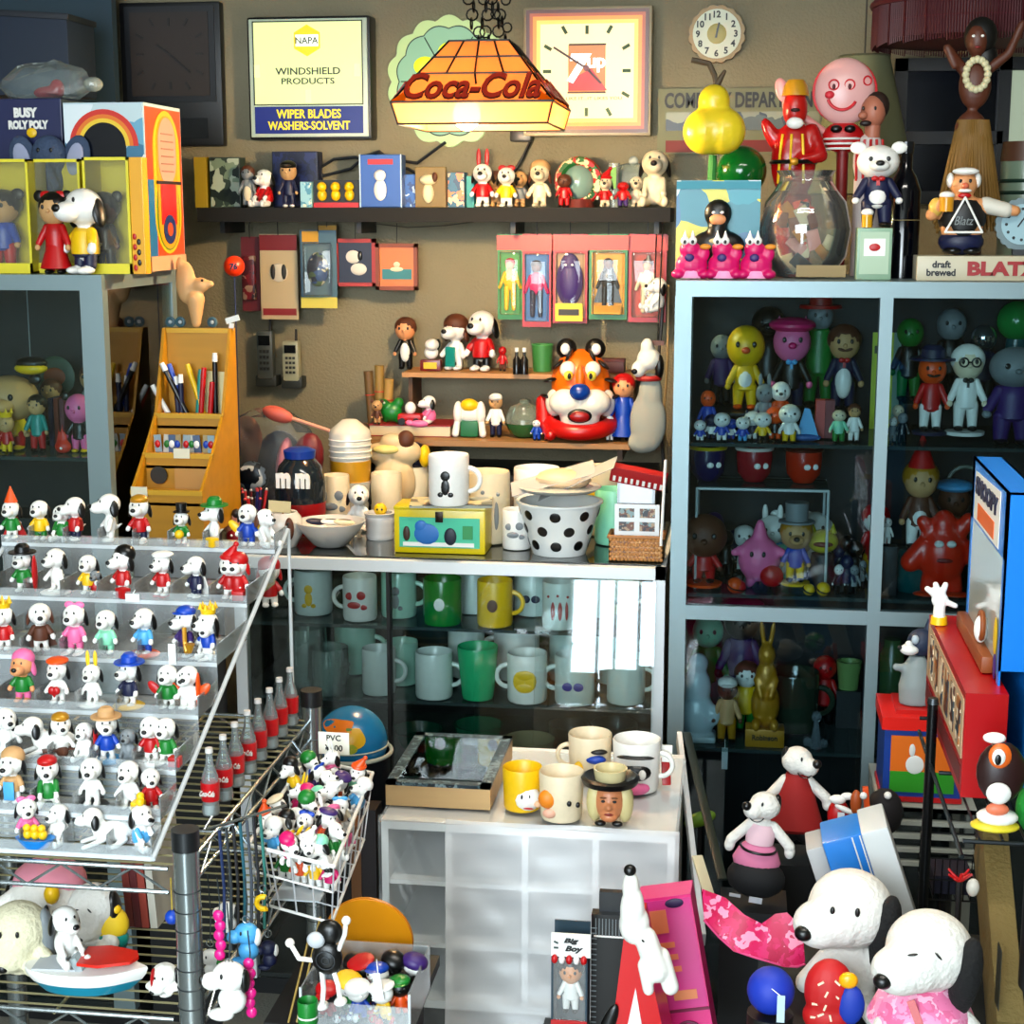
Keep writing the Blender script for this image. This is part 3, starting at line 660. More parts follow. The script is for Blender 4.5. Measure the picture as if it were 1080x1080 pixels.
for k in range(4):
    sl,bd=lamp_face(k)
    f=quadmesh(sl,TRL('e8b070',.55),'shade_panel',t); quadmesh(bd,TRL('f4c088',.6,.22),'lower_band',t)
    L=lambda u,v: sl[0].lerp(sl[1],u).lerp(sl[3].lerp(sl[2],u),v)
    b=B()
    def ln(*uv):
        pts=[L(*q) for q in uv]; b.tube(pts,.0022,seg=6)
    ln((0,0),(1,0),(1,1),(0,1),(0,0)); ln((0,.46),(1,.46)); ln((0,.73),(1,.73))
    for u in (.25,.5,.75): ln((u,.46),(u,1))
    ln((.5,.46),(.52,.28)); ln((.08,0),(.0,.12)); ln((.92,0),(1.,.12))
    b.tube([bd[0],bd[1]],.0022); b.tube([bd[1],bd[2]],.0018)
    b.add('lead_lines',CAME,t)
    for u in (.04,.96):
        q=[L(max(0,u-.05),.01),L(min(1,u+.05),.01),L(u,.16),L(u-.005,.16)]
        n=(sl[1]-sl[0]).cross(sl[3]-sl[0]).normalized()*.0025; quadmesh([v+n for v in q],TRL('e07818',.5),'orange_corner',t,.001)
    mid=L(.5,.23); nrm=(sl[1]-sl[0]).cross(sl[3]-sl[0]).normalized()
    tilt=math.atan2(zT-zr,hw-tw)
    o=text('Coca-Cola',(sl[3]-sl[0]).length*.34,M('a8341c',.4),t,mid+nrm*.005,rot=(tilt,0,k*PI/2),w=hw*1.68,bold=.012,shear=.25,depth=.002,name='script_lettering'); text('Coca-Cola',(sl[3]-sl[0]).length*.36,M('2a0c08',.5),t,mid+nrm*.0035,rot=(tilt,0,k*PI/2),w=hw*1.70,bold=.035,shear=.25,depth=.001,name='lettering_outline')
B().cone((0,0,zT-.002),tw*1.05,tw*.7,.008,seg=4,rot=(0,0,PI/4)).add('top_cap',CAME,t,smooth=0)
B().lathe([(.02,0),(.022,-.03),(.016,-.035)],c=(0,0,zT)).add('socket',M('b08a40',.3,.8),t)
bz_=.020
b=B().lathe([(.010,.052),(.014,.042),(.026,.016),(.028,.0),(.022,-.016),(.01,-.025),(.001,-.027)],c=(-.035,0,bz_))
b.add('bulb',EM('ffdf9a',22),t)
B().bar((-.035,0,bz_+.05),(0,0,zT-.02),.004).add('stem',CAME,t)
b=B(); ch=Vector((0,0,zT))
for ci,(dx,top) in enumerate(((-.012,(-.03,.5)),(.004,(.0,.5)),(.016,(.05,.5)))):
    n=26; L_=.42
    for i in range(n):
        f=i/n; c=Vector((dx+(top[0])*math.sin(f*6+ci)*.5+ (.006*math.sin(i*2.1+ci)),.01*math.cos(i+ci),zT+.006+f*L_))
        b.torus(c,.0112,.0018,rot=(PI/2,0,0 if i % 2 else PI/2),seg=10,rs=5)
for i in range(9):
    c=Vector((.035+.012*math.cos(i*1.4),0,zT+.03+.013*i)); b.torus(c,.009,.0017,rot=(PI/2,0,(i % 2)*PI/2),seg=10,rs=5)
b.add('chain',M('0c0a08',.4,.6),t)
bl=bpy.data.lights.new('lamp_bulb_light','POINT'); bl.energy=19; bl.color=(1,.74,.42); bl.shadow_soft_size=.03
lo=bpy.data.objects.new('lamp_bulb_light',bl); COL.objects.link(lo); lo.location=lc+Vector((-.035,0,-.04))
# cables on the wall near the signs
def cable(name,pts,r,col,label,cat='cable'):
    o=B().tube([W(x,y,Y) for x,y,Y in pts],r,seg=7).add(name,M(col,.5)); return tag(o,label,cat)
cable('cable',[(x,y,4.06) for x,y in ((470,150),(440,172),(410,168),(400,160),(385,165),(370,178),(340,186),(336,178),(352,168),(375,166),(395,172),(430,178),(452,190))],.004,'101820','dark bundled power cord looped under the lit signs')
cable('cable',[(560,148,4.07),(552,165,4.07),(540,185,4.06),(533,205,4.04)],.004,'14100c','dark power cord hanging from the glowing square clock')
t=T('power_adapter','black plug adapter under the left corner of the glowing clock','adapter',W(550,150,4.06)); B().box((0,0,0),(.055,.035,.04),bev=.006).add('body',BK,t); B().cone((0,0,.018),.008,.005,.012).add('cord_grip',M('20201e',.5),t)

# ============================================================ toys on the black wall shelf
def SD(px,hpx,**k):  # dog on black shelf
    return dog(px,219,BSZ,hpx,Y=k.pop('Y',3.98),**k)
BS='toys on the black wall shelf'
def shelf_box(x0,x1,y0,mats,label,Y=3.97,z=None,dp=.05,front=None,win=False,**k):
    p,w,h=rect(x0,y0,x1,219,Y); p.z=BSZ if z is None else z
    h=W(x0,y0,Y).z-p.z
    return carton(p,w,dp,h,mats,label,group=k.get('group','boxes on the black wall shelf'),front=front)
shelf_box(206,219,166,M('b8a028'),'thin yellow box at the left end of the black shelf')
shelf_box(222,254,166,M('4b5a52'),'grey green picture box beside the yellow box on the black shelf',front=PRINT(['46564e','b8c4b4','8a9c88','2c3834'],40))
fig(262,219,0,42,'small grey figurine with a pale apron, left part of the black shelf',skin='e',shirt='e',trouser='e',hair='n',Y=3.93,apron='c',group=BS)
SD(279,44,label='white toy dog in a dark red dress on the black shelf',shirt='r',trouser='r',pose='sit',face=-20,group=BS,Y=3.94)
fig(305,219,0,46,'figurine in a navy coat with a brown face, left part of the black shelf',skin='i',shirt='l',trouser='l',shoe='w',hat='cap',hatc='k',Y=3.93,head=.2,group=BS)
shelf_box(288,336,160,M('16204a'),'navy checked cube box standing behind the navy coated figurine',Y=4.02,front=PRINT(['101a42','1c2858','26346a'],60),dp=.05)
shelf_box(317,329,192,M('9fd0d8'),'tiny sky blue and cream package on the black shelf',Y=3.93,front=PRINT(['9cc8d4','e8e4c8','5f9cb4'],70))
p,w,h=rect(331,190,379,219,3.94); p.z=BSZ
t=T('boxed_toy_set','dark display box of three little yellow birds with red base','box',p); B().box((0,.012,h/2),(w,.02,h)).add('body',M('1c1a18'),t,smooth=0); B().box((0,-.001,.006),(w,.004,.012)).add('red_strip',RED,t,smooth=0)
for q in (-1,0,1): B().ell((q*w*.3,-.006,h*.45),(.012,.009,.014)).ell((q*w*.3,-.009,h*.75),.012).add('toy_bird',YEL,t)
p,w,h=rect(380,163,424,219,3.93); p.z=BSZ
t=carton(p,w,.05,h,M('1f5aa0',.3),'blue window box with a white toy dog and a red title',group='boxes on the black wall shelf',front=M('1c5fae',.3))
B().box((0,-.002,h*.86),(w*.6,.002,h*.1)).add('red_title',RED,t,smooth=0); B().ell((0,-.006,h*.33),(.016,.008,.026)).ell((0,-.009,h*.6),(.015,.010,.014)).add('white_toy',WH,t)
for q in (-1,1): B().box((q*w*.49,-.002,h/2),(.003,.003,h)).add('clear_edge',M('bcd0e0',.2),t,smooth=0)
shelf_box(427,440,184,M('2a6ab0'),'narrow light blue package on the black shelf',Y=3.97,front=PRINT(['2e6cb4','cfe0ec','1a4a88'],60))
p,w,h=rect(438,176,470,219,3.94); p.z=BSZ
t=carton(p,w,.02,h,M('8a7436'),'brown mustard card with a white toy dog on the black shelf',group='boxes on the black wall shelf')
B().ell((-.004,-.006,h*.35),(.014,.008,.024)).ell((-.002,-.010,h*.68),(.022,.012,.013)).add('white_toy',M('e4d8b8'),t); B().ell((.014,-.016,h*.74),(.007,.006,.012)).add('dark_ear',BRN,t)
shelf_box(472,490,182,M('1a6a86'),'teal picture package with an orange figure on the black shelf',front=PRINT(['1a6a86','e08a4a','1c4c6c','f0c8a0'],55))
shelf_box(489,500,186,M('2fa8a8'),'thin turquoise package on the black shelf',Y=4.0)
for (px,hh,sh,hc,hat,lab) in ((509,48,'r','r','bunny','white toy dog with red hood ears and red striped suit on the black shelf'),
    (534,44,'y','r','bow','white toy dog with red tuft and yellow shirt on the black shelf'),
    (523,38,'i','n','cap','small tan toy dog between the red and yellow dressed dogs'),
    (548,40,'e','e',None,'dusty grey toy dog beside the yellow shirted dog on the black shelf')):
    SD(px,hh,label=lab,shirt=sh,hat=hat,hatc=hc,group=BS,Y=3.93 if hh > 40 else 3.99,body='w' if hh > 40 else 'i')
SD(569,48,label='taller cream toy dog with brown head and red scarf on the black shelf',shirt='c',hat='hair',hatc='i',group=BS,body='c',Y=3.94,ear='n')
fig(595,219,0,34,'red round bodied figurine in the black shelf middle',skin='n',shirt='r',trouser='r',head=.2,Y=3.94,wide=1.2,group=BS)
p=W(610,219,3.98); p.z=BSZ
t=T('snow_globe','colourful arched snow globe toy with red and green garland on the black shelf','snow globe',p)
B().torus((0,0,.062),.048,.012,rot=(PI/2,0,0)).add('garland',PRINT(['2c7a3c','c8282c','e8d8b0','206a34'],60),t); B().ell((0,0,.06),(.038,.03,.042)).add('dome',M('8aa49c',.1),t); B().cone((0,0,0),.04,.032,.02).add('base',M('7a3028'),t)
SD(638,34,label='cream toy dog in a red cap right of the snow globe',shirt='r',hat='santa',hatc='r',group=BS,body='c')
t=T('pencil_holder','clear upright tube with a green tag on the black shelf','tube',(W(647,219,4.0).x,4.0,BSZ)); B().cone((0,0,0),.014,.014,.105).add('tube',GL((.9,.95,.9),1,.2,(.8,.85,.8)),t); B().box((0,-.015,.07),(.014,.002,.05)).add('green_tag',M('7ab038'),t,smooth=0)
fig(657,219,0,26,'tiny dark red and purple figurine near the shelf right end',skin='r',shirt='r',trouser='v',Y=3.95,wide=1.5,group=BS)
SD(671,34,label='pale toy dog beside the big seated dog at the shelf right end',shirt=None,group=BS,body='c',Y=3.98)
SD(690,66,label='large cream seated toy dog at the right end of the black shelf',shirt=None,pose='sit',group=BS,body='c',Y=3.95,hat=None)
t=T('plastic_bag','crumpled clear plastic bag behind toys on the black shelf','plastic bag',(W(668,200,4.05).x,4.04,BSZ+.055)); B().ell((0,0,0),(.075,.03,.055),u=9,v=6).add('film',GL((.95,1,.96),1,.16,(.7,.78,.7),rough=.2),t,smooth=0); B().ell((.0,0,.057),(.012,.01,.012)).add('knot',GL((.9,1,.95),1,.4,(.8,.85,.8)),t)

# ============================================================ cards and pictures hanging under the shelf
def card(x0,y0,x1,y1,Y,m,label,group=None,name='carded_toy',cat='packaged toy',inner=None,rot=None,hook=True):
    p,w,h=rect(x0,y0,x1,y1,Y)
    t=T(name,label,cat,p,0,group)
    B().box((0,.0015,h/2),(w,.003,h)).add('card',m,t,smooth=0)
    if hook: B().tube([(0,-.001,h-.004),(0,-.002,h+.03),(0,.02,h+.045)],.0012,seg=5).add('hook',M('302820',.4,.5),t)
    return t,w,h
HC='cards hanging below the black shelf'
def blister(t,w,h,z0=.06,z1=.8,dx=0):
    B().box((dx,-.012,h*(z0+z1)/2),(w*.8,.022,h*(z1-z0)),bev=.006).add('clear_bubble',GL((.97,.99,.97),1.1,.03),t)
def doll(t,x,z,h,cols):
    """flat-packed doll inside a card; cols: skin, top, trousers, hair"""
    b=B().ell((x,-.010,z+h*.88),(h*.085,h*.07,h*.1)); part_=b.add('doll_head',CC[cols[0]],t)
    B().ell((x,-.009,z+h*.6),(h*.13,.009,h*.2)).limb((x-h*.1,-.009,z+h*.72),(x-h*.2,-.009,z+h*.45),h*.035,h*.03).limb((x+h*.1,-.009,z+h*.72),(x+h*.2,-.009,z+h*.45),h*.035,h*.03).add('doll_body',CC[cols[1]],t)
    B().limb((x-h*.06,-.009,z+h*.45),(x-h*.07,-.009,z+h*.05),h*.055,h*.04).limb((x+h*.06,-.009,z+h*.45),(x+h*.07,-.009,z+h*.05),h*.055,h*.04).add('doll_legs',CC[cols[2]],t)
    B().ell((x,-.008,z+h*.92),(h*.1,h*.075,h*.085)).add('doll_hair',CC[cols[3]],t)
cards=[(525,337,264,'g','green backed carded doll in yellow suit with red hair',('s','y','y','r'),(540,330)),
 (551,345,276,'b','blue backed carded doll in magenta jacket, second hanging card',('n','f','l','k'),(567,330)),
 (583,341,264,'i','pale carded plush doll with round dark purple body and yellow caption',('v','v','v','v'),(603,330)),
 (621,337,264,'y','yellow backed carded doll with black cape and hat',('n','k','k','k'),(640,330)),
 (662,340,264,'r','red backed carded doll with white outfit at the right end',('s','c','c','n'),(680,330))]
widths=[27,30,36,40,40]
for i,((x0,y1,yb,c,lab,dc,_),wd_) in enumerate(zip(cards,widths)):
    t,w,h=card(x0,247,x0+wd_,y1,3.99-.012*(i % 2),CC['g'] if c in 'gy' else CC['r'],lab,'carded dolls hanging on the wall')
    B().box((0,-.0008,h*.90),(w*1.06,.003,h*.17)).add('orange_header',M('e04a20',.4),t,smooth=0)
    B().box((0,-.0006,h*.42),(w*.86,.002,h*.72)).add('back_print',{'g': M('3e9a3c'),'b': M('2878b8'),'i': M('c8a078'),'y': M('e8a820'),'r': M('c04838')}[c],t,smooth=0)
    if i == 2:
        B().ell((0,-.012,h*.47),(w*.40,.016,h*.28)).ell((0,-.012,h*.65),(w*.28,.014,h*.14)).add('plush_body',PUR,t)
        for s in (-1,1): B().ell((s*.008,-.027,h*.66),(.003,.002,.003)).add('eye',WH,t)
        B().box((0,-.022,h*.13),(w*.8,.006,h*.2)).add('yellow_caption',M('e8d028'),t,smooth=0)
        B().box((0,-.0256,h*.13),(w*.6,.001,h*.07)).add('caption_text',M('30281c'),t,smooth=0)
    else:
        doll(t,0,h*.1,h*.62,dc)
        if i == 3: B().prism([(-.012,.62*h),(.012,.62*h),(.034,.2*h),(-.034,.2*h)],.004,c=(0,-.005,0)).add('cape',BK,t); B().box((0,-.02,h*.12),(w*.7,.006,h*.1)).add('yellow_caption',M('e8b028'),t,smooth=0)
        if i == 4: B().cone((.003,-.012,h*.68),.009,.003,.018).add('silver_hat',M('b0b4b8',.3,.8),t)
    blister(t,w,h)
t,w,h=card(276,247,315,337,4.02,M('c8b898',.6),'tall beige card with red header and a grey dog head print',HC)
B().box((0,-.001,h*.9),(w,.002,h*.18)).add('red_header',M('8a1c24'),t,smooth=0); B().box((0,-.001,h*.09),(w*.9,.002,h*.08)).add('red_footer',M('9a2428'),t,smooth=0)
B().ell((0,-.002,h*.55),(w*.25,.004,h*.11)).add('grey_head',M('d8d0c0'),t); B().ell((-.014,-.004,h*.56),(w*.07,.004,h*.09)).ell((.014,-.004,h*.56),(w*.07,.004,h*.09)).add('grey_ears',M('2c2824'),t)
t,w,h=card(256,250,275,328,4.04,M('7a2430',.5),'dark red narrow carded toy next to the beige card',HC); B().box((0,-.012,h*.45),(w*.7,.02,h*.6),bev=.005).add('toy',PRINT(['7a2430','3a2830','a08878','5a1c28'],50),t)
t,w,h=card(318,243,356,325,4.0,M('5c7c8c',.5),'blue and yellow carded toy with a pale yellow bottom strip',HC)
B().box((0,-.001,h*.07),(w,.002,h*.14)).add('yellow_footer',M('d8cc60'),t,smooth=0); B().box((-.02,-.001,h*.92),(w*.45,.002,h*.14)).add('yellow_header',M('d8a828'),t,smooth=0)
B().ell((0,-.01,h*.5),(w*.3,.012,h*.22)).add('toy',PRINT(['3c5c8c','c8c4b0','5a7050','28344c'],50),t); blister(t,w,h,.16,.84)
t,w,h=card(336,238,356,300,4.04,M('d8a828',.5),'yellow topped carded toy behind the blue one',HC); B().ell((0,-.008,h*.4),(w*.3,.01,h*.25)).add('toy',M('506880'),t)
def pic(x0,y0,x1,y1,fr,ma,label,fn):
    p,w,h=rect(x0,y0,x1,y1,4.02)
    t=T('framed_picture',label,'picture',p,0,'small framed pictures below the black shelf'); f=w*.09
    b=B()
    for s in (-1,1): b.box((s*(w/2-f/2),0,h/2),(f,.016,h)).box((0,0,h/2+s*(h/2-f/2)),(w,.016,f))
    b.add('frame',M(fr,.5,kind='wood'),t,smooth=0); B().box((0,.003,h/2),(w-f*1.5,.006,h-f*1.5)).add('print',ma,t,smooth=0)
    B().tube([(-.0,0,h),(0,.006,h+.05)],.001,seg=5).add('hanging_string',M('302820'),t); fn(t,w,h)
pic(354,252,397,302,'b8403c',M('1c2444',.4),'red framed picture with a white dog on dark blue',lambda t,w,h: (B().ell((-.006,-.001,h*.62),(w*.18,.004,h*.14)).ell((.008,-.001,h*.36),(w*.2,.004,h*.13)).add('dog_print',M('dcd8d0'),t),B().ell((.012,-.003,h*.64),(w*.06,.003,h*.1)).add('ear_print',BK,t)))
pic(397,257,441,306,'9a5028',M('e0843c',.4),'brown framed little seascape with orange sky',lambda t,w,h: (B().box((0,-.001,h*.34),(w*.7,.002,h*.22)).add('sea',M('3c8c94'),t,smooth=0),B().ell((0,-.003,h*.45),(w*.16,.002,h*.05)).ell((0,-.003,h*.55),(w*.08,.002,h*.06)).add('boat_print',M('e8dcc0'),t)))
# rod with dangling hooks under the shelf
o=B().tube([W(x,y,3.98) for x,y in ((395,236),(430,240),(470,238),(500,234))],.0016,seg=5).add('curtain_wire',M('58503c')); tag(o,'thin sagging wire below the left half of the black shelf','wire')
# white toy dog hanging at the right with a price tag
dog(690,330,0,40,Y=3.9,label='white toy dog with black ears hanging from a strap beside the last carded doll',shirt='w',face=-60,pose='sit',cat='toy dog',rot=(0,.25,-1.0),name='hanging_toy_dog')
hd=bpy.data.objects['hanging_toy_dog']; B().bar((0,0,0),(0,.06,BSZ-.02-hd.location.z-.03),.0018,6).add('hanging_cord',BK,hd,loc=(0,0,0)); bpy.context.view_layer.update()
c_=hd.children[-1] if hd.children[-1].name.startswith('hanging_cord') else [c for c in hd.children if c.name.startswith('hanging_cord')][0]; c_.matrix_parent_inverse=Matrix.Translation(hd.location).inverted() @ Matrix.Identity(4); c_.matrix_parent_inverse=hd.matrix_basis.inverted() @ Matrix.Translation(hd.location+Vector((0,0,.03)))
for y_,yy in ((346,3.97),):
    o=B().tube([W(x,y,yy) for x,y in ((700,300),(697,350),(692,400),(698,470),(703,520))],.004,seg=6).add('strap',M('1a1410')); tag(o,'black strap cord hanging beside the tall glass case','strap')
o=B().tube([W(x,y,3.99) for x,y in ((705,300),(704,380),(700,440),(704,500))],.003,seg=6).add('strap',M('b8a070')); tag(o,'tan cord hanging along the edge of the tall glass case','cord')

# phones on the wall
for (x0,y0,x1,y1,bc,lab,ky) in ((272,357,289,408,'585e5c','dark grey cordless phone in its cradle on the wall',False),(299,368,316,410,'b4b49c','pale cordless phone with a keypad, on the wall',True)):
    p,w,h=rect(x0,y0,x1,y1,4.05); t=T('cordless_phone',lab,'phone',p,0,'wall phones')
    B().box((0,.01,h/2),(w,.03,h),bev=.006).add('handset',M(bc,.4),t); B().box((0,-.006,h*.8),(w*.7,.004,h*.2)).add('screen',M('1c2022',.2),t,smooth=0)
    b=B(); [b.box((w*(.22*(i-1)),-.007,h*(.58-.12*j)),(w*.14,.004,h*.06)) for i in range(3) for j in range(4)]; b.add('keypad',M('2c2c28' if not ky else '40403a'),t,smooth=0)
    B().cone((w*.3,.01,h),.004,.003,.03).add('antenna',M('202020'),t); B().box((0,.025,-.005),(w*1.3,.05,.03),bev=.005).add('cradle',M('3c403c'),t)
# ============================================================ wooden shelves on the wall
US='toys on the upper wooden shelf'; LS='toys on the lower wooden shelf'
fig(428,394,0,53,'brown haired figurine with a black tie suit, left end of the upper wooden shelf',skin='s',shirt='k',trouser='k',hair='n',Y=3.92,head=.21,apron='w',group=US,loc=on(428,4.02,USZ))
t=T('trophy','little red and gold plaque trophy with a white toy dog on top','trophy',on(455,4.00,USZ))
B().box((0,0,.014),(.052,.03,.028),bev=.002).add('red_base',M('7a1418',.3),t); B().box((0,-.016,.014),(.034,.003,.016)).add('gold_plate',M('d8b040',.3,.7),t,smooth=0)
B().ell((0,0,.046),(.018,.014,.018)).ell((.004,-.01,.066),(.018,.02,.015)).add('toy_dog_top',WH,t); B().ell((.018,0,.066),(.006,.01,.014)).add('ear',BK,t)
dog(481,0,0,62,loc=on(480,4.02,USZ),h=62*.00228,label='white toy dog with a flying cap and turquoise scarf on the upper wooden shelf',shirt=None,hat='helmet',hatc='n',face=-25,ear='n',prop='towel',propc='t',group=US)
dog(510,0,0,72,loc=on(508,4.00,USZ),h=72*.00228,label='biggest white toy dog with black ears in a red button shirt, upper wooden shelf',shirt='r',trouser='k',face=-20,group=US)
fig(0,0,0,30,'small red robot like figurine beside the red shirted toy dog',loc=on(530,4.01,USZ),hgt=.062,skin='r',shirt='r',trouser='n',arms=True,group=US)
t=T('cup','plain green cup on the upper wooden shelf','cup',on(572,4.02,USZ)); B().lathe([(.001,.003),(.023,0),(.027,.068),(.024,.068),(.021,.006),(.001,.006)]).add('body',M('4c9050'),t); B().torus((0,0,.067),.026,.002).add('rim',M('60a864'),t)
for q,c in ((545,'1c1a18'),(553,'24201c')): t=T('small_bottle','dark small bottle standing %s of the green cup' % ('further left' if q == 545 else 'just left'),'bottle',on(q,3.94,USZ)); B().lathe([(.010,0),(.010,.035),(.004,.045),(.004,.055)]).add('body',M(c,.2),t); B().cone((0,0,.055),.005,.005,.01).add('cap',WH,t)
t=T('tin_box','dark red flat tin at the right end of the upper wooden shelf','tin',on(640,4.02,USZ)); B().box((0,0,.015),(.09,.05,.03),bev=.003).add('body',M('5a2420'),t); B().box((0,0,.031),(.092,.052,.006),bev=.002).add('lid',M('702c28'),t)
# lower shelf
t=T('book','thick book with red cover and cream pages lying on the lower wooden shelf','book',on(433,3.87,LSZ)); bw=W(475,440,3.84).x-W(388,440,3.84).x
B().box((0,.05,.014),(bw*.98,.12,.024)).add('pages',M('d8cdb0'),t,smooth=0); B().box((0,.05,.0275),(bw,.125,.003)).box((0,.05,.001),(bw,.125,.002)).add('cover',M('a02428'),t,smooth=0)
bt=LSZ+.029
fig(0,0,0,40,'cream bear figurine with dark nose at the left end of the lower wooden shelf',loc=on(398,3.86,bt),hgt=.06,skin='i',shirt='n',trouser='i',muzzle='m',ears='round',earc='n',group=LS,head=.22)
t=T('dinosaur_toy','lumpy green toy creature on the red book','toy',on(413,3.90,bt)); fm=fuse(B().ell((0,0,.025),(.028,.018,.024)).ell((-.02,-.006,.045),(.016,.014,.014)).ell((.018,0,.048),(.014,.012,.014)).limb((-.012,0,.02),(-.014,0,.006),.008,.008).limb((.012,0,.02),(.014,0,.006),.008,.008),.003,GRN); link('body',fm,t); B().ell((-.024,-.018,.05),.003,u=8,v=6).ell((-.014,-.018,.05),.003,u=8,v=6).add('eyes',WH,t)
t=T('toy_car','red toy car with a white rider on the book','toy car',on(433,3.87,bt)); B().box((0,0,.018),(.06,.035,.018),bev=.006).add('body',RED,t); B().ell((0,0,.04),(.014,.014,.016)).add('rider',WH,t)
for sx in (-1,1): B().cone((sx*.018,-.017,.009),.009,.009,.006,rot=(PI/2,0,0)).add('wheel',BK,t)
dog(0,0,0,0,loc=on(452,3.88,bt),h=.08,label='white toy dog with a pink belly lying on the book right end',shirt='p',face=-60,pose='sit',group=LS)
t=T('piggy_figure','small pink lying pig toy at the front of the book','toy pig',on(442,3.815,bt)); link('body',fuse(B().ell((0,0,.009),(.024,.010,.009)).ell((-.024,0,.011),(.009,.008,.008)),.0018,PNK),t); B().ell((-.033,0,.011),(.002,.004,.003)).add('snout',RED,t)
t=T('dog_on_stool','white toy dog figure with a yellow patch sitting on a green block','toy dog',on(496,3.88,LSZ)); B().box((0,0,.02),(.045,.04,.04),bev=.006).add('green_block',M('207a50'),t); B().ell((-.028,-.01,.058),(.012,.016,.03)).ell((.028,-.01,.058),(.012,.016,.03)).ell((0,0,.06),(.032,.022,.03)).add('body',WH,t); B().ell((0,-.012,.078),(.022,.018,.016)).add('yellow_patch',YEL,t)
for q in (-1,1): B().limb((q*.03,-.014,.035),(q*.034,-.016,.008),.008,.009).add('leg',WH,t)
fig(0,0,0,0,'slim white and navy figurine with tan face on the lower wooden shelf',loc=on(523,3.88,LSZ),hgt=.105,skin='i',shirt='w',trouser='l',hat='cap',hatc='w',group=LS)
t=T('glass_bowl','green glass bowl with a clear domed lid on the lower wooden shelf','bowl',on(553,3.89,LSZ)); B().lathe([(.02,0),(.035,.01),(.048,.035),(.045,.035),(.03,.012),(.001,.006)]).add('bowl',M('3e7a4c',.15),t); B().lathe([(.047,.036),(.045,.055),(.035,.075),(.012,.085),(.012,.092),(.001,.094)]).add('lid',GL((.75,.88,.78),1,.25,(.4,.45,.38)),t)
for i,(q,c) in enumerate(((566,'b'),(578,'r'))): fig(0,0,0,0,'tiny %s toy figure beside the tiger head, lower wooden shelf' % ('blue and white' if i == 0 else 'red and orange'),loc=on(q,3.835,LSZ),hgt=.05,shirt=c,trouser=c,skin='w' if i == 0 else 'o',group=LS,wide=1.3)
# ---- the tiger head cookie jar (generic)
Yh=3.865; c=W(612,466,Yh); k=mpp(c); t=T('tiger_head_jar','smiling tiger head jar with blue nose and red kerchief on the lower wooden shelf','jar',(c.x,Yh,LSZ),math.radians(4),sc=k*1.0)
link('head',fuse(B().ell((0,0,60),(32,26,36)).ell((-14,-22,43),(17,13,13)).ell((14,-22,43),(17,13,13)).ell((0,-18,26),(20,14,13)),2.2,M('ec7c1e',.25)),t)
link('white_muzzle',fuse(B().ell((-14,-23,42),(18.5,14,14.5)).ell((14,-23,42),(18.5,14,14.5)).ell((0,-19,26),(21.5,15,15)).ell((-27,-8,40),(10,12,15)).ell((27,-8,40),(10,12,15)).ell((-13,-20,76),(9,8,9)).ell((13,-20,76),(9,8,9)),2.2,M('ece8de',.25)),t)
B().ell((0,-26,66),(5,7,16)).add('orange_bridge',M('ee7a1c',.3),t)
for s in (-1,1):
    B().ell((s*15,-4,96),(11,7,11)).add('ear',BK,t); B().ell((s*16,-10,96),(5,4,6)).add('inner_ear',WH,t)
    B().ell((s*12,-25,70),(5,6,5.5)).add('eye',M('f0e060',.2),t); B().ell((s*11,-31,70),(2,2,3.2)).add('pupil',BK,t)
    for j,(xx,zz,a) in enumerate(((24,80,.7),(31,64,.2),(34,46,-.3),(12,90,1.1))): B().ell((s*xx,-13+2*j*(j < 3),zz),(8,7,2.2),rot=(0,s*a,0)).add('stripe',BK,t)
B().ell((0,-34,54),(11,8,9)).add('nose',M('1c4c9c',.2),t)
B().torus((0,-33,46),17,1.2,rot=(PI/2+.15,0,0),a0=PI*1.12,a1=PI*1.88,seg=14).add('mouth_line',BK,t); B().ell((0,-33,29),(13,3,7.5)).add('lips',BK,t); B().ell((0,-35,28.5),(10.5,3,5.5)).add('mouth',M('a01c20',.3),t)
B().torus((0,4,20),34,9,rot=(.25,0,0),seg=28,rs=10).add('kerchief',M('c8201c',.3),t); B().limb((-34,-4,18),(-30,-24,8),9,6).limb((-40,0,40),(-38,-4,20),7,9).add('kerchief_tail',M('c8201c',.3),t)
fig(0,0,0,0,'blue figurine with red hair right of the tiger head',loc=on(657,3.86,LSZ),hgt=.16,skin='s',shirt='b',trouser='b',hair='r',group=LS,skirt=True)
fig(0,0,0,0,'small white and red doll sitting in front of the tiger head right side',loc=on(643,3.845,LSZ),hgt=.062,skin='w',shirt='r',trouser='w',group=LS)
# plush dog head with a grey sack hanging by the case
t=T('plush_dog','plush white dog with black ear and grey cloth body hanging beside the tall case','plush toy',W(683,478,3.78),sc=mpp(W(683,478,3.78)))
link('cloth_body',fuse(B().ell((0,0,30),(20,10,34)).ell((2,0,60),(13,9,22)).ell((-6,0,8),(16,9,12)),2.5,M('a9aca4',.9)),t)
link('head',fuse(B().ell((0,-2,96),(13,12,12)).ell((-10,-8,86),(8,8,9)).ell((-2,-4,108),(7,8,10)),1.6,M('e4e4dc',.8)),t)
B().ell((11,-4,88),(5,6,13)).add('ear',BK,t); B().ell((-14,-14,84),(3.5,3,3)).add('nose',BK,t); B().torus((0,0,76),11,3).add('collar',M('b02c28'),t)
B().box((8,8,112),(14,6,5)).add('loop',M('6a4028'),t); B().bar((8,8,112),(10,48,(BSZ-.03-t.location.z)/t.scale.x),.8).add('hanging_cord',BK,t)
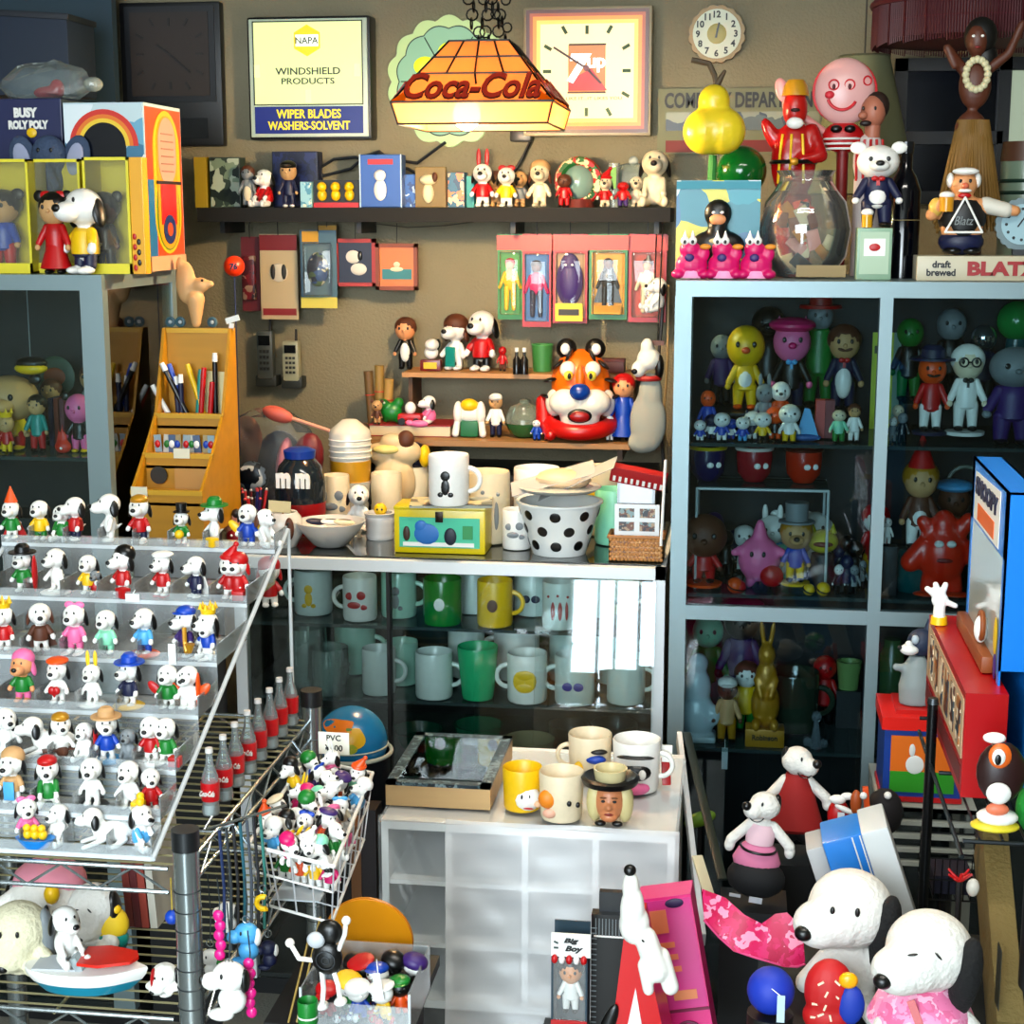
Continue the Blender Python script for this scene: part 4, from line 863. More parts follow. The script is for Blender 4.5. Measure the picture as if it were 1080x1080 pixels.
# rolled card and grey sticks at left of wooden shelves
for i,(q,hh,c) in enumerate(((393,.15,'7a6038'),(401,.165,'a08448'),(408,.13,'b89858'))):
    t=T('rolled_paper',['brown rolled paper furthest left of three behind the bear figurine','middle tallest rolled paper of three behind the bear figurine','tan rolled paper right of three behind the bear figurine'][i],'paper roll',on(q,3.96,LSZ),rot=(0,.06*(i-1),0)); B().cone((0,0,0),.011,.012,hh).add('roll',M(c,.6),t); B().torus((0,0,hh*.6),.012,.0015).add('band',M('c84030'),t)

# ============================================================ on the counter top
CG='items on the counter top'
def cg(px,py): return G(px,py,CZ)
# wood stepped display at left (mustard stair rack) on a dark crate
RKX0=-1.205; RKY=3.06; RKW=.15; mw=M('c8960f',.5,kind='wood')
ry=[RKY+.075*i for i in range(4)]
rz=[W(180,517,ry[0]).z,W(185,478,ry[1]).z,W(195,436,ry[2]).z,W(208,346,ry[3]).z]
KZ=rz[0]-.10
o=T('crate','dark crate carrying the mustard stepped rack, beside the left glass case','crate',(RKX0+RKW/2,RKY,0)); B().box((0,.055,KZ/2),(RKW,.11,KZ)).add('body',M('1a1c1e',.6),o,smooth=0)
t=T('stair_rack','mustard yellow wooden stepped rack holding pens and badges','rack',(RKX0+RKW/2,RKY,KZ)); RO=t.location.copy()
for i in range(4):
    y0=ry[i]-RKY; zt_=rz[i]-KZ; zb_=(rz[i-1]-KZ) if i else 0
    B().span((-RKW/2+.006,y0,max(0,zb_-.03)),(RKW/2-.006,y0+(.010 if i < 3 else .012),zt_)).add('riser_board',mw,t,smooth=0)
    if i < 3: B().span((-RKW/2+.006,y0,zt_-.006-.026),(RKW/2-.006,ry[i+1]-RKY,zt_-.026)).add('tread_board',mw,t,smooth=0)
    B().span((-RKW/2,y0-.004,zt_-.010),(RKW/2,y0+.003,zt_)).add('front_lip',M('dcb028',.45,kind='wood'),t,smooth=0)
for s in (-1,1):
    y=[q-RKY for q in ry]; z=[q-KZ for q in rz]
    B().prism([(0,0),(y[3]+.02,0),(y[3]+.02,z[3]),(y[3]-.01,z[3]),(y[2],z[2]),(y[1],z[1]),(0,z[0])],.006,rot=(0,0,PI/2),c=(s*RKW/2+(.006 if s < 0 else 0),0,0)).add('side_board',mw,t,smooth=0)
def sr(x,y,z): return Vector((RO.x+x,y,z))
SG='pieces on the mustard stepped rack'
q=T('cream_card','blank cream card leaning in the top tier of the mustard rack','card',sr(.036,ry[3]-.014,rz[2]-.03+.006)); B().box((0,0,.05),(.045,.002,.105),rot=(0,.04,0)).add('card',M('e6d8a8'),q,smooth=0)
q=T('tan_card','tan printed card in the lower tier of the mustard rack','card',sr(.030,ry[1]-.004,rz[0]-.02)); B().box((0,0,.03),(.075,.002,.045)).add('card',M('c89a58'),q,smooth=0)
q=T('round_badge','round black badge in the lower tier of the mustard rack','badge',sr(-.040,ry[1]-.006,rz[0]+.0)); B().cone((0,0,.018),.018,.018,.003,rot=(PI/2,0,0),seg=28).add('disc',M('2c281c'),q)
for (x,yi,dz_,lb) in ((.010,1,.004,'middle'),(-.055,0,.0,'lower left')): q=T('price_card','small white handwritten price card on the %s of the mustard rack' % lb,'price tag',sr(x,ry[yi]-.0065,rz[yi]-.014+dz_)); B().box((0,0,.004),(.034,.0015,.020)).add('card',M('e8e2cc'),q,smooth=0)
for i in range(9):
    o=T('badge_pack','packed badge in the mustard rack, %s of its row' % ORD[i],'badge',sr(-.056+.0140*i,ry[2]-.03+.002*(i % 2),rz[1]-.02),group='packed badges in the mustard rack',rot=(0,.08*((i*5) % 3-1),0))
    B().box((0,0,.026),(.015,.003,.05)).add('card',[M('9cb0b8'),M('c8c8c0'),M('5a7090'),M('b0a078')][i % 4],o,smooth=0); B().ell((0,-.003,.032),(.006,.003,.008)).add('badge',[RED,BLU,WH,GRN][(i*3) % 4],o)
for i,(c,lean,hh) in enumerate((('o',-.4,.04),('w',-.5,.05),('l',-.05,.06),('l',.0,.065),('b',-.3,.09),('k',-.45,.10),('t',.1,.075),('r',.1,.08),('y',-.3,.09),('r',.1,.05),('k',.02,.11))):
    o=T('pen','%s marker pen, %s in the top tier of the mustard rack' % ({'k': 'black','b': 'blue','l': 'navy','r': 'red','t': 'teal','y': 'yellow','w': 'white','o': 'orange'}[c],ORD[i]),'pen',sr(-.058+.0100*i,ry[3]-.030-.010*(i % 2),rz[2]-.026),rot=(0,lean,0),group=SG)
    B().cone((0,0,0),.0055,.0055,hh+.02).add('barrel',CC[c],o); B().cone((0,0,hh+.02),.006,.005,.018).add('cap',WH if c in 'lk' else CC[c],o)
k=mpp(RO); t=bpy.data.objects['stair_rack']
for i,q in enumerate((-.062,-.040,.030)):
    o=T('wheel_toy','small grey round wheel toy %s on top of the mustard rack' % ['at the left end','second from the left','at the right'][i],'toy',sr(q,ry[3]+.006,rz[3]),group=SG); B().torus((0,0,.011),.008,.0035,rot=(PI/2,0,0)).add('tyre',M('3c6470'),o); B().ell((0,-.002,.011),.004).add('hub',M('c0c8cc'),o)
# tan cloth toy above the rack
o=T('camel_figure','tan wooden camel figure standing on top of the mustard rack','figure',sr(-.005,ry[3]+.006,rz[3])); link('body',fuse(B().limb((0,0,.0),(0,0,.05),.010,.02).ell((-.02,0,.085),(.022,.015,.045)).ell((.012,0,.08),(.02,.013,.016)).ell((.03,0,.082),(.012,.009,.008)).ell((-.03,0,.12),(.010,.01,.02)),.003,TAN),o); B().ell((.02,-.012,.09),.003).add('eye',BK,o)
# orange ball antenna topper on a stick
o=T('ball_topper','orange ball topper with a dark number on a thin rod','ball',on(262,CY0+.38,CZ)); q=W(247,281,o.location.y); o.location.x=q.x; r_=11*mpp(q); dz=q.z-CZ
B().bar((0,0,0),(0,0,dz),.0015).add('rod',M('2a3c6a'),o); B().ell((0,0,dz),r_,u=20,v=14).add('ball',M('ee4818',.35),o); text('76',.014,M('1c2050'),o,(.006,-r_*.98,dz),bold=.03)
o=T('tag_stand','small white folded price tag clipped to the top right of the mustard rack','price tag',sr(.07,ry[3]+.006,rz[3]-.03)); B().box((0,0,.025),(.010,.002,.03),rot=(0,.15,0)).box((.004,0,.048),(.03,.002,.012),rot=(0,-.3,0)).add('card',M('e6e8e4'),o,smooth=0); B().bar((0,.003,0),(0,.003,.045),.0015).add('clip',CHROME,o)

# pens in a cup, jars etc. along the counter
o=T('pencil_pot','grey pot crowded with dark red, blue and black pencils beside the mustard rack','pot',on(266,CY0+.16,CZ)); B().lathe([(.001,.002),(.030,0),(.033,.05),(.030,.05),(.027,.006),(.001,.006)]).add('pot',M('9a9c98'),o)
rank=sorted(range(16),key=lambda i: (.006+.017*((i*7) % 10)/10)*math.cos(i*2.4))
for i in range(16):
    a=i*2.4; rr=.006+.017*((i*7) % 10)/10; d=Vector((rr*math.cos(a),rr*math.sin(a),.006)); e=d*1.0+Vector((d.x*1.1,d.y*1.1,.085+.02*((i*3) % 5)/5)); 
    pp=T('pencil','','pencil',o.location+d,group='pencils in the grey pot'); pp['label']='%s pencil, %s of those in the grey pot' % (['dark red','navy','bright red','black','brown','purple'][i % 6],ORD[rank.index(i)])
    B().bar((0,0,0),e-d,.0032,6).add('barrel',[M('7a1c20'),M('1c2a6a'),M('c0282c'),M('18181c'),M('5a3020'),M('3c2060')][i % 6],pp); B().ell(e-d,.0036,u=8,v=6).add('eraser',[M('c8c0b8'),M('d05050')][i % 2],pp)
o=T('lidded_jar','dark candy jar with blue lid, white lettering and red lower half','jar',on(318,CY0+.24,CZ)); k=mpp(o.location)
B().lathe([(.001,0),(24*k,0),(26*k,8*k),(26*k,34*k)]).add('red_base',M('a81820',.3),o); B().lathe([(26*k,34*k),(27*k,55*k),(22*k,72*k),(15*k,80*k)]).add('glass_body',M('2a343c',.12),o)
B().lathe([(16*k,80*k),(17*k,88*k),(10*k,91*k),(.001,91*k)]).add('lid',M('1c4aa0',.3),o); text('m m',16*k,WH,o,(0,-27.5*k,60*k),w=36*k,bold=.06,depth=.003)
o['label']='dark candy jar with blue lid and white letters on the counter'
o=T('cap_hat_toy','peach and red mushroom like toy left of the pencil pot','toy',on(250,CY0+.07,CZ)); k=mpp(o.location)*.62; B().ell((0,0,18*k),(18*k,14*k,18*k)).add('red_body',M('b01c28'),o); B().ell((-8*k,0,42*k),(14*k,10*k,22*k)).add('peach_top',M('e8a088'),o); B().ell((4*k,-10*k,60*k),(8*k,8*k,8*k)).add('dark_tuft',M('2c2428'),o); 
for q in range(5): B().ell(((-10+5*q)*k,-13*k,(12+(q % 2)*10)*k),2.2*k,u=8,v=6).add('white_dot',WH,o)
o=T('toy_bag','big clear plastic bag of brownish toys behind the pencil pot','bag of toys',on(284,CY0+.42,CZ)); k=mpp(o.location)
for nm,c,d,m_ in (('brown_toy',(-26,0,72),(20,14,34),M('9a6850',.7)),('navy_toy',(10,5,60),(24,14,30),M('20283c',.5)),('striped_toy',(-12,-16,44),(18,8,16),PRINT(['141c28','c8ccd0','28384c'],40)),('maroon_toy',(44,-5,60),(17,12,30),M('7a2430',.5)),('pink_toy',(22,-15,62),(8,8,24),M('c88890',.5)),('dark_bundle',(0,0,18),(52,16,17),M('4c1c20',.6))):
    B().ell([v*k for v in c],[v*k for v in d],rot=(0,.2,0)).add(nm,m_,o)
b=B().ell((2*k,0,56*k),(60*k,24*k,56*k),u=13,v=9)
for v in b.bm.verts: v.co += Vector((math.sin(v.co.z*170)*3*k,math.sin(v.co.x*190)*2*k,math.sin(v.co.x*150)*4*k)); v.co.z=max(v.co.z,0)
b.add('film',GL((.95,.97,.97),1.3,.07,(.6,.62,.6),rough=.1),o,smooth=0)
o=T('guitar_toy','salmon pink toy guitar with a thin neck above the bag of toys','toy',on(293,CY0+.36,CZ+112*k)); B().ell((0,0,0),(17*k,6*k,8*k),rot=(0,.3,0)).add('body',M('c86858',.5),o); B().bar((12*k,0,-3*k),(54*k,0,-16*k),2*k).add('neck',M('d8a088',.4),o)
o=T('santa_mug','stack of clear plastic cups with a yellow bottom label','cups',cg(362,553)+Vector((0,.08,0))); k=mpp(o.location)
B().lathe([(.001,0),(17*k,0),(22*k,40*k)]).add('lower_cup',M('c8c6be',.2),o); B().lathe([(20*k,36*k),(21.5*k,62*k)]).add('yellow_band',M('c89c20'),o); B().lathe([(21*k,62*k),(22*k,90*k),(20*k,94*k),(8*k,104*k),(.001,105*k)]).add('upper_cups',M('d6d4cc',.25),o)
o.name='cup_stack'
for z_ in (66,72,78,84): B().torus((0,0,z_*k),22*k,.8*k).add('cup_rim',M('f0efe8',.2),o)
o['label']='tall stack of whitish plastic cups with a yellow lower part on the counter'
mug(355,553,CZ,52,'c','cream tall tumbler with grey print in front of the cup stack',r=.27,handle=False,band=None,decal='wide',dcol='e',name='tumbler',cat='tumbler',loc=cg(355,553))
o=T('white_bowl','wide white bowl with blue and black striped fish toys','bowl',cg(349,576)); k=mpp(o.location)
B().lathe([(14*k,0),(18*k,2*k),(32*k,18*k),(37*k,27*k),(35*k,27*k),(29*k,16*k),(14*k,4*k),(.001,4*k)],seg=36).add('bowl',M('d8d6d2',.25),o)
for i,(x,c,lab) in enumerate(((-14,'l','navy'),(2,'w','white black-lined'),(16,'c','cream'))):
    q=T('slipper_toy','%s flat toy slipper lying in the white bowl' % lab,'toy',o.location+Vector((x*k,-4*k,20*k)),rot=(.3,.15,.6),group='slippers in the white bowl'); B().ell((0,0,0),(12*k,5*k,3.2*k)).add('body',CC[c],q); B().ell((0,0,2.2*k),(8*k,1.2*k,1.6*k)).add('stripe',BK,q)
o=T('round_pot','round white pot with a small red mouth mark at the counter left','pot',cg(299,576)); k=mpp(o.location); B().lathe([(.001,0),(14*k,0),(21*k,14*k),(20*k,30*k),(15*k,37*k),(13*k,36*k),(16*k,28*k),(.001,8*k)]).add('body',M('dcdad6',.25),o); B().ell((4*k,-20.5*k,16*k),(4*k,1.2*k,2*k)).add('red_mark',M('b02840'),o)
B().box((-3*k,0,42*k),(24*k,.0015,12*k),rot=(0,.05,0)).add('price_card',M('e8dcb0'),o,smooth=0); B().bar((0,1*k,20*k),(0,1*k,42*k),1*k).add('card_stick',M('b08850'),o); B().ell((12*k,-18*k,22*k),(5*k,3*k,12*k)).add('brown_ear',BRN,o)
o=T('ribbed_pot','small white ribbed pot with a yellow chick on its rim','pot',cg(401,568)); k=mpp(o.location)
B().lathe([(.001,0),(14*k,0),(15*k,4*k),(14*k,8*k),(15.5*k,12*k),(14.5*k,16*k),(16*k,20*k),(15*k,24*k),(17*k,28*k),(13*k,28*k),(12*k,4*k),(.001,4*k)]).add('body',M('dedcd8',.25),o)
B().ell((2*k,-6*k,32*k),(7*k,6*k,7*k)).add('chick',YEL,o); B().ell((0,-12*k,33*k),(1.2*k,1*k,1.2*k)).ell((5*k,-12*k,33*k),(1.2*k,1*k,1.2*k)).add('chick_eyes',BK,o)
mug(402,560,CZ,48,'c','cream cup holding a limp tan plush between the cup stack and ribbed pot',r=.33,handle=False,name='cup',cat='cup',loc=cg(402,552)+Vector((0,.06,0)))
o=T('ceramic_dog','cream and brown ceramic animal with floppy ears behind the slim white dog','ceramic animal',cg(405,548)+Vector((0,.12,0))); k=mpp(o.location)
link('body',fuse(B().ell((-14*k,0,60*k),(18*k,14*k,12*k)).ell((10*k,0,62*k),(20*k,14*k,14*k)).ell((0,-4*k,74*k),(14*k,10*k,9*k)).ell((0,0,30*k),(24*k,18*k,30*k)),2*k,M('d8c4a0',.4)),o); B().ell((14*k,-6*k,76*k),(9*k,8*k,10*k)).add('brown_patch',BRN,o); B().ell((-6*k,-12*k,66*k),(14*k,6*k,5*k)).add('pale_yellow_fin',M('e8d890'),o)
dog(382,548,CZ,52,label='slim white toy dog with black ears standing beside the ribbed pot',loc=cg(379,560),group=None,shirt=None,face=15)
o=T('penguin_pot','cream pot with dark blue penguin head lid and yellow beak','pot',cg(432,540)+Vector((0,.05,0))); k=mpp(o.location)
B().lathe([(.001,0),(15*k,0),(17*k,20*k),(15*k,32*k)]).add('body',M('e4dac0',.3),o); B().ell((0,0,42*k),(18*k,16*k,16*k)).add('dark_head',M('161c34',.25),o); B().ell((14*k,-8*k,44*k),(6*k,10*k,12*k)).add('yellow_beak',YEL,o); B().ell((5*k,-16*k,46*k),2.5*k).add('eye',WH,o)
o.location.z=CZ+.03; B().cone((0,0,-.03),16*k,15*k,.03).add('saucer',M('d8ccb0'),o)
# yellow lunch box with comic panel
a=cg(416,583); b2=cg(511,587); k=mpp(a); wl=b2.x-a.x; o=T('lunch_box','yellow tin lunch box with a blue animal picture on the front','lunch box',((a.x+b2.x)/2,a.y,CZ)); hl=47*k
B().box((0,.045,hl/2),(wl,.09,hl),bev=.004).add('body',M('e2cc14',.3),o); B().box((0,-.0008,hl*.48),(wl*.88,.002,hl*.68)).add('picture',M('5cc8a8',.3),o,smooth=0)
B().ell((-wl*.14,-.003,hl*.45),(wl*.14,.003,hl*.24)).ell((-wl*.2,-.003,hl*.62),(wl*.07,.003,hl*.14)).add('blue_animal',M('2c7cc0'),o); B().ell((wl*.12,-.003,hl*.4),(wl*.07,.003,hl*.2)).add('dark_animal',M('18243c'),o); B().ell((-wl*.36,-.003,hl*.45),(wl*.04,.003,hl*.17)).add('brown_animal',M('4a2c1c'),o)
B().box((wl*.31,-.003,hl*.5),(wl*.11,.002,hl*.3)).add('green_panel',M('3c9c60'),o,smooth=0); B().span((-wl*.40,-.0035,hl*.17),(wl*.38,-.002,hl*.26)).add('snow_strip',WH,o,smooth=0); B().box((0,-.003,hl*.84),(.016,.006,.022),bev=.001).add('latch',M('3a2818',.3,.6),o)
B().box((0,.045,hl+.002),(wl*1.01,.092,.008),bev=.003).add('lid',M('d8c418',.3),o)
ltop=CZ+hl+.006
q=T('magazine','flat dark edged booklet lying on the yellow lunch box','booklet',o.location+Vector((.02,.03,hl+.0065)),.15); B().box((0,0,.003),(.17,.10,.005)).add('pages',M('a8a898'),q,smooth=0); B().box((0,0,.006),(.172,.102,.001)).add('cover',PRINT(['707468','c8c0a0','303c40','98a0a0'],30),q,smooth=0)
mug(0,0,0,55,'w','large white mug with a small dog print standing on the lunch box',r=.40,side=1,decal='fig',dcol='k',loc=(W(474,530,CY0+.06).x,CY0+.055,ltop+.0075),hgt=.105)
mug(0,0,0,60,'c','cream tall measuring cup with black marks behind the white mug',r=.33,handle=False,name='measuring_cup',cat='cup',loc=(W(513,545,CY0+.2).x,CY0+.2,CZ),hgt=.155,decal='stripes',dcol='e')
mug(0,0,0,60,'w','white storage jar with yellow flower print and loose top',r=.34,handle=False,name='jar',cat='jar',loc=(W(566,540,CY0+.30).x,CY0+.30,CZ),hgt=.15,decal='dot',dcol='y')
mug(0,0,0,60,'w','white squat tumbler with blue speckles behind the polka dot tub',r=.36,handle=False,name='tumbler',cat='tumbler',loc=(W(545,568,CY0+.14).x,CY0+.14,CZ),hgt=.085,decal='wide',dcol='e')
mug(0,0,0,60,'c','cream narrow cup with a yellow pattern standing behind the tub',r=.34,handle=False,name='cup',cat='cup',loc=(W(634,540,CY0+.33).x,CY0+.33,CZ),hgt=.15,decal='sq',dcol='y')
mug(0,0,0,60,'m','pale mint tall container at the counter back, near the wicker basket',r=.34,handle=False,name='container',cat='container',loc=(W(647,560,CY0+.22).x,CY0+.22,CZ),hgt=.12)
# polka dot tub
o=T('polka_dot_tub','white tub with black polka dots piled with plates','tub',cg(587,588)+Vector((0,.05,0))); k=mpp(o.location); r0,r1,hh=28*k,44*k,54*k
B().lathe([(.001,0),(r0,0),(r1,hh),(r1*1.04,hh),(r1*1.04,hh+.004),(r1*.95,hh+.004),(r0*.92,.006),(.001,.006)],seg=40).add('tub',M('dfe2e0',.25),o)
for (row,n,ph) in ((.22,8,.0),(.52,8,.39),(.82,8,.0)):
    for i in range(n):
        a=ph+i*2*PI/n; rr=r0+(r1-r0)*row
        B().ell((0,0,0),(6*k,1.0*k,5.6*k)).add('black_dot',BK,o,loc=(rr*math.cos(a),rr*math.sin(a),hh*row),rot=(math.atan2(r1-r0,hh),0,a+PI/2)) if math.sin(a) < .35 else None
q=T('fabric_heap','crumpled clear wrapped cream plates heaped on the polka dot tub','plates',o.location+Vector((0,0,hh+.005)))
B().lathe([(.001,0),(38*k,2*k),(44*k,6*k),(.001,7*k)],seg=30).add('lower_plate',M('cfd2ce',.2),q); B().ell((4*k,0,14*k),(30*k,24*k,11*k)).add('upper_bundle',M('e8cba8',.4),q,smooth=True)
B().box((-6*k,-10*k,16*k),(90*k,30*k,.6*k),rot=(.35,-.28,.1)).box((20*k,-10*k,16*k),(90*k,30*k,.6*k),rot=(.3,-.45,-.2)).add('clear_wrap',GL((.96,.97,.98),1.5,.28,(.85,.85,.85),rough=.1),q,smooth=0)
# wicker basket with photo cards
a=cg(642,592); b2=cg(703,595); o=T('wicker_basket','small square wicker basket holding photo cards at the counter right corner','basket',((a.x+b2.x)/2-.004,a.y,CZ)); wl=(b2.x-a.x)*.94; k=mpp(a); hb=26*k
wick=PRINT(['c89458','b07c40','d8a868','8a5c2c'],110)
b=B(); b.span((-wl/2,0,0),(wl/2,.004,hb)).span((-wl/2,.066,0),(wl/2,.07,hb)).span((-wl/2,0,0),(-wl/2+.004,.07,hb)).span((wl/2-.004,0,0),(wl/2,.07,hb)).span((-wl/2,0,0),(wl/2,.07,.003)); b.add('basket',wick,o,smooth=0)
b=B()
for j in range(5):
    for i in range(14): b.ell((-wl/2+wl*(i+.5)/14,-.0015,hb*(j+.5)/5),(wl/30,.003,hb/12),rot=(0,.3*(1 if (i+j) % 2 else -1),0),u=8,v=5)
b.add('weave',M('c08a4c',.6),o); B().tube([(-wl/2,0,hb),(wl/2,0,hb),(wl/2,.07,hb),(-wl/2,.07,hb)],.004,closed=True).add('rim',M('a87840',.6),o)
for i,(x,z_,c,lab) in enumerate(((0,.075,'white photo card with six small pictures standing in the wicker basket',0),)):
    q=T('photo_card',c,'card',o.location+Vector((0,.02,.006)),0); B().box((0,0,.055),(wl*.82,.002,.108)).add('card',M('e8eaea'),q,smooth=0)
    for r_ in range(3):
        for c_ in range(2): B().box(((c_-.5)*wl*.38,-.0015,.035+r_*.028),(wl*.28,.001,.019)).add('photo',PRINT(['7a4a2c','2c2c34','b0987a','8aa0a0'],90,seed=r_*2+c_),q,smooth=0)
q=T('mirror_stand','dark slanted phone display leaning behind the photo card','display',o.location+Vector((-.005,.045,.005)),rot=(-.15,0,0)); B().box((0,0,.085),(wl*.7,.006,.16)).add('panel',M('26343a',.2),q,smooth=0); B().box((0,-.004,.085),(wl*.6,.001,.12)).add('screen',M('141c24',.1),q,smooth=0)
q=T('red_sign','red slanted strip with white lettering above the wicker basket','sign',o.location+Vector((.0,.062,.165)),rot=(.4,.18,0)); B().box((0,0,.0),(wl*1.05,.02,.036),bev=.002).add('body',M('b01c24'),q); 
for i in range(9): B().box((-wl*.44+wl*.11*i,-.0105,-.008),(wl*.05,.001,.012)).add('white_mark',WH,q,smooth=0)
B().box((0,.01,-.08),(.03,.003,.165)).add('strut',M('402020'),q,smooth=0)
o=B().bar(W(697,576,CY0+.03),W(702,485,CY0+.08),.003).add('stick',WH); tag(o,'thin white stick standing at the right end of the counter','stick')
# ============================================================ cups inside the counter case
MG='mugs on the upper glass shelf of the counter'; M2='mugs on the middle glass shelf of the counter'
def cm(px,Y,z,hh,c,label,**k): return mug(0,0,0,0,c,label,loc=on(px,Y,z),hgt=hh,**k)
MINTG=M('b4dccb',.2); PALE=M('e2ece8',.25); GGR=M('189030',.2); JAD=M('3cc088',.25)
for a in ((331,3.30,CS1,.098,PALE,'pale mug with yellow and black cartoon print, left end of the upper glass shelf',dict(side=-1,decal='fig',dcol='y')),
 (380,3.26,CS1,.095,'w','white straight mug with red and black print on the upper glass shelf',dict(side=-1,decal='wide',dcol='r',r=.38)),
 (421,3.30,CS1,.10,MINTG,'frosted mint mug with grey print and right handle on the upper glass shelf',dict(side=1,decal='fig',dcol='e',r=.38)),
 (467,3.25,CS1,.098,GGR,'bright green glass mug with white crest on the upper glass shelf',dict(handle=False,decal='dot',dcol='w')),
 (499,3.36,CS1,.09,PALE,'pale mug half hidden between the green and the yellow mugs',dict(side=1)),
 (522,3.25,CS1,.098,'y','yellow mug with a dark round print on the upper glass shelf',dict(side=1,decal='dot',dcol='n',r=.38)),
 (562,3.36,CS1,.095,PALE,'pale mug with a navy print behind the red striped mug',dict(side=1,decal='blue',dcol='l')),
 (590,3.25,CS1,.10,'w','white mug with two dark red bars on the upper glass shelf',dict(handle=False,decal='stripes',dcol='r',r=.36)),
 (622,3.36,CS1,.10,'w','white mug with orange print right of the red barred mug',dict(side=1,decal='fig',dcol='o',r=.38)),
 (655,3.40,CS1,.09,'c','cream mug with a dark band near the right end of the upper glass shelf',dict(side=1,band='k')),
 (375,3.42,CS2,.11,MINTG,'tall frosted mint mug at the back of the middle glass shelf',dict(side=1)),
 (400,3.26,CS2,.10,PALE,'pale mug left of the case divider on the middle glass shelf',dict(side=1,r=.36)),
 (424,3.34,CS2,.095,MINTG,'mint mug with right handle just right of the case divider',dict(side=1,r=.38)),
 (458,3.25,CS2,.10,PALE,'plain milky white mug with right handle on the middle glass shelf',dict(side=1,r=.40)),
 (492,3.42,CS2,.12,PALE,'tall pale cup behind the jade green cup',dict(handle=False,r=.34)),
 (504,3.25,CS2,.115,JAD,'jade green tapered cup on the middle glass shelf',dict(handle=False,r=.38,taper=.78)),
 (556,3.25,CS2,.105,'w','white mug with a square yellow print and left handle',dict(side=-1,decal='sq',dcol='y',r=.40)),
 (545,3.42,CS2,.12,'w','white mug with red print behind the yellow print mug',dict(side=-1,decal='dot',dcol='r')),
 (606,3.25,CS2,.105,'w','white mug with blue print and left handle on the middle glass shelf',dict(side=-1,decal='blue',dcol='b',r=.40)),
 (600,3.42,CS2,.115,PALE,'pale mug behind the blue print mug',dict(side=1,r=.38)),
 (660,3.27,CS2,.10,'w','white mug with right handle at the right end of the middle glass shelf',dict(side=1,r=.40)),
 (650,3.42,CS2,.12,PALE,'pale mug behind the last mug of the middle glass shelf',dict(side=1,r=.40))):
    cm(*a[:6],group=MG if a[2] == CS1 else M2,**a[6])
GLS=GL((.82,.9,.86),1.6,.18,(.5,.62,.58))
for px,Y,hh,r,lab in ((325,3.30,.13,.34,'clear glass tumbler at the left end of the middle glass shelf'),(347,3.25,.10,.45,'smoky clear glass jar next to the clear tumbler')):
    o=T('glass_tumbler',lab,'glass',on(px,Y,CS2),sc=hh,group='clear glasses on the middle glass shelf'); B().lathe([(.001,.02),(r*.8,0),(r,.5),(r*.95,1),(r*.9,1),(r*.93,.5),(r*.7,.06),(.001,.06)]).add('body',GLS,o); B().torus((0,0,.6),r,.02).torus((0,0,.35),r*.97,.02).add('ribs',GLS,o)
GB='bowls and pans on the lower glass shelf'
def bowl(px,Y,r,h,m,label,z=None,**k):
    o=T('bowl',label,'bowl',on(px,Y,CS3 if z is None else z),group=GB); B().lathe([(.001,.003),(r*.5,0),(r*.9,h*.6),(r,h),(r*.95,h),(r*.84,h*.6),(.001,.012)],seg=32).add('body',m,o); return o
bowl(505,3.34,.055,.085,M('2a7458',.15),'green glass bowl at the back of the lower glass shelf'); bowl(440,3.36,.06,.06,M('1c5a48',.15),'dark green glass bowl left of the other green bowl')
bowl(505,3.25,.04,.05,M('2f8464',.15),'small green glass bowl in front of the larger green bowl'); bowl(558,3.27,.055,.08,M('a8a080',.2),'beige bowl with clear glass inside, behind the yellow face mug')
for px,Y,r,lab in ((600,3.32,.045,'black pan with steep sides behind the face mugs'),(648,3.34,.05,'dark pot at the right of the lower glass shelf')):
    o=bowl(px,Y,r,.10,M('14161a',.3),lab); o.name='pan'; B().bar((r*.9,0,.085),(r*1.6,-.01,.09),.006).add('handle',BK,o)
bowl(676,3.42,.04,.09,M('20201e',.3),'dark pot in the right corner of the lower glass shelf')
# ============================================================ inside the right case
CA='toys on the top shelf of the right case'; CB='toys on the middle shelf of the right case'; CN='toys on the lowest shelf of the right case'
def cf(px,Y,z,hh,label,**k): return fig(0,0,0,0,label,loc=on(px,Y,z),hgt=hh,**k)
def cdog(px,Y,z,hh,label,**k): return dog(0,0,0,0,loc=on(px,Y,z),h=hh,label=label,**k)
def step(px0,px1,Y0,Y1,z0,z1,label,m=None):
    a=on(px0,Y0,z0); b=on(px1,Y0,z0); o=T('display_riser',label,'riser',((a.x+b.x)/2,Y0,z0)); w=b.x-a.x
    B().span((-w/2,0,z1-z0-.005),(w/2,Y1-Y0,z1-z0)).span((-w/2,0,0),(-w/2+.004,Y1-Y0,z1-z0-.005)).span((w/2-.004,0,0),(w/2,Y1-Y0,z1-z0-.005)).add('body',m or M('101820',.3),o,smooth=0); return z1
ZU=step(745,905,3.30,3.48,RS1,RS1+.04,'dark step raising the big bobble head toys in the right case')
cf(785,3.37,ZU,.175,'yellow big headed chick figure on the top shelf of the right case',skin='y',shirt='y',trouser='y',shoe='o',nose='o',belly='w',head=.24,group=CA)
cf(833,3.36,ZU,.185,'pink pig bobble head in a black jacket and magenta hat',skin='p',shirt='k',trouser='l',head=.22,ears='point',nose='f',hat='beret',hatc='f',tie='a',group=CA)
cf(888,3.37,ZU,.175,'moustached figure with red neckerchief and white bib in the right case',skin='i',shirt='l',trouser='l',head=.19,mous='n',hair='n',apron='w',tie='r',group=CA)
cf(760,3.44,ZU,.15,'dim purple grey figure behind the chick',skin='e',shirt='v',trouser='k',group=CA)
cf(862,3.43,ZU,.22,'tall dark green figure with a dark red hat behind the pig',skin='e',shirt='g',trouser='g',hat='brim',hatc='r',head=.13,group=CA)
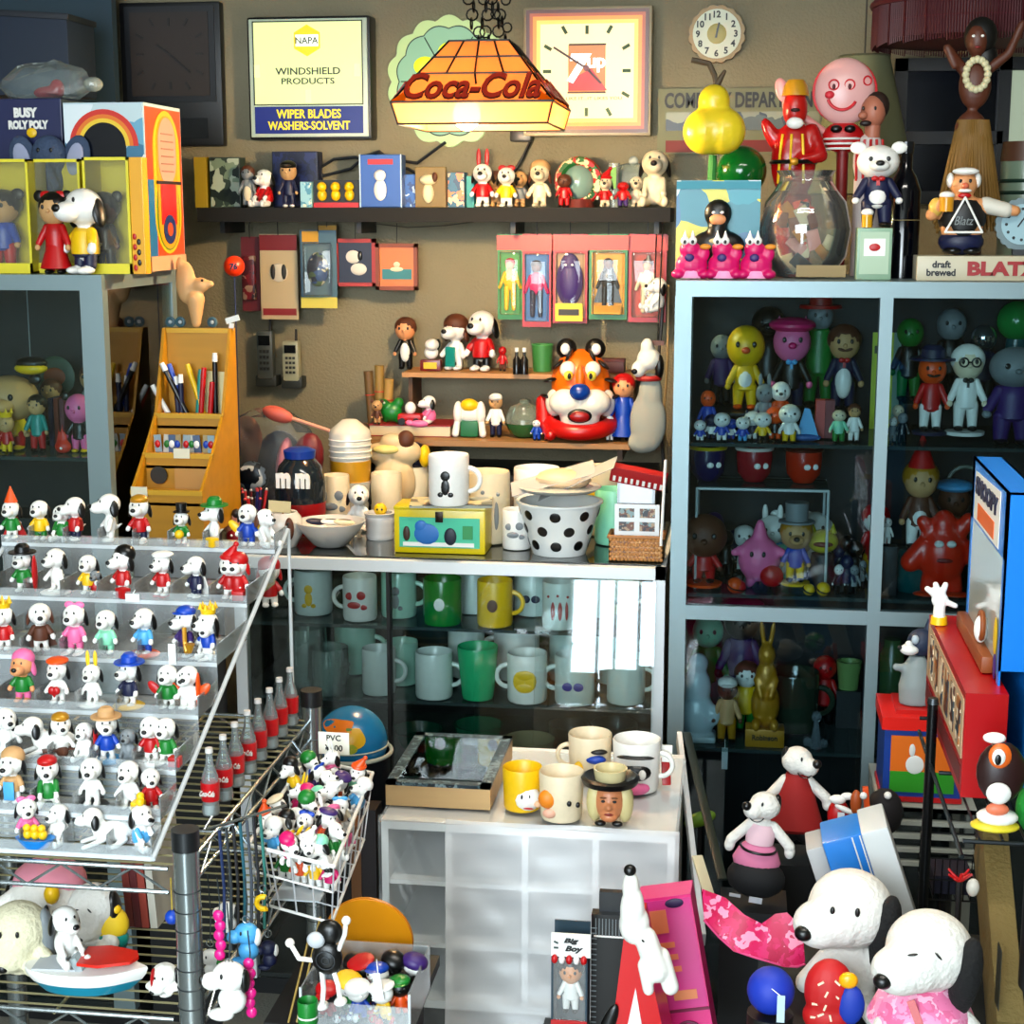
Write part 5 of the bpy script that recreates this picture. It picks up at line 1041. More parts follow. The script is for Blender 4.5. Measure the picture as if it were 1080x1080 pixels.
cf(808,3.45,ZU,.21,'dark tall figure with a white muzzle behind the chick and pig',skin='k',shirt='k',trouser='k',muzzle='m',group=CA)
cf(746,3.22,RS1,.095,'blue and orange small figure at the left of the top case shelf',skin='o',shirt='b',trouser='l',group=CA)
smallc=[(738,'b','w','tiny navy cat'),(750,'w','l','tiny white sailor'),(761,'b','w','tiny blue coated figure'),(771,'w','b','tiny white faced blue figure'),(783,'b','a','tiny pale blue figure'),(793,'l','w','tiny black and white cat'),(804,'y','k','small yellow duck'),(817,'k','o','small black bird with orange feet'),(832,'w','y','small white duck with yellow feet')]
for i,(px,a,b_,lab) in enumerate(smallc):
    cf(px,3.165+.03*(i % 2),RS1,.042+.018*(i > 5)+.008*(i % 3),lab+' in the front row of the right case',skin=b_ if i % 2 else 'w',shirt=a,trouser=b_,ears='point' if i in (0,5) else None,earc='l',head=.24,wide=1.25,group=CA)
cf(822,3.22,RS1,.115,'orange legged cat figure standing in front of the pig',skin='w',shirt='o',trouser='o',group=CA,muzzle='m')
cf(805,3.22,RS1,.11,'grey rabbit figure in front of the chick and pig',skin='e',shirt='e',trouser='e',ears='long',group=CA,belly='w')
o=T('sail_toy','pale blue sail shaped toy on the top shelf of the right case','toy',on(850,3.19,RS1)); B().prism([(-.022,0),(.026,0),(.006,.06),(-.004,.062)],.012).add('sail',SKY,o); B().ell((0,.006,.004),(.03,.012,.008)).add('hull',M('3c6ca8'),o)
for px,c,lab in ((864,'c85048','dusty red'),(874,'8a2430','dark red')):
    o=T('small_book','%s little book standing behind the sail toy' % lab,'book',on(px,3.24,RS1),group='little books in the right case'); B().box((0,0,.04),(.018,.03,.075)).add('cover',M(c),o,smooth=0); B().box((0,.001,.04),(.013,.0305,.071)).add('pages',M('d8ccb0'),o,smooth=0)
cf(884,3.18,RS1,.065,'small green and cream kneeling figure near the case post',skin='c',shirt='m',trouser='g',wide=1.3,group=CA)
cf(900,3.19,RS1,.075,'small maroon haired figure in white beside the case post',skin='i',shirt='w',trouser='w',hair='n',group=CA)
a=rect(915,343,946,436,3.40); o=T('yellow_card','yellow green standing card with a pale right margin behind the centre post','card',(a[0].x,3.40,RS1)); B().box((-.004,0,.10),(a[1]*.72,.003,.20)).add('card',M('c8d428'),o,smooth=0); B().box((a[1]*.42,.0005,.10),(a[1]*.25,.003,.20)).add('pale_margin',M('8aa89c'),o,smooth=0); B().box((-.006,-.002,.165),(a[1]*.5,.001,.016)).add('title_bar',M('3a4420'),o,smooth=0)
step(952,1100,3.34,3.48,RS1,RS1+.06,'dark step at the back of the right half of the top shelf')
cf(980,3.20,RS1+.012,.15,'orange faced figure with navy hat and dark red coat, right half of the case',skin='o',shirt='r',trouser='w',hat='brim',hatc='l',head=.19,base='l',group=CA,mous='k')
cf(1017,3.20,RS1+.012,.165,'white suited figure with black glasses and bow tie on a striped round base',skin='c',shirt='w',trouser='w',hair='w',glasses=True,tie='k',head=.19,base='w',group=CA)
cf(1066,3.20,RS1,.19,'bulky purple figure with a grey square face at the right frame edge',skin='e',shirt='v',trouser='v',head=.2,wide=1.35,group=CA)
cf(1034,3.38,RS1+.06,.16,'silver faced figure behind the white suited one',skin='x',shirt='l',trouser='k',group=CA); cf(1000,3.42,RS1+.06,.19,'dark robed figure behind the navy hat figure',skin='e',shirt='k',trouser='k',group=CA); cf(957,3.40,RS1+.06,.17,'dark green figure at the back beside the centre post',skin='g',shirt='k',trouser='g',group=CA)
o=T('green_globe_toy','green round toy high at the back near the right frame edge','toy',on(1068,3.42,RS1+.06)); B().ell((0,0,.165),.042).add('ball',M('2c9a50',.2),o); B().cone((0,0,0),.03,.02,.13).add('stand',M('3c6c70',.3),o)
for i,(px,Y,h_) in enumerate(((941,3.2,.05),(946,3.24,.07),(951,3.19,.06))): cf(px,Y,RS1,h_,['small grey skull headed','small pale','small tan'][i]+' figure beside the centre post on the top shelf',skin='wce'[i],shirt='eik'[i],trouser='eik'[i],group=CA)
# middle shelf
R2=RS2+.012
zc=W(800,514,3.22).z
o=T('wire_stand','white wire stand holding three round cups in the right case','stand',on(800,3.19,R2)); xa=on(733,3.19,R2).x-o.location.x; xb=on(870,3.19,R2).x-o.location.x; hz_=zc-R2
B().tube([(xa,0,0),(xa,0,hz_),(xb,0,hz_),(xb,0,0)],.0028).tube([(xa,.14,0),(xa,.14,hz_),(xb,.14,hz_),(xb,.14,0)],.0028).add('frame',M('c8d0d0',.3),o); B().span((xa,0,hz_+.002),(xb,.14,hz_+.005)).add('shelf_sheet',SHG,o,smooth=0)
for px,c,rim,lab in ((746,'1c1c5a','d8c020','navy round cup with yellow rim'),(795,'a01c30','e8e0d8','crimson round cup with white rim'),(847,'c03818','5a1c10','orange red round cup with dark mouth print')):
    q=T('round_cup',lab+' on the wire stand','cup',on(px,3.26,zc+.006),group='cups on the wire stand'); B().lathe([(.001,.001),(.02,0),(.034,.018),(.037,.05),(.036,.068),(.033,.068),(.032,.02),(.001,.008)]).add('cup',M(c,.25),q); B().torus((0,0,.067),.0355,.004).add('rim',M(rim,.3),q)
    B().ell((.006,-.036,.035),(.007,.003,.006)).ell((.022,-.029,.035),(.006,.003,.006)).add('eyes',WH,q)
cf(742,3.20,R2,.14,'dark red jar figure with a grinning face on an orange red base',skin='n',shirt='r',trouser='r',head=.3,wide=1.15,base='o',group=CB)
o=T('pink_toy','round pink seated toy with a red round foot, middle shelf of the right case','toy',on(800,3.22,R2)); link('body',fuse(B().ell((0,0,.055),(.044,.036,.048)).cone((0,0,.09),.02,.006,.045).limb((.035,-.01,.075),(.05,-.02,.07),.010,.008).limb((-.035,-.01,.075),(-.05,-.02,.07),.010,.008).limb((-.015,0,.02),(-.018,-.004,.005),.008,.01),.004,PNK),o); B().ell((.025,-.03,.026),(.024,.014,.022)).add('red_foot',RED,o)
for s in (-1,1): B().ell((s*.012-.004,-.034,.07),(.004,.003,.006),u=8,v=6).add('eye',BK,o)
cf(838,3.20,R2+.008,.13,'yellow haired bear figure in blue shirt and grey blue hat on a yellow disc',skin='i',shirt='b',trouser='y',hat='top',hatc='e',muzzle='m',head=.24,base='y',group=CB,hair='d')
for i,(px,Y,h_,c,e,lab) in enumerate(((784,3.36,.10,'w',None,'pale skull faced figure at the back of the middle case shelf'),(813,3.32,.13,'w','long','white rabbit figure with a blue scarf in the white cluster'),(833,3.36,.13,'w','round','white bear figure in the back of the white cluster'),(842,3.30,.10,'c',None,'cream round headed figure in the white cluster'),(858,3.34,.135,'w','flop','white hatted figure right in the white cluster'),(800,3.30,.075,'w',None,'short white figure in front of the skull faced one'),(825,3.27,.08,'m',None,'pale green small figure in the white cluster'))):
    cf(px,Y,R2,h_,lab,skin=c,shirt='w' if i != 1 else 'a',trouser=c,ears=e,earc='w',group=CB,head=.22,wide=1.2)
o=T('chomping_toy','yellow round grinning toy with horns on a dark stand','toy',on(866,3.26,R2)); B().cone((0,0,0),.03,.022,.065).add('stand',M('1a2430'),o); B().ell((0,0,.09),(.032,.028,.024)).add('head',M('c8c020'),o); B().ell((0,-.024,.088),(.020,.008,.006)).add('mouth',M('7a2018'),o)
for s in (-1,1): B().cone((s*.02,0,.108),.008,0,.02).add('horn',M('c8c020'),o)
for i,(px,Y,c,h_) in enumerate(((752,3.34,'v',.13),(765,3.30,'k',.10),(773,3.36,'l',.09))): cf(px,Y,R2,h_,['purple dark figure behind the red jar figure','black small figure behind the red jar figure','navy small figure in the dim left back of the middle shelf'][i],skin=c,shirt=c,trouser='k',group=CB)
for i,(px,s_,c) in enumerate(((775,.016,'o'),(780,.013,'r'),(853,.012,'y'),(868,.014,'y'))): o=T('small_ball',['orange striped ball left of the pink toy','red ball left of the pink toy','little yellow ball right of the bear figure','small yellow ball beside the centre post'][i],'ball',on(px,3.16,R2)); B().ell((0,0,s_),s_).add('ball',CC[c],o); B().torus((0,0,s_),s_,.0018,rot=(.4,.3,0)).add('band',BK,o)
for i in range(7):
    cf(884+(i % 4)*8,3.18+.05*(i//2 % 3),R2,.06+.02*(i % 3),['black and white zebra like','dark blue','black','grey striped','navy','dark','slate'][i]+' little figure in the dark corner beside the centre post',skin='wlkelke'[i],shirt='klkelke'[i],trouser='kkkkkkk'[i],group=CB)
cf(921,3.30,R2,.16,'red and yellow clown figure half hidden by the centre post',skin='w',shirt='r',trouser='y',hair='r',group=CB)
# right half
o=T('teal_pot','dark teal round pot under the tall hatted gnome','pot',on(962,3.24,R2)); B().lathe([(.001,0),(.035,0),(.05,.03),(.046,.07),(.03,.085),(.001,.085)],seg=28).add('body',M('0f5a5c',.15),o); zz=R2+.085
cf(968,3.24,zz,.175,'gnome figure with tall dark red hat and brown coat on the teal pot',skin='i',shirt='n',trouser='w',hair='d',hat='cone',hatc='r',head=.2,belly='w',group=CB)
o=T('monster_toy','bumpy orange red monster toy with arms up, right half of the case','toy',on(992,3.19,R2)); k=.00235
link('body',fuse(B().ell((0,0,34*k),(20*k,15*k,26*k)).ell((0,0,58*k),(11*k,10*k,15*k)).limb((-14*k,0,44*k),(-26*k,-2*k,28*k),8*k,9*k).limb((-10*k,0,50*k),(-17*k,0,62*k),6*k,6*k).limb((10*k,0,50*k),(20*k,0,64*k),6*k,7*k).limb((14*k,0,44*k),(24*k,0,34*k),7*k,8*k).limb((-9*k,0,14*k),(-11*k,0,5*k),8*k,7*k).limb((9*k,0,14*k),(11*k,0,5*k),8*k,7*k),2*k,M('e03818',.3)),o)
for s in (-1,1): B().ell((s*5*k,-14*k,46*k),(4*k,2.5*k,3*k)).add('eye',WH,o)
B().ell((0,-14.5*k,32*k),(7*k,1.5*k,2*k)).add('mouth',M('8a1410'),o)
B().ell((-12*k,-7*k,2*k),(12*k,8*k,2.2*k)).ell((12*k,-7*k,2*k),(12*k,8*k,2.2*k)).add('feet',M('d84818',.3),o)
cf(1002,3.36,R2,.20,'brown figure with a pale blue sailor cap behind the orange monster',skin='n',shirt='n',trouser='k',hat='beret',hatc='a',group=CB)
cf(935,3.19,R2+.10,.055,'tiny white figure on a dark block beside the post',skin='w',shirt='w',trouser='w',group=CB); o=T('dark_block','dark block under the tiny white figure beside the post','block',on(935,3.19,R2)); B().box((0,0,.05),(.035,.03,.10),bev=.003).add('body',M('141c22'),o)
o=T('ring_toy','thin grey hoop standing at the back of the middle shelf','hoop',on(1013,3.42,R2+.0)); B().torus((0,0,.19),.035,.004,rot=(PI/2,0,0)).add('hoop',M('7a8478',.3),o); B().bar((0,0,0),(0,0,.155),.003).add('stem',M('50585a'),o)
# lowest shelf
R3=RS3
o=T('white_statue','white glazed seated statue at the left of the lowest case shelf','statue',on(735,3.20,R3)); k=.0023
link('body',fuse(B().ell((0,0,22*k),(17*k,13*k,22*k)).ell((-1*k,0,48*k),(13*k,11*k,20*k)).ell((0,0,70*k),(9*k,9*k,10*k)).ell((14*k,-4*k,24*k),(7*k,7*k,10*k)).box((0,0,3*k),(34*k,26*k,6*k)),2*k,M('c4d2d8',.25)),o)
cf(766,3.19,R3,.135,'brown haired figure with striped cap and yellow trousers on the lowest case shelf',skin='n',shirt='i',trouser='d',hat='cap',hatc='w',head=.16,group=CN)
o=T('price_tag','white price tag hanging from the lowest case shelf edge','price tag',on(764,3.155,R3-.045)+Vector((0,-.003,0))); B().box((0,0,.02),(.012,.0015,.045)).add('tag',M('dfe3e6'),o,smooth=0); B().bar((0,0,.042),(0,.001,.060),.0006).add('string',WH,o)
cf(786,3.26,R3,.15,'small figure in a lime green coat behind the golden rabbit',skin='w',shirt='y',trouser='g',group=CN,hair='n')
o=T('rabbit_statue','golden tall eared rabbit statue on a square base, lowest case shelf','statue',on(806,3.19,R3)); gd=M('c8962c',.35,.25)
link('body',fuse(B().ell((0,2*k,36*k),(13*k,11*k,22*k)).ell((0,0,60*k),(10*k,9*k,18*k)).ell((0,-1*k,82*k),(8*k,9*k,10*k)).ell((-4*k,1*k,100*k),(2.6*k,2.2*k,14*k),rot=(0,-.12,0)).ell((4*k,1*k,100*k),(2.6*k,2.2*k,14*k),rot=(0,.12,0)).limb((-8*k,-4*k,60*k),(-4*k,-10*k,46*k),3.5*k,3*k).limb((8*k,-4*k,60*k),(4*k,-10*k,46*k),3.5*k,3*k).ell((-8*k,-9*k,20*k),(4.5*k,7*k,6*k)).ell((8*k,-9*k,20*k),(4.5*k,7*k,6*k)),1.6*k,gd),o)
B().box((0,0,8*k),(34*k,22*k,16*k),bev=.002).add('base',gd,o); text('Robinson',5*k,M('2c2010'),o,(0,-11.5*k,9*k),w=22*k,bold=.03)
mug(0,0,0,0,M('3c4a3c',.1),'dark green glass mug with a brass handle behind the golden rabbit',loc=on(836,3.30,R3),hgt=.125,side=1,group=CN)
cf(868,3.34,R3,.15,'dark red dim figure behind the crystal pieces',skin='r',shirt='r',trouser='k',group=CN); cf(745,3.42,R3,.21,'pale green tall figure at the back left of the lowest case shelf',skin='m',shirt='g',trouser='e',group=CN); cf(780,3.42,R3,.24,'magenta topped dark figure at the back of the lowest case shelf',skin='k',shirt='v',trouser='k',hat='beret',hatc='f',group=CN)
o=T('green_cup','pale green handled cup raised on a dark block, lowest case shelf','cup',on(893,3.34,R3)); B().box((0,0,.04),(.05,.05,.08)).add('block',M('141c20'),o,smooth=0); B().lathe([(.001,.08),(.02,.08),(.026,.14),(.022,.14),(.001,.09)]).add('cup',M('86a468',.3),o)
o=T('crystal_figure','small clear crystal figure glinting on the lowest case shelf','crystal',on(860,3.18,R3)); B().cone((0,0,0),.014,.004,.06,seg=6).ell((0,0,.065),.012,u=6,v=4).ell((.016,0,.01),.01,u=6,v=4).ell((-.016,0,.012),.011,u=6,v=4).add('crystal',GL((.9,.97,1),5,.1,(.8,.9,1)),o,smooth=0)
o=T('pale_jar','pale green cylinder jar at the back, right half of the lowest case shelf','jar',on(938,3.38,R3)); B().lathe([(.001,0),(.024,0),(.026,.15),(.018,.165),(.018,.18),(.001,.18)]).add('jar',M('5c7a50',.2),o)
# ============================================================ on top of the right case
RT='toys on top of the right glass case'
def top(px,Y): return on(px,Y,RZT)
for i,px in enumerate((729,763,797)):
    o=T('pink_monster',['left','middle','right'][i]+' one of three magenta monster toys with white horned eyes','toy',top(px,3.20),group='three magenta monster toys',sc=.00188)
    part('pm_body',lambda: fuse(B().ell((0,0,14),(17,12,14)).ell((-2,0,30),(11,10,10)).ell((12,-2,26),(7,5,9)).ell((-13,-5,5),(8,9,5)).ell((13,-5,5),(8,9,5)),1.3,MAG),'body',MAG,o)
    part('pm_belly',lambda: B().cone((0,-7,1),12,2,20,sc=(1,.45,1)),'belly',M('f0a8d0'),o)
    for s in (-1,1): part('pm_eye',lambda: B().ell((0,0,0),(4.5,3,4.5)).cone((0,0,2),3,0,9),'eye',WH,o,loc=(s*4-3,-7,39)); part('pm_pup',lambda: B().ell((0,0,0),(1.6,1,2)),'pupil',BK,o,loc=(s*4-3,-10,38))
    part('pm_beak',lambda: B().ell((0,0,0),(6,4,3)),'beak',M('e8a040'),o,loc=(14,-6,33)); part('pm_heart',lambda: B().ell((0,0,0),(5,2,4)),'heart',PUR,o,loc=(-2,-11,22))
p,w,h=rect(712,189,800,291,3.28); p.z=RZT
t=T('picture_pack','teal and yellow picture pack with a dark hooded figure bust in front','packaged toy',p,0); B().box((0,.012,h/2),(w,.02,h)).add('backing',PRINT(['1f9aa8','d8e4e0','d8d028','3c7ca0','1f8a98'],18),t,smooth=0); B().box((0,0,h*.95),(w,.004,h*.08)).add('teal_header',M('2a98a8'),t,smooth=0)
link('dark_figure',fuse(B().ell((.0,-.012,h*.66),(w*.17,.018,h*.15)).ell((.0,-.012,h*.33),(w*.34,.02,h*.17)).cone((0,-.012,h*.4),w*.12,w*.12,h*.15),.004,BK),t); B().ell((.0,-.026,h*.60),(w*.1,.008,h*.06)).add('chin',SKIN,t); B().ell((.0,-.033,h*.38),(w*.10,.002,h*.03)).add('emblem',M('c8c090'),t)
for s in (-1,1): B().ell((s*w*.05,-.029,h*.67),(.004,.003,.003)).add('eye',WH,t)
o=T('pear_balloon','yellow pear shaped balloon with a brown twisted stem above the case','pear',top(749,3.34)); z0=W(747,164,3.34).z-RZT; k=mpp(o.location)
link('body',fuse(B().ell((0,0,z0+26*k),(25*k,26*k,26*k)).ell((-8*k,-6*k,z0+24*k),(24*k,22*k,24*k)).ell((10*k,-6*k,z0+24*k),(24*k,22*k,24*k)).ell((0,0,z0+54*k),(17*k,17*k,18*k)),2.5*k,M('e6cf38',.3)),o); B().tube([(2*k,0,z0+68*k),(0,0,z0+80*k),(-6*k,0,z0+92*k),(-24*k,0,z0+96*k)],3*k).limb((2*k,0,z0+70*k),(10*k,0,z0+84*k),4*k,2*k).add('stem',M('5a4c34',.6),o); B().bar((0,0,0),(0,0,z0),4*k).bar((-8*k,0,0),(-2*k,0,z0),2*k).add('green_stalk',M('3c8c40'),o)
o=T('green_balloon','shiny dark green ball behind the picture pack','balloon',top(779,3.42)); B().ell((0,0,W(779,181,3.42).z-RZT),27*k,u=24,v=16).add('ball',M('10682c',.12),o); B().bar((0,0,0),(0,0,W(779,205,3.42).z-RZT),.004).add('stem',M('1c5a30'),o)
o=T('glass_bowl','big clear glass fish bowl filled with orange and cream packets','bowl',top(847,3.31)); k=mpp(o.location)
B().lathe([(.001,1*k),(30*k,1*k),(44*k,22*k),(48*k,50*k),(42*k,78*k),(28*k,96*k),(27*k,104*k),(31*k,110*k),(29*k,110*k),(25*k,103*k),(40*k,78*k),(46*k,50*k),(42*k,24*k),(28*k,4*k),(.001,4*k)],seg=36).add('bowl',GL((.94,.97,.95),2.2,.04),o)
b0=B(); random.seed(3)
for i in range(26):
    a=random.random()*6.3; r=random.random()*30; z_=12+random.random()*58; q=T('packet','%s%s packet in the fish bowl, %s, %s side' % ('small ' if i < 13 else '',['orange red','cream','brown striped','dark','pale pink','amber'][i % 6],['at the bottom','very low','low','at mid height','high','at the top'][min(5,int(z_/12))],['right','back','left','front'][int(a/1.5708+.5) % 4]),'packet',o.location+Vector((r*math.cos(a)*k,r*math.sin(a)*k*.7,z_*k)),group='packets in the fish bowl',rot=(random.random()*.8-.4,random.random()*2,random.random()-.5)); B().box((0,0,0),((15 if i < 13 else 21)*k,3*k,(10 if i < 13 else 14)*k),bev=1*k).add('wrapper',[M('d84820',.4),M('d8c8a8',.4),M('8a4c28',.4),M('26302c',.4),M('d89a90',.4),M('c88a30',.4)][i % 6],q)
B().box((16*k,-47*k,8*k),(50*k,1.5*k,12*k)).add('label_strip',M('a08a58'),o,smooth=0)
o=T('inflatable_figure','red inflatable man with gold stripes, gold cap and white beard','inflatable toy',top(833,3.44)); k=mpp(o.location); z0=82*k
link('body',fuse(B().ell((0,0,z0+35*k),(24*k,15*k,42*k)).ell((-22*k,0,z0+60*k),(8*k,7*k,22*k),rot=(0,-.5,0)).limb((18*k,0,z0+66*k),(28*k,-10*k,z0+40*k),8*k,7*k).limb((28*k,-10*k,z0+40*k),(8*k,-16*k,z0+36*k),7*k,5*k).cone((0,0,0),20*k,20*k,z0),2.4*k,M('b41c1c',.25)),o)
B().ell((0,-2*k,z0+88*k),(13*k,12*k,20*k)).add('face',M('c02a20',.3),o); B().lathe([(14*k,0),(12*k,10*k),(8*k,16*k),(.001,16*k)],c=(0,-2*k,z0+101*k)).add('gold_cap',M('c8982c',.3),o); B().ell((0,-14*k,z0+73*k),(9*k,5*k,6*k)).add('white_beard',WH,o); B().ell((0,-14*k,z0+86*k),(5*k,3*k,2*k)).add('moustache',M('3a1c14'),o)
for q in (-12,-3,8): B().tube([(q*k,-13*k,z0+62*k),(q*k*1.2,-15.6*k,z0+40*k),(q*k*1.3,-15*k,z0+12*k)],1.4*k).add('gold_stripe',YEL,o)
B().torus((0,0,z0+34*k),23*k,2.4*k,rs=6).add('black_belt',BK,o); B().ell((0,-23*k,z0+34*k),(5*k,3*k,4*k)).add('buckle',GOLD,o)
o=T('round_face_sign','round pale face balloon with red outline, red nose and waving hand','balloon',top(884,3.47)); k=mpp(o.location); zf=W(884,97,3.47).z-RZT
B().ell((0,0,zf),(31*k,14*k,34*k),u=28,v=18).add('face',M('e8b8b4',.3),o); B().torus((0,0,zf),31.5*k,1.8*k,rot=(PI/2,0,0),seg=32).add('red_outline',M('d82838'),o)
for q in (-12,4): B().torus((q*k,-13*k,zf+6*k),5*k,.9*k,rot=(PI/2,0,0)).add('eye_outline',M('d82838'),o); B().ell((q*k,-14*k,zf+4*k),(1.8*k,1*k,3*k)).add('pupil',M('6a1820'),o)
B().torus((-3*k,-13*k,zf-4*k),15*k,1.6*k,rot=(PI/2,0,0),a0=PI*1.1,a1=PI*1.85,seg=16).add('smile',M('d82838'),o); B().ell((-16*k,-13*k,zf-4*k),(5*k,4*k,4*k)).add('nose',M('e04050'),o); B().torus((22*k,-9*k,zf+10*k),4.5*k,.9*k,rot=(PI/2,0,.5)).add('ear_socket',M('d82838'),o)
B().ell((0,0,zf-46*k),(22*k,10*k,16*k)).add('red_body',RED,o); B().cone((0,0,0),6*k,6*k,zf-50*k).add('support',M('8a1418'),o)
for i in range(3): B().torus((0,0,zf-(48+5*i)*k),(20)*k,1.1*k,rs=5).add('white_stripe',WH,o)
B().ell((-8*k,-10*k,zf-38*k),(6*k,4*k,4*k)).ell((6*k,-10*k,zf-38*k),(6*k,4*k,4*k)).add('black_eyes',BK,o)
B().ell((-64*k,0,zf+2*k),(7*k,3*k,13*k),rot=(0,-.3,0)).ell((-56*k,0,zf-12*k),(8*k,4*k,10*k)).limb((-54*k,0,zf-16*k),(-16*k,4*k,zf-44*k),4*k,5*k).add('waving_hand',M('e8a8a4',.3),o)
o=T('bust_figure','brown haired moustached head in a red and white striped shirt','figure',top(912,3.40)); k=mpp(o.location); zb_=0
B().ell((2*k,0,168*k),(13*k,14*k,17*k)).ell((-9*k,-10*k,164*k),(5*k,5*k,4*k)).cone((2*k,0,142*k),8*k,8*k,18*k).add('head',M('c08068',.5),o); B().ell((6*k,4*k,174*k),(13*k,13*k,15*k)).add('hair',M('3a241c',.6),o); B().ell((-6*k,-12*k,156*k),(6*k,3*k,3*k)).add('moustache',M('2c1814'),o)
B().ell((0,0,118*k),(17*k,12*k,30*k)).cone((0,0,0),16*k,15*k,100*k).add('white_shirt',M('d8ccc8'),o)
for q in range(-2,3): B().tube([(q*6*k,-10.5*k+abs(q)*1.5*k,140*k),(q*7*k,-12.4*k+abs(q)*1.8*k,118*k),(q*6.6*k,-11.5*k+abs(q)*1.8*k,98*k)],1.5*k).add('red_stripe',RED,o)
for s in (-1,1): B().ell((-3*k+s*6*k,-13.6*k,171*k),(1.4*k,.8*k,2*k),u=8,v=6).add('eye',BK,o)
# bear on green box
o=T('lettered_box','pale green square box with a small red and white badge, under the bear','box',top(921,3.19)); k=mpp(o.location); B().box((0,17*k,27*k),(36*k,34*k,54*k),bev=.002).add('body',M('9ab8a0',.4),o); B().box((0,-.3*k,28*k),(30*k,1*k,44*k)).add('front_panel',M('b8ccb4'),o,smooth=0); B().box((0,-1*k,34*k),(22*k,1*k,18*k)).add('white_badge',WH,o,smooth=0); B().ell((0,-1.6*k,34*k),(6*k,1*k,4*k)).add('red_mark',RED,o)
text('BEER',5*k,M('3c5448'),o,(0,-1.2*k,10*k),w=20*k,bold=.03); bx_=RZT+54*k+.001
[bpy.data.objects.remove(c) for c in list(o.children) if c.name.startswith('lettering')]
o=fig(0,0,0,0,'white faced bear figure in navy suit with red tie, on the green box',loc=(top(921,3.24).x,3.235,bx_),hgt=86*k,skin='w',shirt='l',trouser='l',ears='round',earc='w',muzzle='m',head=.2,tie='r',belly='w',name='bear_figure',cat='bear figure',wide=1.3)
o=T('beer_mug_toy','tiny beer mug with white foam in front of the bear','toy mug',(top(912,3.2).x,3.197,bx_)); B().lathe([(.001,0),(.010,0),(.010,.024),(.001,.024)]).add('mug',M('d8a828',.2),o); B().ell((0,0,.028),(.012,.011,.008)).add('foam',WH,o)
o=T('bottle','tall black bottle behind the navy suited bear','bottle',top(950,3.30)); k=mpp(o.location); B().lathe([(.001,0),(17*k,0),(17*k,90*k),(12*k,104*k),(7*k,112*k),(7*k,134*k),(.001,134*k)]).add('body',M('0a0d18',.12),o); B().cone((0,0,128*k),8*k,8*k,12*k).add('cap',M('20242c',.2),o); B().torus((0,0,60*k),17*k,.6*k).add('label_ring',M('8a7a50'),o)
# hula dancer
o=T('hula_doll','hula dancer doll with grass skirt and flower garland, arms raised','doll',top(1018,3.36)); k=mpp(o.location); sk=M('6a3c28',.5)
link('body',fuse(B().ell((0,0,195*k),(17*k,11*k,25*k)).ell((-2*k,0,150*k),(17*k,12*k,20*k)).cone((0,0,205*k),5*k,5*k,30*k).ell((0,0,240*k),(12*k,13*k,17*k)).limb((-14*k,0,212*k),(-30*k,-4*k,232*k),6*k,5*k).limb((-30*k,-4*k,232*k),(-22*k,-6*k,214*k),5*k,4*k).limb((14*k,0,212*k),(32*k,0,226*k),6*k,5*k).limb((32*k,0,226*k),(44*k,0,256*k),5*k,4*k).limb((-6*k,0,140*k),(-8*k,0,4*k),8*k,6*k).limb((8*k,0,140*k),(9*k,0,4*k),8*k,6*k),2.2*k,sk),o)
hr=B().ell((4*k,5*k,244*k),(17*k,15*k,20*k)).ell((10*k,6*k,222*k),(12*k,10*k,18*k)); hr.add('hair',M('10100e',.5),o)
for s in (-1,1): B().ell((s*4.5*k-1*k,-12.4*k,243*k),(1.8*k,1*k,1.4*k),u=8,v=6).add('eye',WH,o)
B().ell((-1*k,-12.6*k,232*k),(3*k,1*k,1.2*k)).add('mouth',M('8a1c20'),o)
b=B()
for i in range(70):
    a=2*PI*i/70; j=((i*37) % 11)/11; b.bar((15*k*math.cos(a),11*k*math.sin(a),160*k),((31+5*j)*k*math.cos(a),24*k*math.sin(a),(44+14*j)*k),1.5*k,5)
b.lathe([(15*k,160*k),(20*k,140*k),(29*k,56*k)],sc=(1,.75)); sko=b.add('grass_skirt',M('8a6a2c',.7),o)
b=B()
for i in range(16): a=2*PI*i/16; b.ell((11*k*math.sin(a),-10*k,205*k+15*k*math.cos(a)),(4*k,4*k,4*k),u=8,v=6)
b.add('flower_garland',M('d8d2b0'),o); B().box((0,0,1*k),(44*k,34*k,4*k)).add('base',M('2c2018'),o)
# bartender statue with advertising base
o=T('sign_base','long cream advertising base with red block lettering at the case top right','sign',top(1035,3.17)); k=mpp(o.location)
B().box((0,22*k,13*k),(134*k,44*k,26*k),bev=.002).add('body',M('c8c0a8',.4),o); text('BLATZ',15*k,M('a81c24',.4),o,(22*k,-.8*k,13*k),w=74*k,bold=.05); text("draft\nbrewed",16*k,M('1c1c20',.4),o,(-42*k,-.8*k,13*k),w=30*k,bold=.03)
zt_=RZT+26*k+.001
b=T('bartender_figure','stout waiter statue with black apron triangle, raising a beer mug','statue',(top(1012,3.2).x,3.21,zt_)); 
link('body',fuse(B().ell((0,0,34*k),(24*k,16*k,30*k)).ell((0,-1*k,72*k),(15*k,13*k,14*k)).limb((-18*k,0,52*k),(-32*k,-6*k,40*k),9*k,7*k).limb((-32*k,-6*k,40*k),(-22*k,-16*k,54*k),6*k,5*k).limb((18*k,0,50*k),(54*k,-4*k,44*k),8*k,6*k),2.2*k,M('d8a070',.45)),b)
B().ell((0,0,37*k),(25.5*k,17*k,24*k)).add('dark_vest',M('1c1414'),b); B().ell((0,0,12*k),(24*k,16*k,14*k)).add('navy_trousers',NVY,b); B().ell((-9*k,-6*k,3*k),(10*k,12*k,4*k)).ell((10*k,-6*k,3*k),(10*k,12*k,4*k)).add('shoes',BK,b)
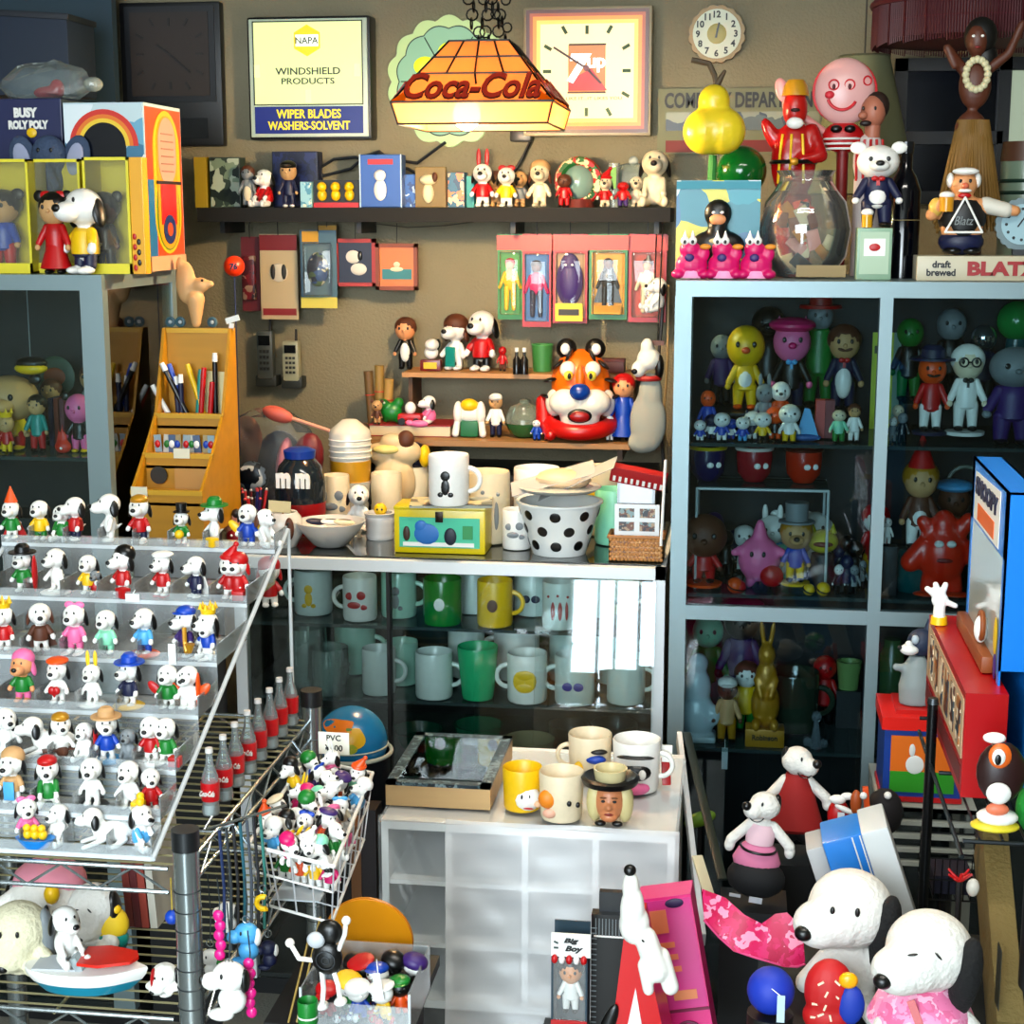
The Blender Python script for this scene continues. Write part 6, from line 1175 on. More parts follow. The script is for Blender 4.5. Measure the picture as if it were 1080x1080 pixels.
for s in (-1,1): B().ell((s*5*k,-13.6*k,75*k),(1.6*k,1*k,2*k),u=8,v=6).add('eye',BK,b)
B().ell((0,-14*k,70*k),(4*k,4*k,3.4*k)).add('nose',M('d87858'),b); B().ell((0,-11*k,85*k),(14*k,7*k,4*k)).ell((-14*k,0,76*k),(4*k,8*k,8*k)).ell((14*k,0,76*k),(4*k,8*k,8*k)).add('white_hair',WH,b); B().ell((0,-14*k,65*k),(7*k,3*k,2*k)).add('moustache',WH,b)
B().limb((24*k,0,50*k),(44*k,-4*k,45*k),9*k,8*k).add('white_sleeve',M('d8d4c8'),b); B().ell((-28*k,-8*k,48*k),(8*k,8*k,10*k)).add('yellow_sleeve',M('d8b860'),b); B().ell((0,-12*k,60*k),(7*k,3*k,3*k)).add('red_bow_tie',RED,b)
B().tube([(0,-18*k,58*k),(-19*k,-19*k,22*k),(19*k,-19*k,22*k)],1.2*k,closed=True).add('white_triangle',WH,b); text('Blatz',9*k,M('8a9090'),b,(0,-19*k,34*k),w=20*k,shear=.3); B().ell((1*k,-13*k,36*k),(15*k,5*k,19*k)).add('apron_front',M('141416'),b)
q=T('beer_mug','little beer mug with foam raised in the waiter hand','beer mug',b.location+Vector((-19*k,-20*k,45*k))); B().lathe([(.001,0),(7*k,0),(7.5*k,15*k),(.001,15*k)]).add('mug',M('d8a030',.2),q); B().ell((0,0,17*k),(8*k,8*k,4*k)).add('foam',WH,q)
o=T('round_thermometer','round pale blue dial with scalloped rim held beside the waiter statue','dial',top(1078,3.22)); k=mpp(o.location); o.location.z=zt_; o.location.x=on(1077,3.22,RZT+.08).x; B().prism(scal(26*k,20,.06),6*k,c=(0,0,32*k)).add('rim',M('8c9ca0',.3,.5),o,smooth=0); B().cone((0,-.5*k,32*k),21*k,21*k,1*k,seg=36,rot=(PI/2,0,0)).add('face',M('a8c4cc',.3),o); B().box((0,-2*k,36*k),(1.4*k,1*k,16*k),rot=(0,.6,0)).add('needle',BK,o,smooth=0); B().box((0,3*k,3*k),(16*k,8*k,6*k)).add('foot',M('30343a'),o)
for i in range(12): a=i*PI/6; B().ell((16*k*math.sin(a),-1.8*k,32*k+16*k*math.cos(a)),(1.6*k,.6*k,1.6*k),u=8,v=5).add('dial_dot',M('2c3438'),o)
o=T('striped_can','grey green striped tin with brown lid behind the round dial','tin',top(1078,3.44)); k=mpp(o.location); B().lathe([(.001,0),(28*k,0),(28*k,118*k),(.001,118*k)]).add('body',M('7a8a78',.3),o); B().cone((0,0,118*k),29*k,27*k,20*k).add('lid',M('5c3c28'),o); B().bar((0,0,138*k),(0,0,156*k),3*k).ell((0,0,156*k),5*k).add('knob',M('2c2420'),o)
for z_ in (50,62,74,86,98): B().torus((0,0,z_*k),28*k,2*k,rs=5).add('green_stripe',M('1c3c30'),o)
# fabric lampshades and window at the upper right
o=T('lamp_shade','large grey green fabric lamp shade on a pole behind the right case','lamp',(top(905,3.75).x,3.80,0)); k=mpp(Vector((o.location.x,3.8,1.9))); zb_=W(905,205,3.80).z; zt2=W(905,60,3.80).z
B().lathe([(60*k,zb_),(26*k,zt2),(25*k,zt2),(58.5*k,zb_)],seg=36).add('shade',M('8a8c6c',.8),o); B().bar((0,0,0),(0,0,zb_+.1),.012).add('pole',M('4c4434',.4,.4),o); B().cone((0,0,0),.11,.09,.025).add('base',M('3c3428',.4,.4),o); B().bar((0,0,zt2-.004),(0,0,2.6),.002).add('cord',M('504c40'),o); B().torus((0,0,zt2),25.5*k,.003).add('top_trim_ring',M('6c6c54'),o)
o=T('fringed_shade','crimson fringed hanging lamp shade at the top right corner','lamp',(on(1018,3.68,1.9).x,3.68,W(1000,50,3.62).z)); k=mpp(o.location); rr=100*k
B().lathe([(rr,45*k),(rr*.98,62*k),(rr*.5,95*k),(rr*.2,100*k),(rr*.19,98*k),(rr*.48,92*k),(rr*.95,60*k),(rr*.98,45*k)],seg=44).add('shade',M('5c1426',.7),o); B().torus((0,0,46*k),rr,4*k,seg=44).torus((0,0,4*k+22*k),rr*.99,.8*k,seg=44).add('braid',M('70182c',.6),o)
b=B()
for i in range(220):
    a=2*PI*i/220; j=((i*53) % 17)/17; b.bar((rr*math.cos(a),rr*math.sin(a),46*k),((rr+.5*k*j)*math.cos(a),(rr+.5*k*j)*math.sin(a),(1+3*j)*k),.9*k,4)
b.lathe([(rr*.985,46*k),(rr*.985,8*k)],seg=44)
b.add('fringe',M('5a1020',.6),o); B().bar((0,0,98*k),(0,0,2.6-o.location.z),.003).add('cord',M('2c1c1c'),o)
wx0,wx1=W(940,150,WALLY).x,W(1140,150,WALLY).x; wz0,wz1=W(1000,215,WALLY).z,W(1000,62,WALLY).z
b=B(); f=.03
for a_,c_ in (((wx0,WALLY-.03,wz0),(wx1,WALLY,wz0+f)),((wx0,WALLY-.03,wz1-f),(wx1,WALLY,wz1)),((wx0,WALLY-.03,wz0),(wx0+f,WALLY,wz1)),((wx1-f,WALLY-.03,wz0),(wx1,WALLY,wz1)),(((wx0*.42+wx1*.58)-.014,WALLY-.03,wz0),((wx0*.42+wx1*.58)+.014,WALLY,wz1)),((wx0,WALLY-.03,(wz0+wz1)/2-.03),((wx0*.42+wx1*.58),WALLY,(wz0+wz1)/2+.0))): b.span(a_,c_)
o=struct(b.add('window_2',M('1a1c22',.5),smooth=0)); B().span((wx0+f,WALLY-.012,wz0+f),((wx0*.42+wx1*.58),WALLY-.006,wz1-f)).add('dark_pane',M('0c1828',.15),o,smooth=0); B().span(((wx0*.42+wx1*.58),WALLY-.012,wz0+f),(wx1-f,WALLY-.006,wz1-f)).add('bright_pane',EM('a8b4a0',.5),o,smooth=0)
# ============================================================ on and in the left case
LT='toys on top of the left glass case'
def ltop_(px,Y): return on(px,Y,lz)
def lbox(x0,x1,y0,Y,m,label,d=.09,front=None,side=None,rz=0):
    a=on(x0,Y,lz); b=on(x1,Y,lz); h=W((x0+x1)/2,y0,Y).z-lz
    return carton(Vector(((a.x+b.x)/2,Y,lz)),b.x-a.x,d,h,m,label,rz=rz,front=front,side=side),b.x-a.x,h
YB=M('d8c828',.4); YIN=M('b0a028',.5)
def winbox(x0,x1,y0,Y,label):
    a=on(x0,Y,lz); b=on(x1,Y,lz); h=W((x0+x1)/2,y0,Y).z-lz; w=b.x-a.x
    t=T('window_box',label,'toy box',((a.x+b.x)/2,Y,lz)); bb=B(); d=.085; s=.004
    for s1 in ((-w/2,0,0,-w/2+s,d,h),(w/2-s,0,0,w/2,d,h),(-w/2,0,0,w/2,d,s),(-w/2,0,h-s,w/2,d,h),(-w/2,d-s,0,w/2,d,h)): bb.span(s1[:3],s1[3:])
    bb.add('body',YB,t,smooth=0); f=B().span((-w/2,-.001,0),(w/2,.001,.020)).span((-w/2,-.001,h-.006),(w/2,.001,h)).span((-w/2,-.001,0),(-w/2+.005,.001,h)).span((w/2-.005,-.001,0),(w/2,.001,h)); f.add('front_edge',M('e4d838'),t,smooth=0)
    B().span((-w/2+.005,.0015,.02),(w/2-.005,.0025,h-.006)).add('clear_window',GL((.97,.98,.93),1.0,.03),t,smooth=0); return t,w,h
winbox(-25,35,168,3.04,'yellow window box at the left frame edge with a blue dressed doll inside')
fig(0,0,0,0,'doll with round black ears and blue shirt inside the left yellow window box',loc=on(5,3.085,lz+.005),hgt=.155,skin='i',shirt='b',trouser='r',shoe='y',ears='round',head=.2,hair='k',name='boxed_doll',cat='doll',wide=1.2)
winbox(92,140,166,3.04,'yellow window box in the middle with a dark doll inside'); 
fig(0,0,0,0,'dark doll with round ears inside the middle yellow window box',loc=on(112,3.085,lz+.005),hgt=.15,skin='n',shirt='k',trouser='k',shoe='y',ears='round',head=.2,hair='k',name='boxed_doll',cat='doll')
winbox(38,89,168,3.07,'open olive yellow window box behind the white dog toy')
t,w_,h_=lbox(138,154,166,3.045,M('e8b020',.4),'orange yellow narrow box with little red and black pictures',d=.03)
for i in range(7): B().ell(((i % 2-.5)*.008,-.002,.012+i*.010),(.004,.0015,.006)).add('picture_%s' % ['red','black'][i % 2],[RED,BK][i % 2],t)
# jukebox style box: front panel with arch, printed side
a=on(75,3.17,lz); b_=on(158,3.17,lz); jw=b_.x-a.x; jh=W(150,108,3.17).z-lz
t=T('jukebox_box','tall box printed with a rainbow arch front and an orange jukebox side','toy box',((a.x+b_.x)/2,3.17,lz)); jd=.215
B().span((-jw/2,0,0),(jw/2,jd,jh)).add('body',M('c8d8e0',.35),t,smooth=0)
def arch(r0,r1,zc_,n=20): return [(r0*math.cos(PI*i/n),zc_+r0*math.sin(PI*i/n)) for i in range(n+1)]+[(r1*math.cos(PI*i/n),zc_+r1*math.sin(PI*i/n)) for i in range(n,-1,-1)]
zc_=jh-.085
B().box((0,-.001,jh/2),(jw*.98,.002,jh*.98)).add('sky_print',PRINT(['7ab0c8','dfe8ec','4c88a8','c8d8dc'],18),t,smooth=0)
for r0,r1,c in ((.062,.072,'d83820'),(.054,.062,'e88820'),(.046,.054,'f0d040')): B().prism(arch(r0,r1,zc_),.002,c=(0,-.004,0)).add('arch_band',M(c),t,smooth=0); 
B().prism([(-.046,0)]+[( -.046*math.cos(PI*i/20),zc_+.046*math.sin(PI*i/20)) for i in range(21)]+[(.046,0)],.002,c=(0,-.003,0)).add('dark_opening',M('141c2c',.2),t,smooth=0)
sx=jw/2+.001
B().span((jw/2,.004,.0),(sx,jd-.004,jh*.98)).add('orange_side',M('e05820',.35),t,smooth=0)
def sideprint(nm,pts,c,off): B().prism(pts,.001,rot=(0,0,PI/2),c=(sx+off,0,0)).add(nm,M(c,.3),t,smooth=0)
def oval(cy,cz,ry_,rz_,n=28): return [(cy+ry_*math.cos(2*PI*i/n),cz+rz_*math.sin(2*PI*i/n)) for i in range(n)]
def stad(cy,z0,z1,r,n=12): return [(cy+r*math.cos(PI*i/n),z1-r+r*math.sin(PI*i/n)) for i in range(n+1)]+[(cy-r*math.cos(PI*i/n),z0+r-r*math.sin(PI*i/n)) for i in range(n+1)]
cy=jd*.55
sideprint('blue_edge',[(.006,.02),(.05,.02),(.05,jh*.55),(.006,jh*.55)],'1c7cb0',.0005)
sideprint('yellow_loop',stad(cy,jh*.10,jh*.97,.078),'e8c018',.001); sideprint('green_loop',stad(cy,jh*.12,jh*.6,.068),'5a8c28',.0015); sideprint('yellow_inner',stad(cy,jh*.13,jh*.94,.060),'f0a818',.002)
sideprint('title_oval',stad(cy,jh*.52,jh*.93,.052),'d0a898',.0028); sideprint('red_panel',[(cy-.045,jh*.28),(cy+.045,jh*.28),(cy+.045,jh*.54),(cy-.045,jh*.54)],'d02020',.003); sideprint('blue_oval',oval(cy,jh*.25,.036,.030),'1c3c78',.0036); sideprint('flower_print',oval(cy,jh*.25,.016,.014),'d86030',.0042)
sideprint('dark_band',[(.05,jh*.525),(jd-.02,jh*.525),(jd-.02,jh*.545),(.05,jh*.545)],'2c1c20',.004); sideprint('cream_foot',[(.004,.0),(jd-.004,.0),(jd-.004,jh*.09),(.004,jh*.09)],'d8b090',.003)
for i in range(6): sideprint('text_line',[(cy-.036,jh*(.60+.045*i)),(cy+.036,jh*(.60+.045*i)),(cy+.036,jh*(.608+.045*i)),(cy-.036,jh*(.608+.045*i))],'a87868',.0034)
# busy box with lettering
a=on(-30,3.19,lz); b_=on(73,3.19,lz); h_=W(40,104,3.19).z-lz
t=carton(Vector(((a.x+b_.x)/2,3.19,lz)),b_.x-a.x,.12,h_,M('1c2a60',.4),'navy blue toy box with white playful lettering at the far left')
lx_=on(36,3.19,lz).x-t.location.x; text('BUSY',.020,WH,t,(lx_,-.001,h_-.028),bold=.06,w=.05); text('ROLY POLY',.018,WH,t,(lx_+.005,-.001,h_-.052),bold=.06,w=.085); B().box((-.05+lx_*.0,-.001,h_-.012),(.03,.001,.008)).add('white_label',WH,t,smooth=0); B().ell((lx_+.012,-.003,h_-.068),(.011,.003,.010)).add('yellow_duck_print',YEL,t)
# elephant plush
el=M('4a5c78',.8,kind='fur'); o=T('elephant_toy','grey blue elephant plush with big pale lined ears in front of the navy box','plush toy',on(58,3.155,lz+.0)); k=mpp(o.location)
zz=W(58,165,3.15).z-lz
link('body',fuse(B().ell((0,0,zz),(20*k,12*k,22*k)).ell((-2*k,0,zz-26*k),(18*k,12*k,22*k)).tube([(2*k,-10*k,zz-8*k),(8*k,-15*k,zz-22*k),(14*k,-14*k,zz-34*k)],5*k).cone((0,0,0),15*k,12*k,zz-30*k),2*k,el),o)
for s in (-1,1): B().ell((s*29*k,2*k,zz-2*k),(15*k,4*k,24*k),rot=(0,s*.25,0)).add('ear',el,o); B().ell((s*29*k,-2*k,zz-3*k),(9*k,2*k,17*k),rot=(0,s*.25,0)).add('ear_lining',M('aab0c8',.8),o); B().ell((s*7*k,-11.4*k,zz+6*k),(1.8*k,1*k,2.4*k),u=8,v=6).add('eye',BK,o)
dog(0,0,0,0,loc=on(90,3.015,lz),h=.178,label='large white toy dog in yellow shirt and navy trousers on the left case',shirt='y',trouser='l',face=-30,group=LT)
fig(0,0,0,0,'dark red doll with round black ears standing on the left case',loc=on(60,3.02,lz),hgt=.155,skin='i',shirt='r',trouser='r',ears='round',hair='k',hat='bow',hatc='r',head=.19,group=LT,skirt=True)
o=T('shoe','red toy shoe on top of the navy box at upper left','shoe',on(52,3.24,lz+h_)); link('body',fuse(B().ell((0,0,.014),(.034,.016,.014)).ell((.018,0,.022),(.016,.014,.02)),.003,M('b01c28',.2)),o); B().ell((0,0,.003),(.034,.015,.003)).add('sole',M('601018'),o)
b=B().ell((0,0,.03),(.10,.045,.045),u=12,v=8)
for v in b.bm.verts: v.co += Vector((math.sin(v.co.z*120)*.008,0,math.sin(v.co.x*90)*.008)); v.co.z=max(v.co.z,0)
o=T('clear_bag','crumpled clear plastic bag wrapped around the red shoe','plastic bag',on(50,3.25,lz+h_+.001)); b.add('film',GL((.94,.97,.95),1.6,.12,(.5,.6,.62),rough=.15),o,smooth=0); B().ell((.1,0,.03),(.02,.02,.015)).add('twisted_end',GL((.94,.97,.95),1.6,.3,(.6,.66,.6),rough=.15),o,smooth=0)
# inside the left case
LS=LS1; CL='toys inside the left glass case'
cf(14,3.12,LS,.155,'big round headed toy with a tan face and black nose inside the left case',skin='i',shirt='y',trouser='r',shoe='y',muzzle='m',head=.30,ears='round',group=CL,wide=1.25)
cf(41,3.10,LS,.115,'slim toy in green jacket and red trousers inside the left case',skin='i',shirt='t',trouser='r',hair='k',group=CL)
cf(56,3.26,LS,.13,'dim brown haired toy at the back of the left case shelf',skin='i',shirt='n',trouser='n',hair='n',group=CL)
cf(85,3.10,LS,.12,'pink faced toy with yellow shoes next to the case post',skin='p',shirt='k',trouser='p',shoe='y',head=.24,ears='round',group=CL)
cf(8,3.06,LS,.08,'small yellow and red toy at the front of the left case shelf',skin='i',shirt='r',trouser='y',head=.22,hat='crown',hatc='y',group=CL)
for i,(px,c) in enumerate(((60,'1c2c6a'),(66,'8a3c28'),(72,'6a3440'))): o=T('small_book',['navy','rust brown','dull maroon'][i]+' thin book standing at the back of the left case','book',on(px,3.2,LS),group='thin books in the left case'); B().box((0,0,.05),(.009,.05,.10)).add('cover',M(c),o,smooth=0); B().box((0,.002,.05),(.006,.051,.096)).add('pages',M('c0b8a0'),o,smooth=0)
o=T('flame_toy','orange red flame shaped toy on the left case shelf','toy',on(67,3.08,LS)); link('body',fuse(B().ell((0,0,.014),(.018,.012,.014)).cone((-.008,0,.01),.008,.001,.04).cone((.006,0,.01),.008,.001,.034).cone((.0,0,.015),.007,.001,.045),.0025,M('d83818')),o); B().ell((0,-.011,.012),(.003,.002,.003)).add('eye',WH,o)
o=T('hanging_car_toy','yellow and black oval toy hanging in the left case','toy',on(33,3.12,LS+.155)); B().ell((0,0,0),(.035,.02,.013)).add('yellow_body',YEL,o); B().ell((0,.004,.010),(.034,.022,.014)).add('black_top',BK,o); B().bar((0,0,.02),(0,0,lz-.03-LS-.155),.001).add('string',M('8a9094'),o)
o=T('tiger_plate','orange and green oval plate leaning inside the left case side','plate',on(62,3.33,LS)); B().ell((0,0,.13),(.045,.006,.045)).add('plate',M('3c5c48'),o); B().ell((0,-.006,.13),(.025,.004,.02)).add('orange_spot',M('a85828'),o); B().bar((0,0,0),(0,0,.09),.004).add('stand',M('20282c'),o)
for i,(px,Y,c) in enumerate(((118,3.12,'n'),(128,3.20,'y'),(140,3.28,'r'),(122,3.30,'e'))): cf(px-22,Y,LS,.10+.02*i,['brown','yellow','dark red','grey'][i]+' toy seen through the side glass of the left case',skin='i',shirt=c,trouser='k',hair='n',group=CL)
o=T('low_box','dark stacked boxes below the shelf in the left case','boxes',on(30,3.2,.06)); B().box((0,.06,.5),(.3,.12,1.0)).add('body',M('121826'),o,smooth=0); B().box((0,-.001,.78),(.12,.002,.12)).add('dim_print',M('1e2c44'),o,smooth=0)
# ============================================================ wire shelf unit at lower left
MZ=.90; MY0=1.815; MY1=2.43; MX1=-.668; MX0=-1.20
MZ2=W(90,1066,MY0).z
t=T('wire_shelf_unit','chrome wire shelf unit at lower left under the clear stepped stand','shelf',((MX0+MX1)/2,MY0,0)); ox,oy=t.location.x,t.location.y
CHR=M('aeb6b8',.22,.85)
def rel(x,y,z): return Vector((x-ox,y-oy,z))
for (x,y,nm) in ((MX1-.0,MY0+.012,'post'),(MX1,MY1,'post'),(MX0,MY0+.012,'post'),(MX0,MY1,'post')):
    p=B().cone(rel(x,y,.03),.0165,.0165,MZ+.045-.03,seg=28).add(nm,CHR,t)
    b=B()
    for k in range(int((MZ-.05)/.026)): b.torus(rel(x,y,.06+.026*k),.0168,.0009,seg=20,rs=4)
    b.add('grooves',M('4a5054',.4,.6),p); B().cone(rel(x,y,MZ+.02),.0176,.0176,.026,seg=28).add('cap',M('1c2024',.4),p); B().cone(rel(x,y,0),.014,.016,.03).add('foot',BK,p)
for iz,z in enumerate((MZ,MZ2)):
    b=B()
    for (a,c) in (((MX0,MY0),(MX1-.02,MY0)),((MX0,MY1),(MX1-.02,MY1)),((MX1,MY0+.02),(MX1,MY1)),((MX0,MY0+.02),(MX0,MY1))):
        A=Vector((*a,0)); D=Vector((*c,0)); L=(D-A).length; n=int(L/.045)
        for dz in (-.003,-.034): b.bar(rel(A.x,A.y,z+dz),rel(D.x,D.y,z+dz),.003)
        for i in range(n):
            p0=A.lerp(D,i/n); p1=A.lerp(D,(i+1)/n); b.bar(rel(p0.x,p0.y,z-.004+(-.03 if i % 2 else 0)),rel(p1.x,p1.y,z-.004+(0 if i % 2 else -.03)),.0018,6)
    fr=b.add('shelf_frame',CHR,t)
    b=B(); n=24
    for i in range(n): y=MY0+(MY1-MY0)*(i+.5)/n; b.bar(rel(MX0,y,z-.002),rel(MX1,y,z-.002),.0016,6)
    for x in (MX0+.15,MX1-.18): b.bar(rel(x,MY0,z-.006),rel(x,MY1,z-.006),.0022,6)
    b.add('wire_deck',M('b8b08c',.3,.6),fr)
# ---- clear stepped stand
RROW=[893,852,803,745,690,628,572]; RX=-.713; RXL=MX0+.035
SZ=[MZ+v for v in (.006,.044,.085,.13,.18,.23,.28)]; SY=[G(130,r,z).y for r,z in zip(RROW,SZ)]
ACR=GL((.97,.99,.99),1.6,.16,(.85,.9,.92),rough=.05); ACE=GL((.95,1,1),1.5,.55,(.9,.95,.97),rough=.1)
t=T('stepped_stand','clear acrylic stepped stand crowded with little white toy dogs','display stand',((RX+RXL)/2,SY[0],MZ)); ox,oy=t.location.x,t.location.y
for i in range(7):
    y0=SY[i]-.028; y1=(SY[i+1]-.030) if i < 6 else SY[i]+.045; z=SZ[i]
    st=B().span((RXL-ox,y0-oy,z-MZ-.003),(RX-ox,y1-oy,z-MZ)).add('step_tray',ACR,t,smooth=0)
    B().span((RXL-ox,y0-oy-.001,z-MZ-.005),(RX-ox,y0-oy+.0015,z-MZ+.001)).add('bright_edge',ACE,st,smooth=0); B().span((RXL-ox,y0-oy-.001,z-MZ+.001),(RX-ox,y0-oy+.001,z-MZ+.013)).add('front_lip',ACR,st,smooth=0)
    if i: B().span((RXL-ox,y0-oy,z-MZ-(SZ[i]-SZ[i-1])+.001),(RX-ox,y0-oy+.002,z-MZ-.005)).add('riser_sheet',ACR,st,smooth=0)
    for k in range(8):
        x=RX-.0015-.058*k
        if x > RXL: B().span((x-ox,y0-oy+.002,z-MZ),(x-ox+.0018,y1-oy,z-MZ+.026)).add('divider',ACR,st,smooth=0)
B().bar((RX+.002-ox,SY[0]-.03-oy,.004),(RX+.002-ox,SY[6]+.04-oy,SZ[6]-MZ+.02),.0035).add('side_rail',ACE,t); B().bar((RX+.002-ox,SY[6]+.045-oy,.0),(RX+.002-ox,SY[6]+.045-oy,SZ[6]-MZ+.02),.003).add('rear_leg',ACE,t)
B().bar((RXL-ox,SY[0]-.03-oy,.004),(RXL-ox,SY[6]+.04-oy,SZ[6]-MZ+.02),.0035).add('side_rail',ACE,t)
TIER=['bottom','second','third','fourth','fifth','sixth','top']
RW={6: [(13,42,dict(shirt='g',hat='cone',hatc='o',cape='r'),'orange pointed hat, red cape and green waistcoat'),(43,36,dict(shirt='y',trouser='g'),'yellow shirt and green shorts'),(66,32,dict(pose='sit',shirt='g',ear='e'),'grey ears, sitting low'),(80,40,dict(shirt='r',trouser='l',face=-40),'red and navy clothes leaning left'),(116,44,dict(face=-55,ear='k'),'plain white, long black ear, biggest of its tier'),(148,40,dict(shirt='r',hat='cap',hatc='d',trouser='l',prop='skates',propc='w'),'gold cap and red shirt on skates'),(192,36,dict(hat='top',hatc='k',prop='ball',propc='y',shirt='g'),'black top hat holding a yellow ball'),(226,38,dict(hat='brim',hatc='g',face=-40,prop='gift',propc='y'),'big green hat'),(262,38,dict(shirt='b',trouser='b',prop='wings',propc='y'),'blue overalls holding yellow discs'),(284,34,dict(ear='n',pose='sit',face=50),'brown ears turned right')],
 5: [(25,38,dict(hat='brim',hatc='k',shirt='g',prop='board',propc='r'),'wide black hat with green scarf and red pole'),(60,40,dict(face=-20,prop='base',propc='w'),'plain white with a brown ear',),(94,36,dict(shirt='y',ear='k'),'yellow shirt beside a red gift',),(101,22,dict(pose='sit',shirt='r',body='e'),'tiny grey body behind the gift'),(130,42,dict(shirt='r',hat='hair',hatc='k',prop='gift',propc='r',face=-30),'black hair and red coat with yellow buttons'),(172,38,dict(shirt='r',hat='beret',hatc='w',prop='skates',propc='r',face=-20),'white beret and red skater suit'),(207,38,dict(shirt='l',trouser='l',face=-35,cape='w'),'navy jacket leaning forward'),(243,40,dict(shirt='r',hat='santa',hatc='r',prop='gift',propc='r'),'red santa hat and red suit'),(266,40,dict(shirt='r',trouser='r',hat='helmet',hatc='r',ear='r',body='w'),'red helmet and red racing suit')],
 4: [(5,40,dict(hat='crown',hatc='y',shirt='r'),'pale yellow crown and red bow'),(44,44,dict(body='w',ear='n',shirt='n',face=25,cape='n'),'brown coat and brown ears'),(80,44,dict(shirt='p',trouser='p',hat='bow',hatc='p',prop='flippers',propc='w'),'pink ballet dress and pink bow'),(113,40,dict(shirt='m',trouser='m'),'mint green pyjamas'),(153,42,dict(shirt='a',trouser='b',prop='base',propc='o',face=-20),'bright blue dress on an orange base'),(196,44,dict(hat='cap',hatc='b',shirt='v',prop='sax',propc='d',face=-30),'blue cap playing a golden saxophone'),(233,42,dict(hat='crown',hatc='y',shirt='b',face=-30,prop='flippers',propc='w'),'yellow crown and blue scarf'),(255,34,dict(pose='sit'),'plain white sitting at the tray end')],
 3: [(25,44,dict(shirt='g',trouser='p',hat='hair',hatc='p',ear='p',body='s'),'pink hair and green pink clothes'),(62,40,dict(hat='beret',hatc='o',prop='heart',propc='r'),'orange beret and red heart'),(98,44,dict(hat='bunny',hatc='y',prop='base',propc='w'),'yellow bunny ears'),(137,42,dict(hat='brim',hatc='b',shirt='l',prop='base',propc='y',face=-20),'blue brimmed hat and navy suit on a yellow base'),(178,40,dict(prop='wings',propc='r',shirt='g'),'red wings and green collar'),(197,38,dict(prop='board',propc='o'),'orange surfboard'),(214,40,dict(prop='wings',propc='o'),'orange wings')],
 2: [(8,44,dict(face=40),'plain white turned right at the left frame edge'),(35,40,dict(pose='lie',face=-60),'plain white with a long snout reaching right'),(66,40,dict(prop='plane',propc='n',face=30,hat='cap',hatc='d',body='w'),'gold cap in a brown toy plane'),(90,34,dict(pose='sit',prop='board',propc='r'),'small sitting with a red plank'),(114,42,dict(hat='brim',hatc='i',shirt='b',prop='base',propc='a',face=20),'straw hat and blue shirt'),(136,30,dict(pose='sit',body='e'),'small grey sitting'),(160,42,dict(shirt='r',prop='base',propc='w'),'round face and red white scarf'),(199,42,dict(shirt='g',prop='gift',propc='r'),'green collar beside a red gift')],
 1: [(14,46,dict(shirt='i',prop='towel',propc='a',hat='hair',hatc='i',body='w'),'peach hood and pale blue towel'),(52,42,dict(hat='cap',hatc='r',shirt='g',pose='sit',face=20),'red cap and lime green shirt'),(98,44,dict(face=10,prop='base',propc='k'),'plain white on a black stand with a price tag'),(137,44,dict(prop='gift',propc='y'),'yellow bird gift at its side'),(178,38,dict(shirt='r',trouser='r',face=25),'red trousers, at the right tray end')],
 0: [(30,40,dict(shirt='p',hat='bow',hatc='p',face=30),'pink hood and pink scarf'),(63,36,dict(pose='sit',face=-20,shirt='w'),'white body beside the blue boat'),(152,40,dict(pose='sit',hat='bird',hatc='y',face=50),'yellow bird on its head'),(176,38,dict(pose='sit',face=60,shirt='a',ear='k'),'pale blue collar turned right')]}
for i in range(6,-1,-1):
    for q in RW[i]:
        px,hh,kw,lab=q[:4]; p=on(px,SY[i],SZ[i]); p.x=min(p.x,RX-.022)
        kw=dict(kw); pose=kw.get('pose','stand')
        hm=1.24*hh*mpp(p)/math.cos(PITCH)/(1.0 if not kw.get('hat') in ('cone','bunny','top') else 1.2)
        dog(0,0,0,0,loc=p+Vector((0,0,.0)),h=hm*(1 if pose == 'stand' else 1.05),label='toy dog, %s, %s tier' % (lab,TIER[i]),group='toy dogs on the clear stepped stand',**kw)
# blue boat toy, long lying dog, tags
o=T('toy_boat','bright blue little boat with yellow birds on the bottom tier','toy boat',on(38,SY[0]-.02,SZ[0])); B().lathe([(.001,.0),(.016,.001),(.026,.014),(.023,.014),(.001,.006)],sc=(1,.6)).add('hull',M('1890d8',.3),o)
for q in (-1,0,1): B().ell((q*.010,0,.018),(.006,.006,.007)).ell((q*.010,-.002,.027),.005).add('toy_bird',YEL,o)
o=dog(0,0,0,0,loc=on(98,SY[0]-.005,SZ[0]),h=.062,label='biggest white toy dog lying stretched out with a black ear, on the bottom tier',pose='lie',face=-65,group='toy dogs on the clear stepped stand')
for px,i,c in ((140,5,'three'),(182,4,'tall'),(155,2,'small'),(100,2,'narrow')):
    o=T('price_tag','%s white price tag on the %s tier of the clear stand' % ({'three': 'wide','tall': 'tall','small': 'small','narrow': 'narrow'}[c],TIER[i]),'price tag',on(px,SY[i]-.031,SZ[i]-.004)); B().box((0,0,.008),((.022 if c != 'tall' else .011),.0012,(.012 if c != 'tall' else .03))).add('tag',M('f0f2f2'),o,smooth=0); B().bar((0,0,.012),(.004,.002,.02),.0006).add('string',WH,o)
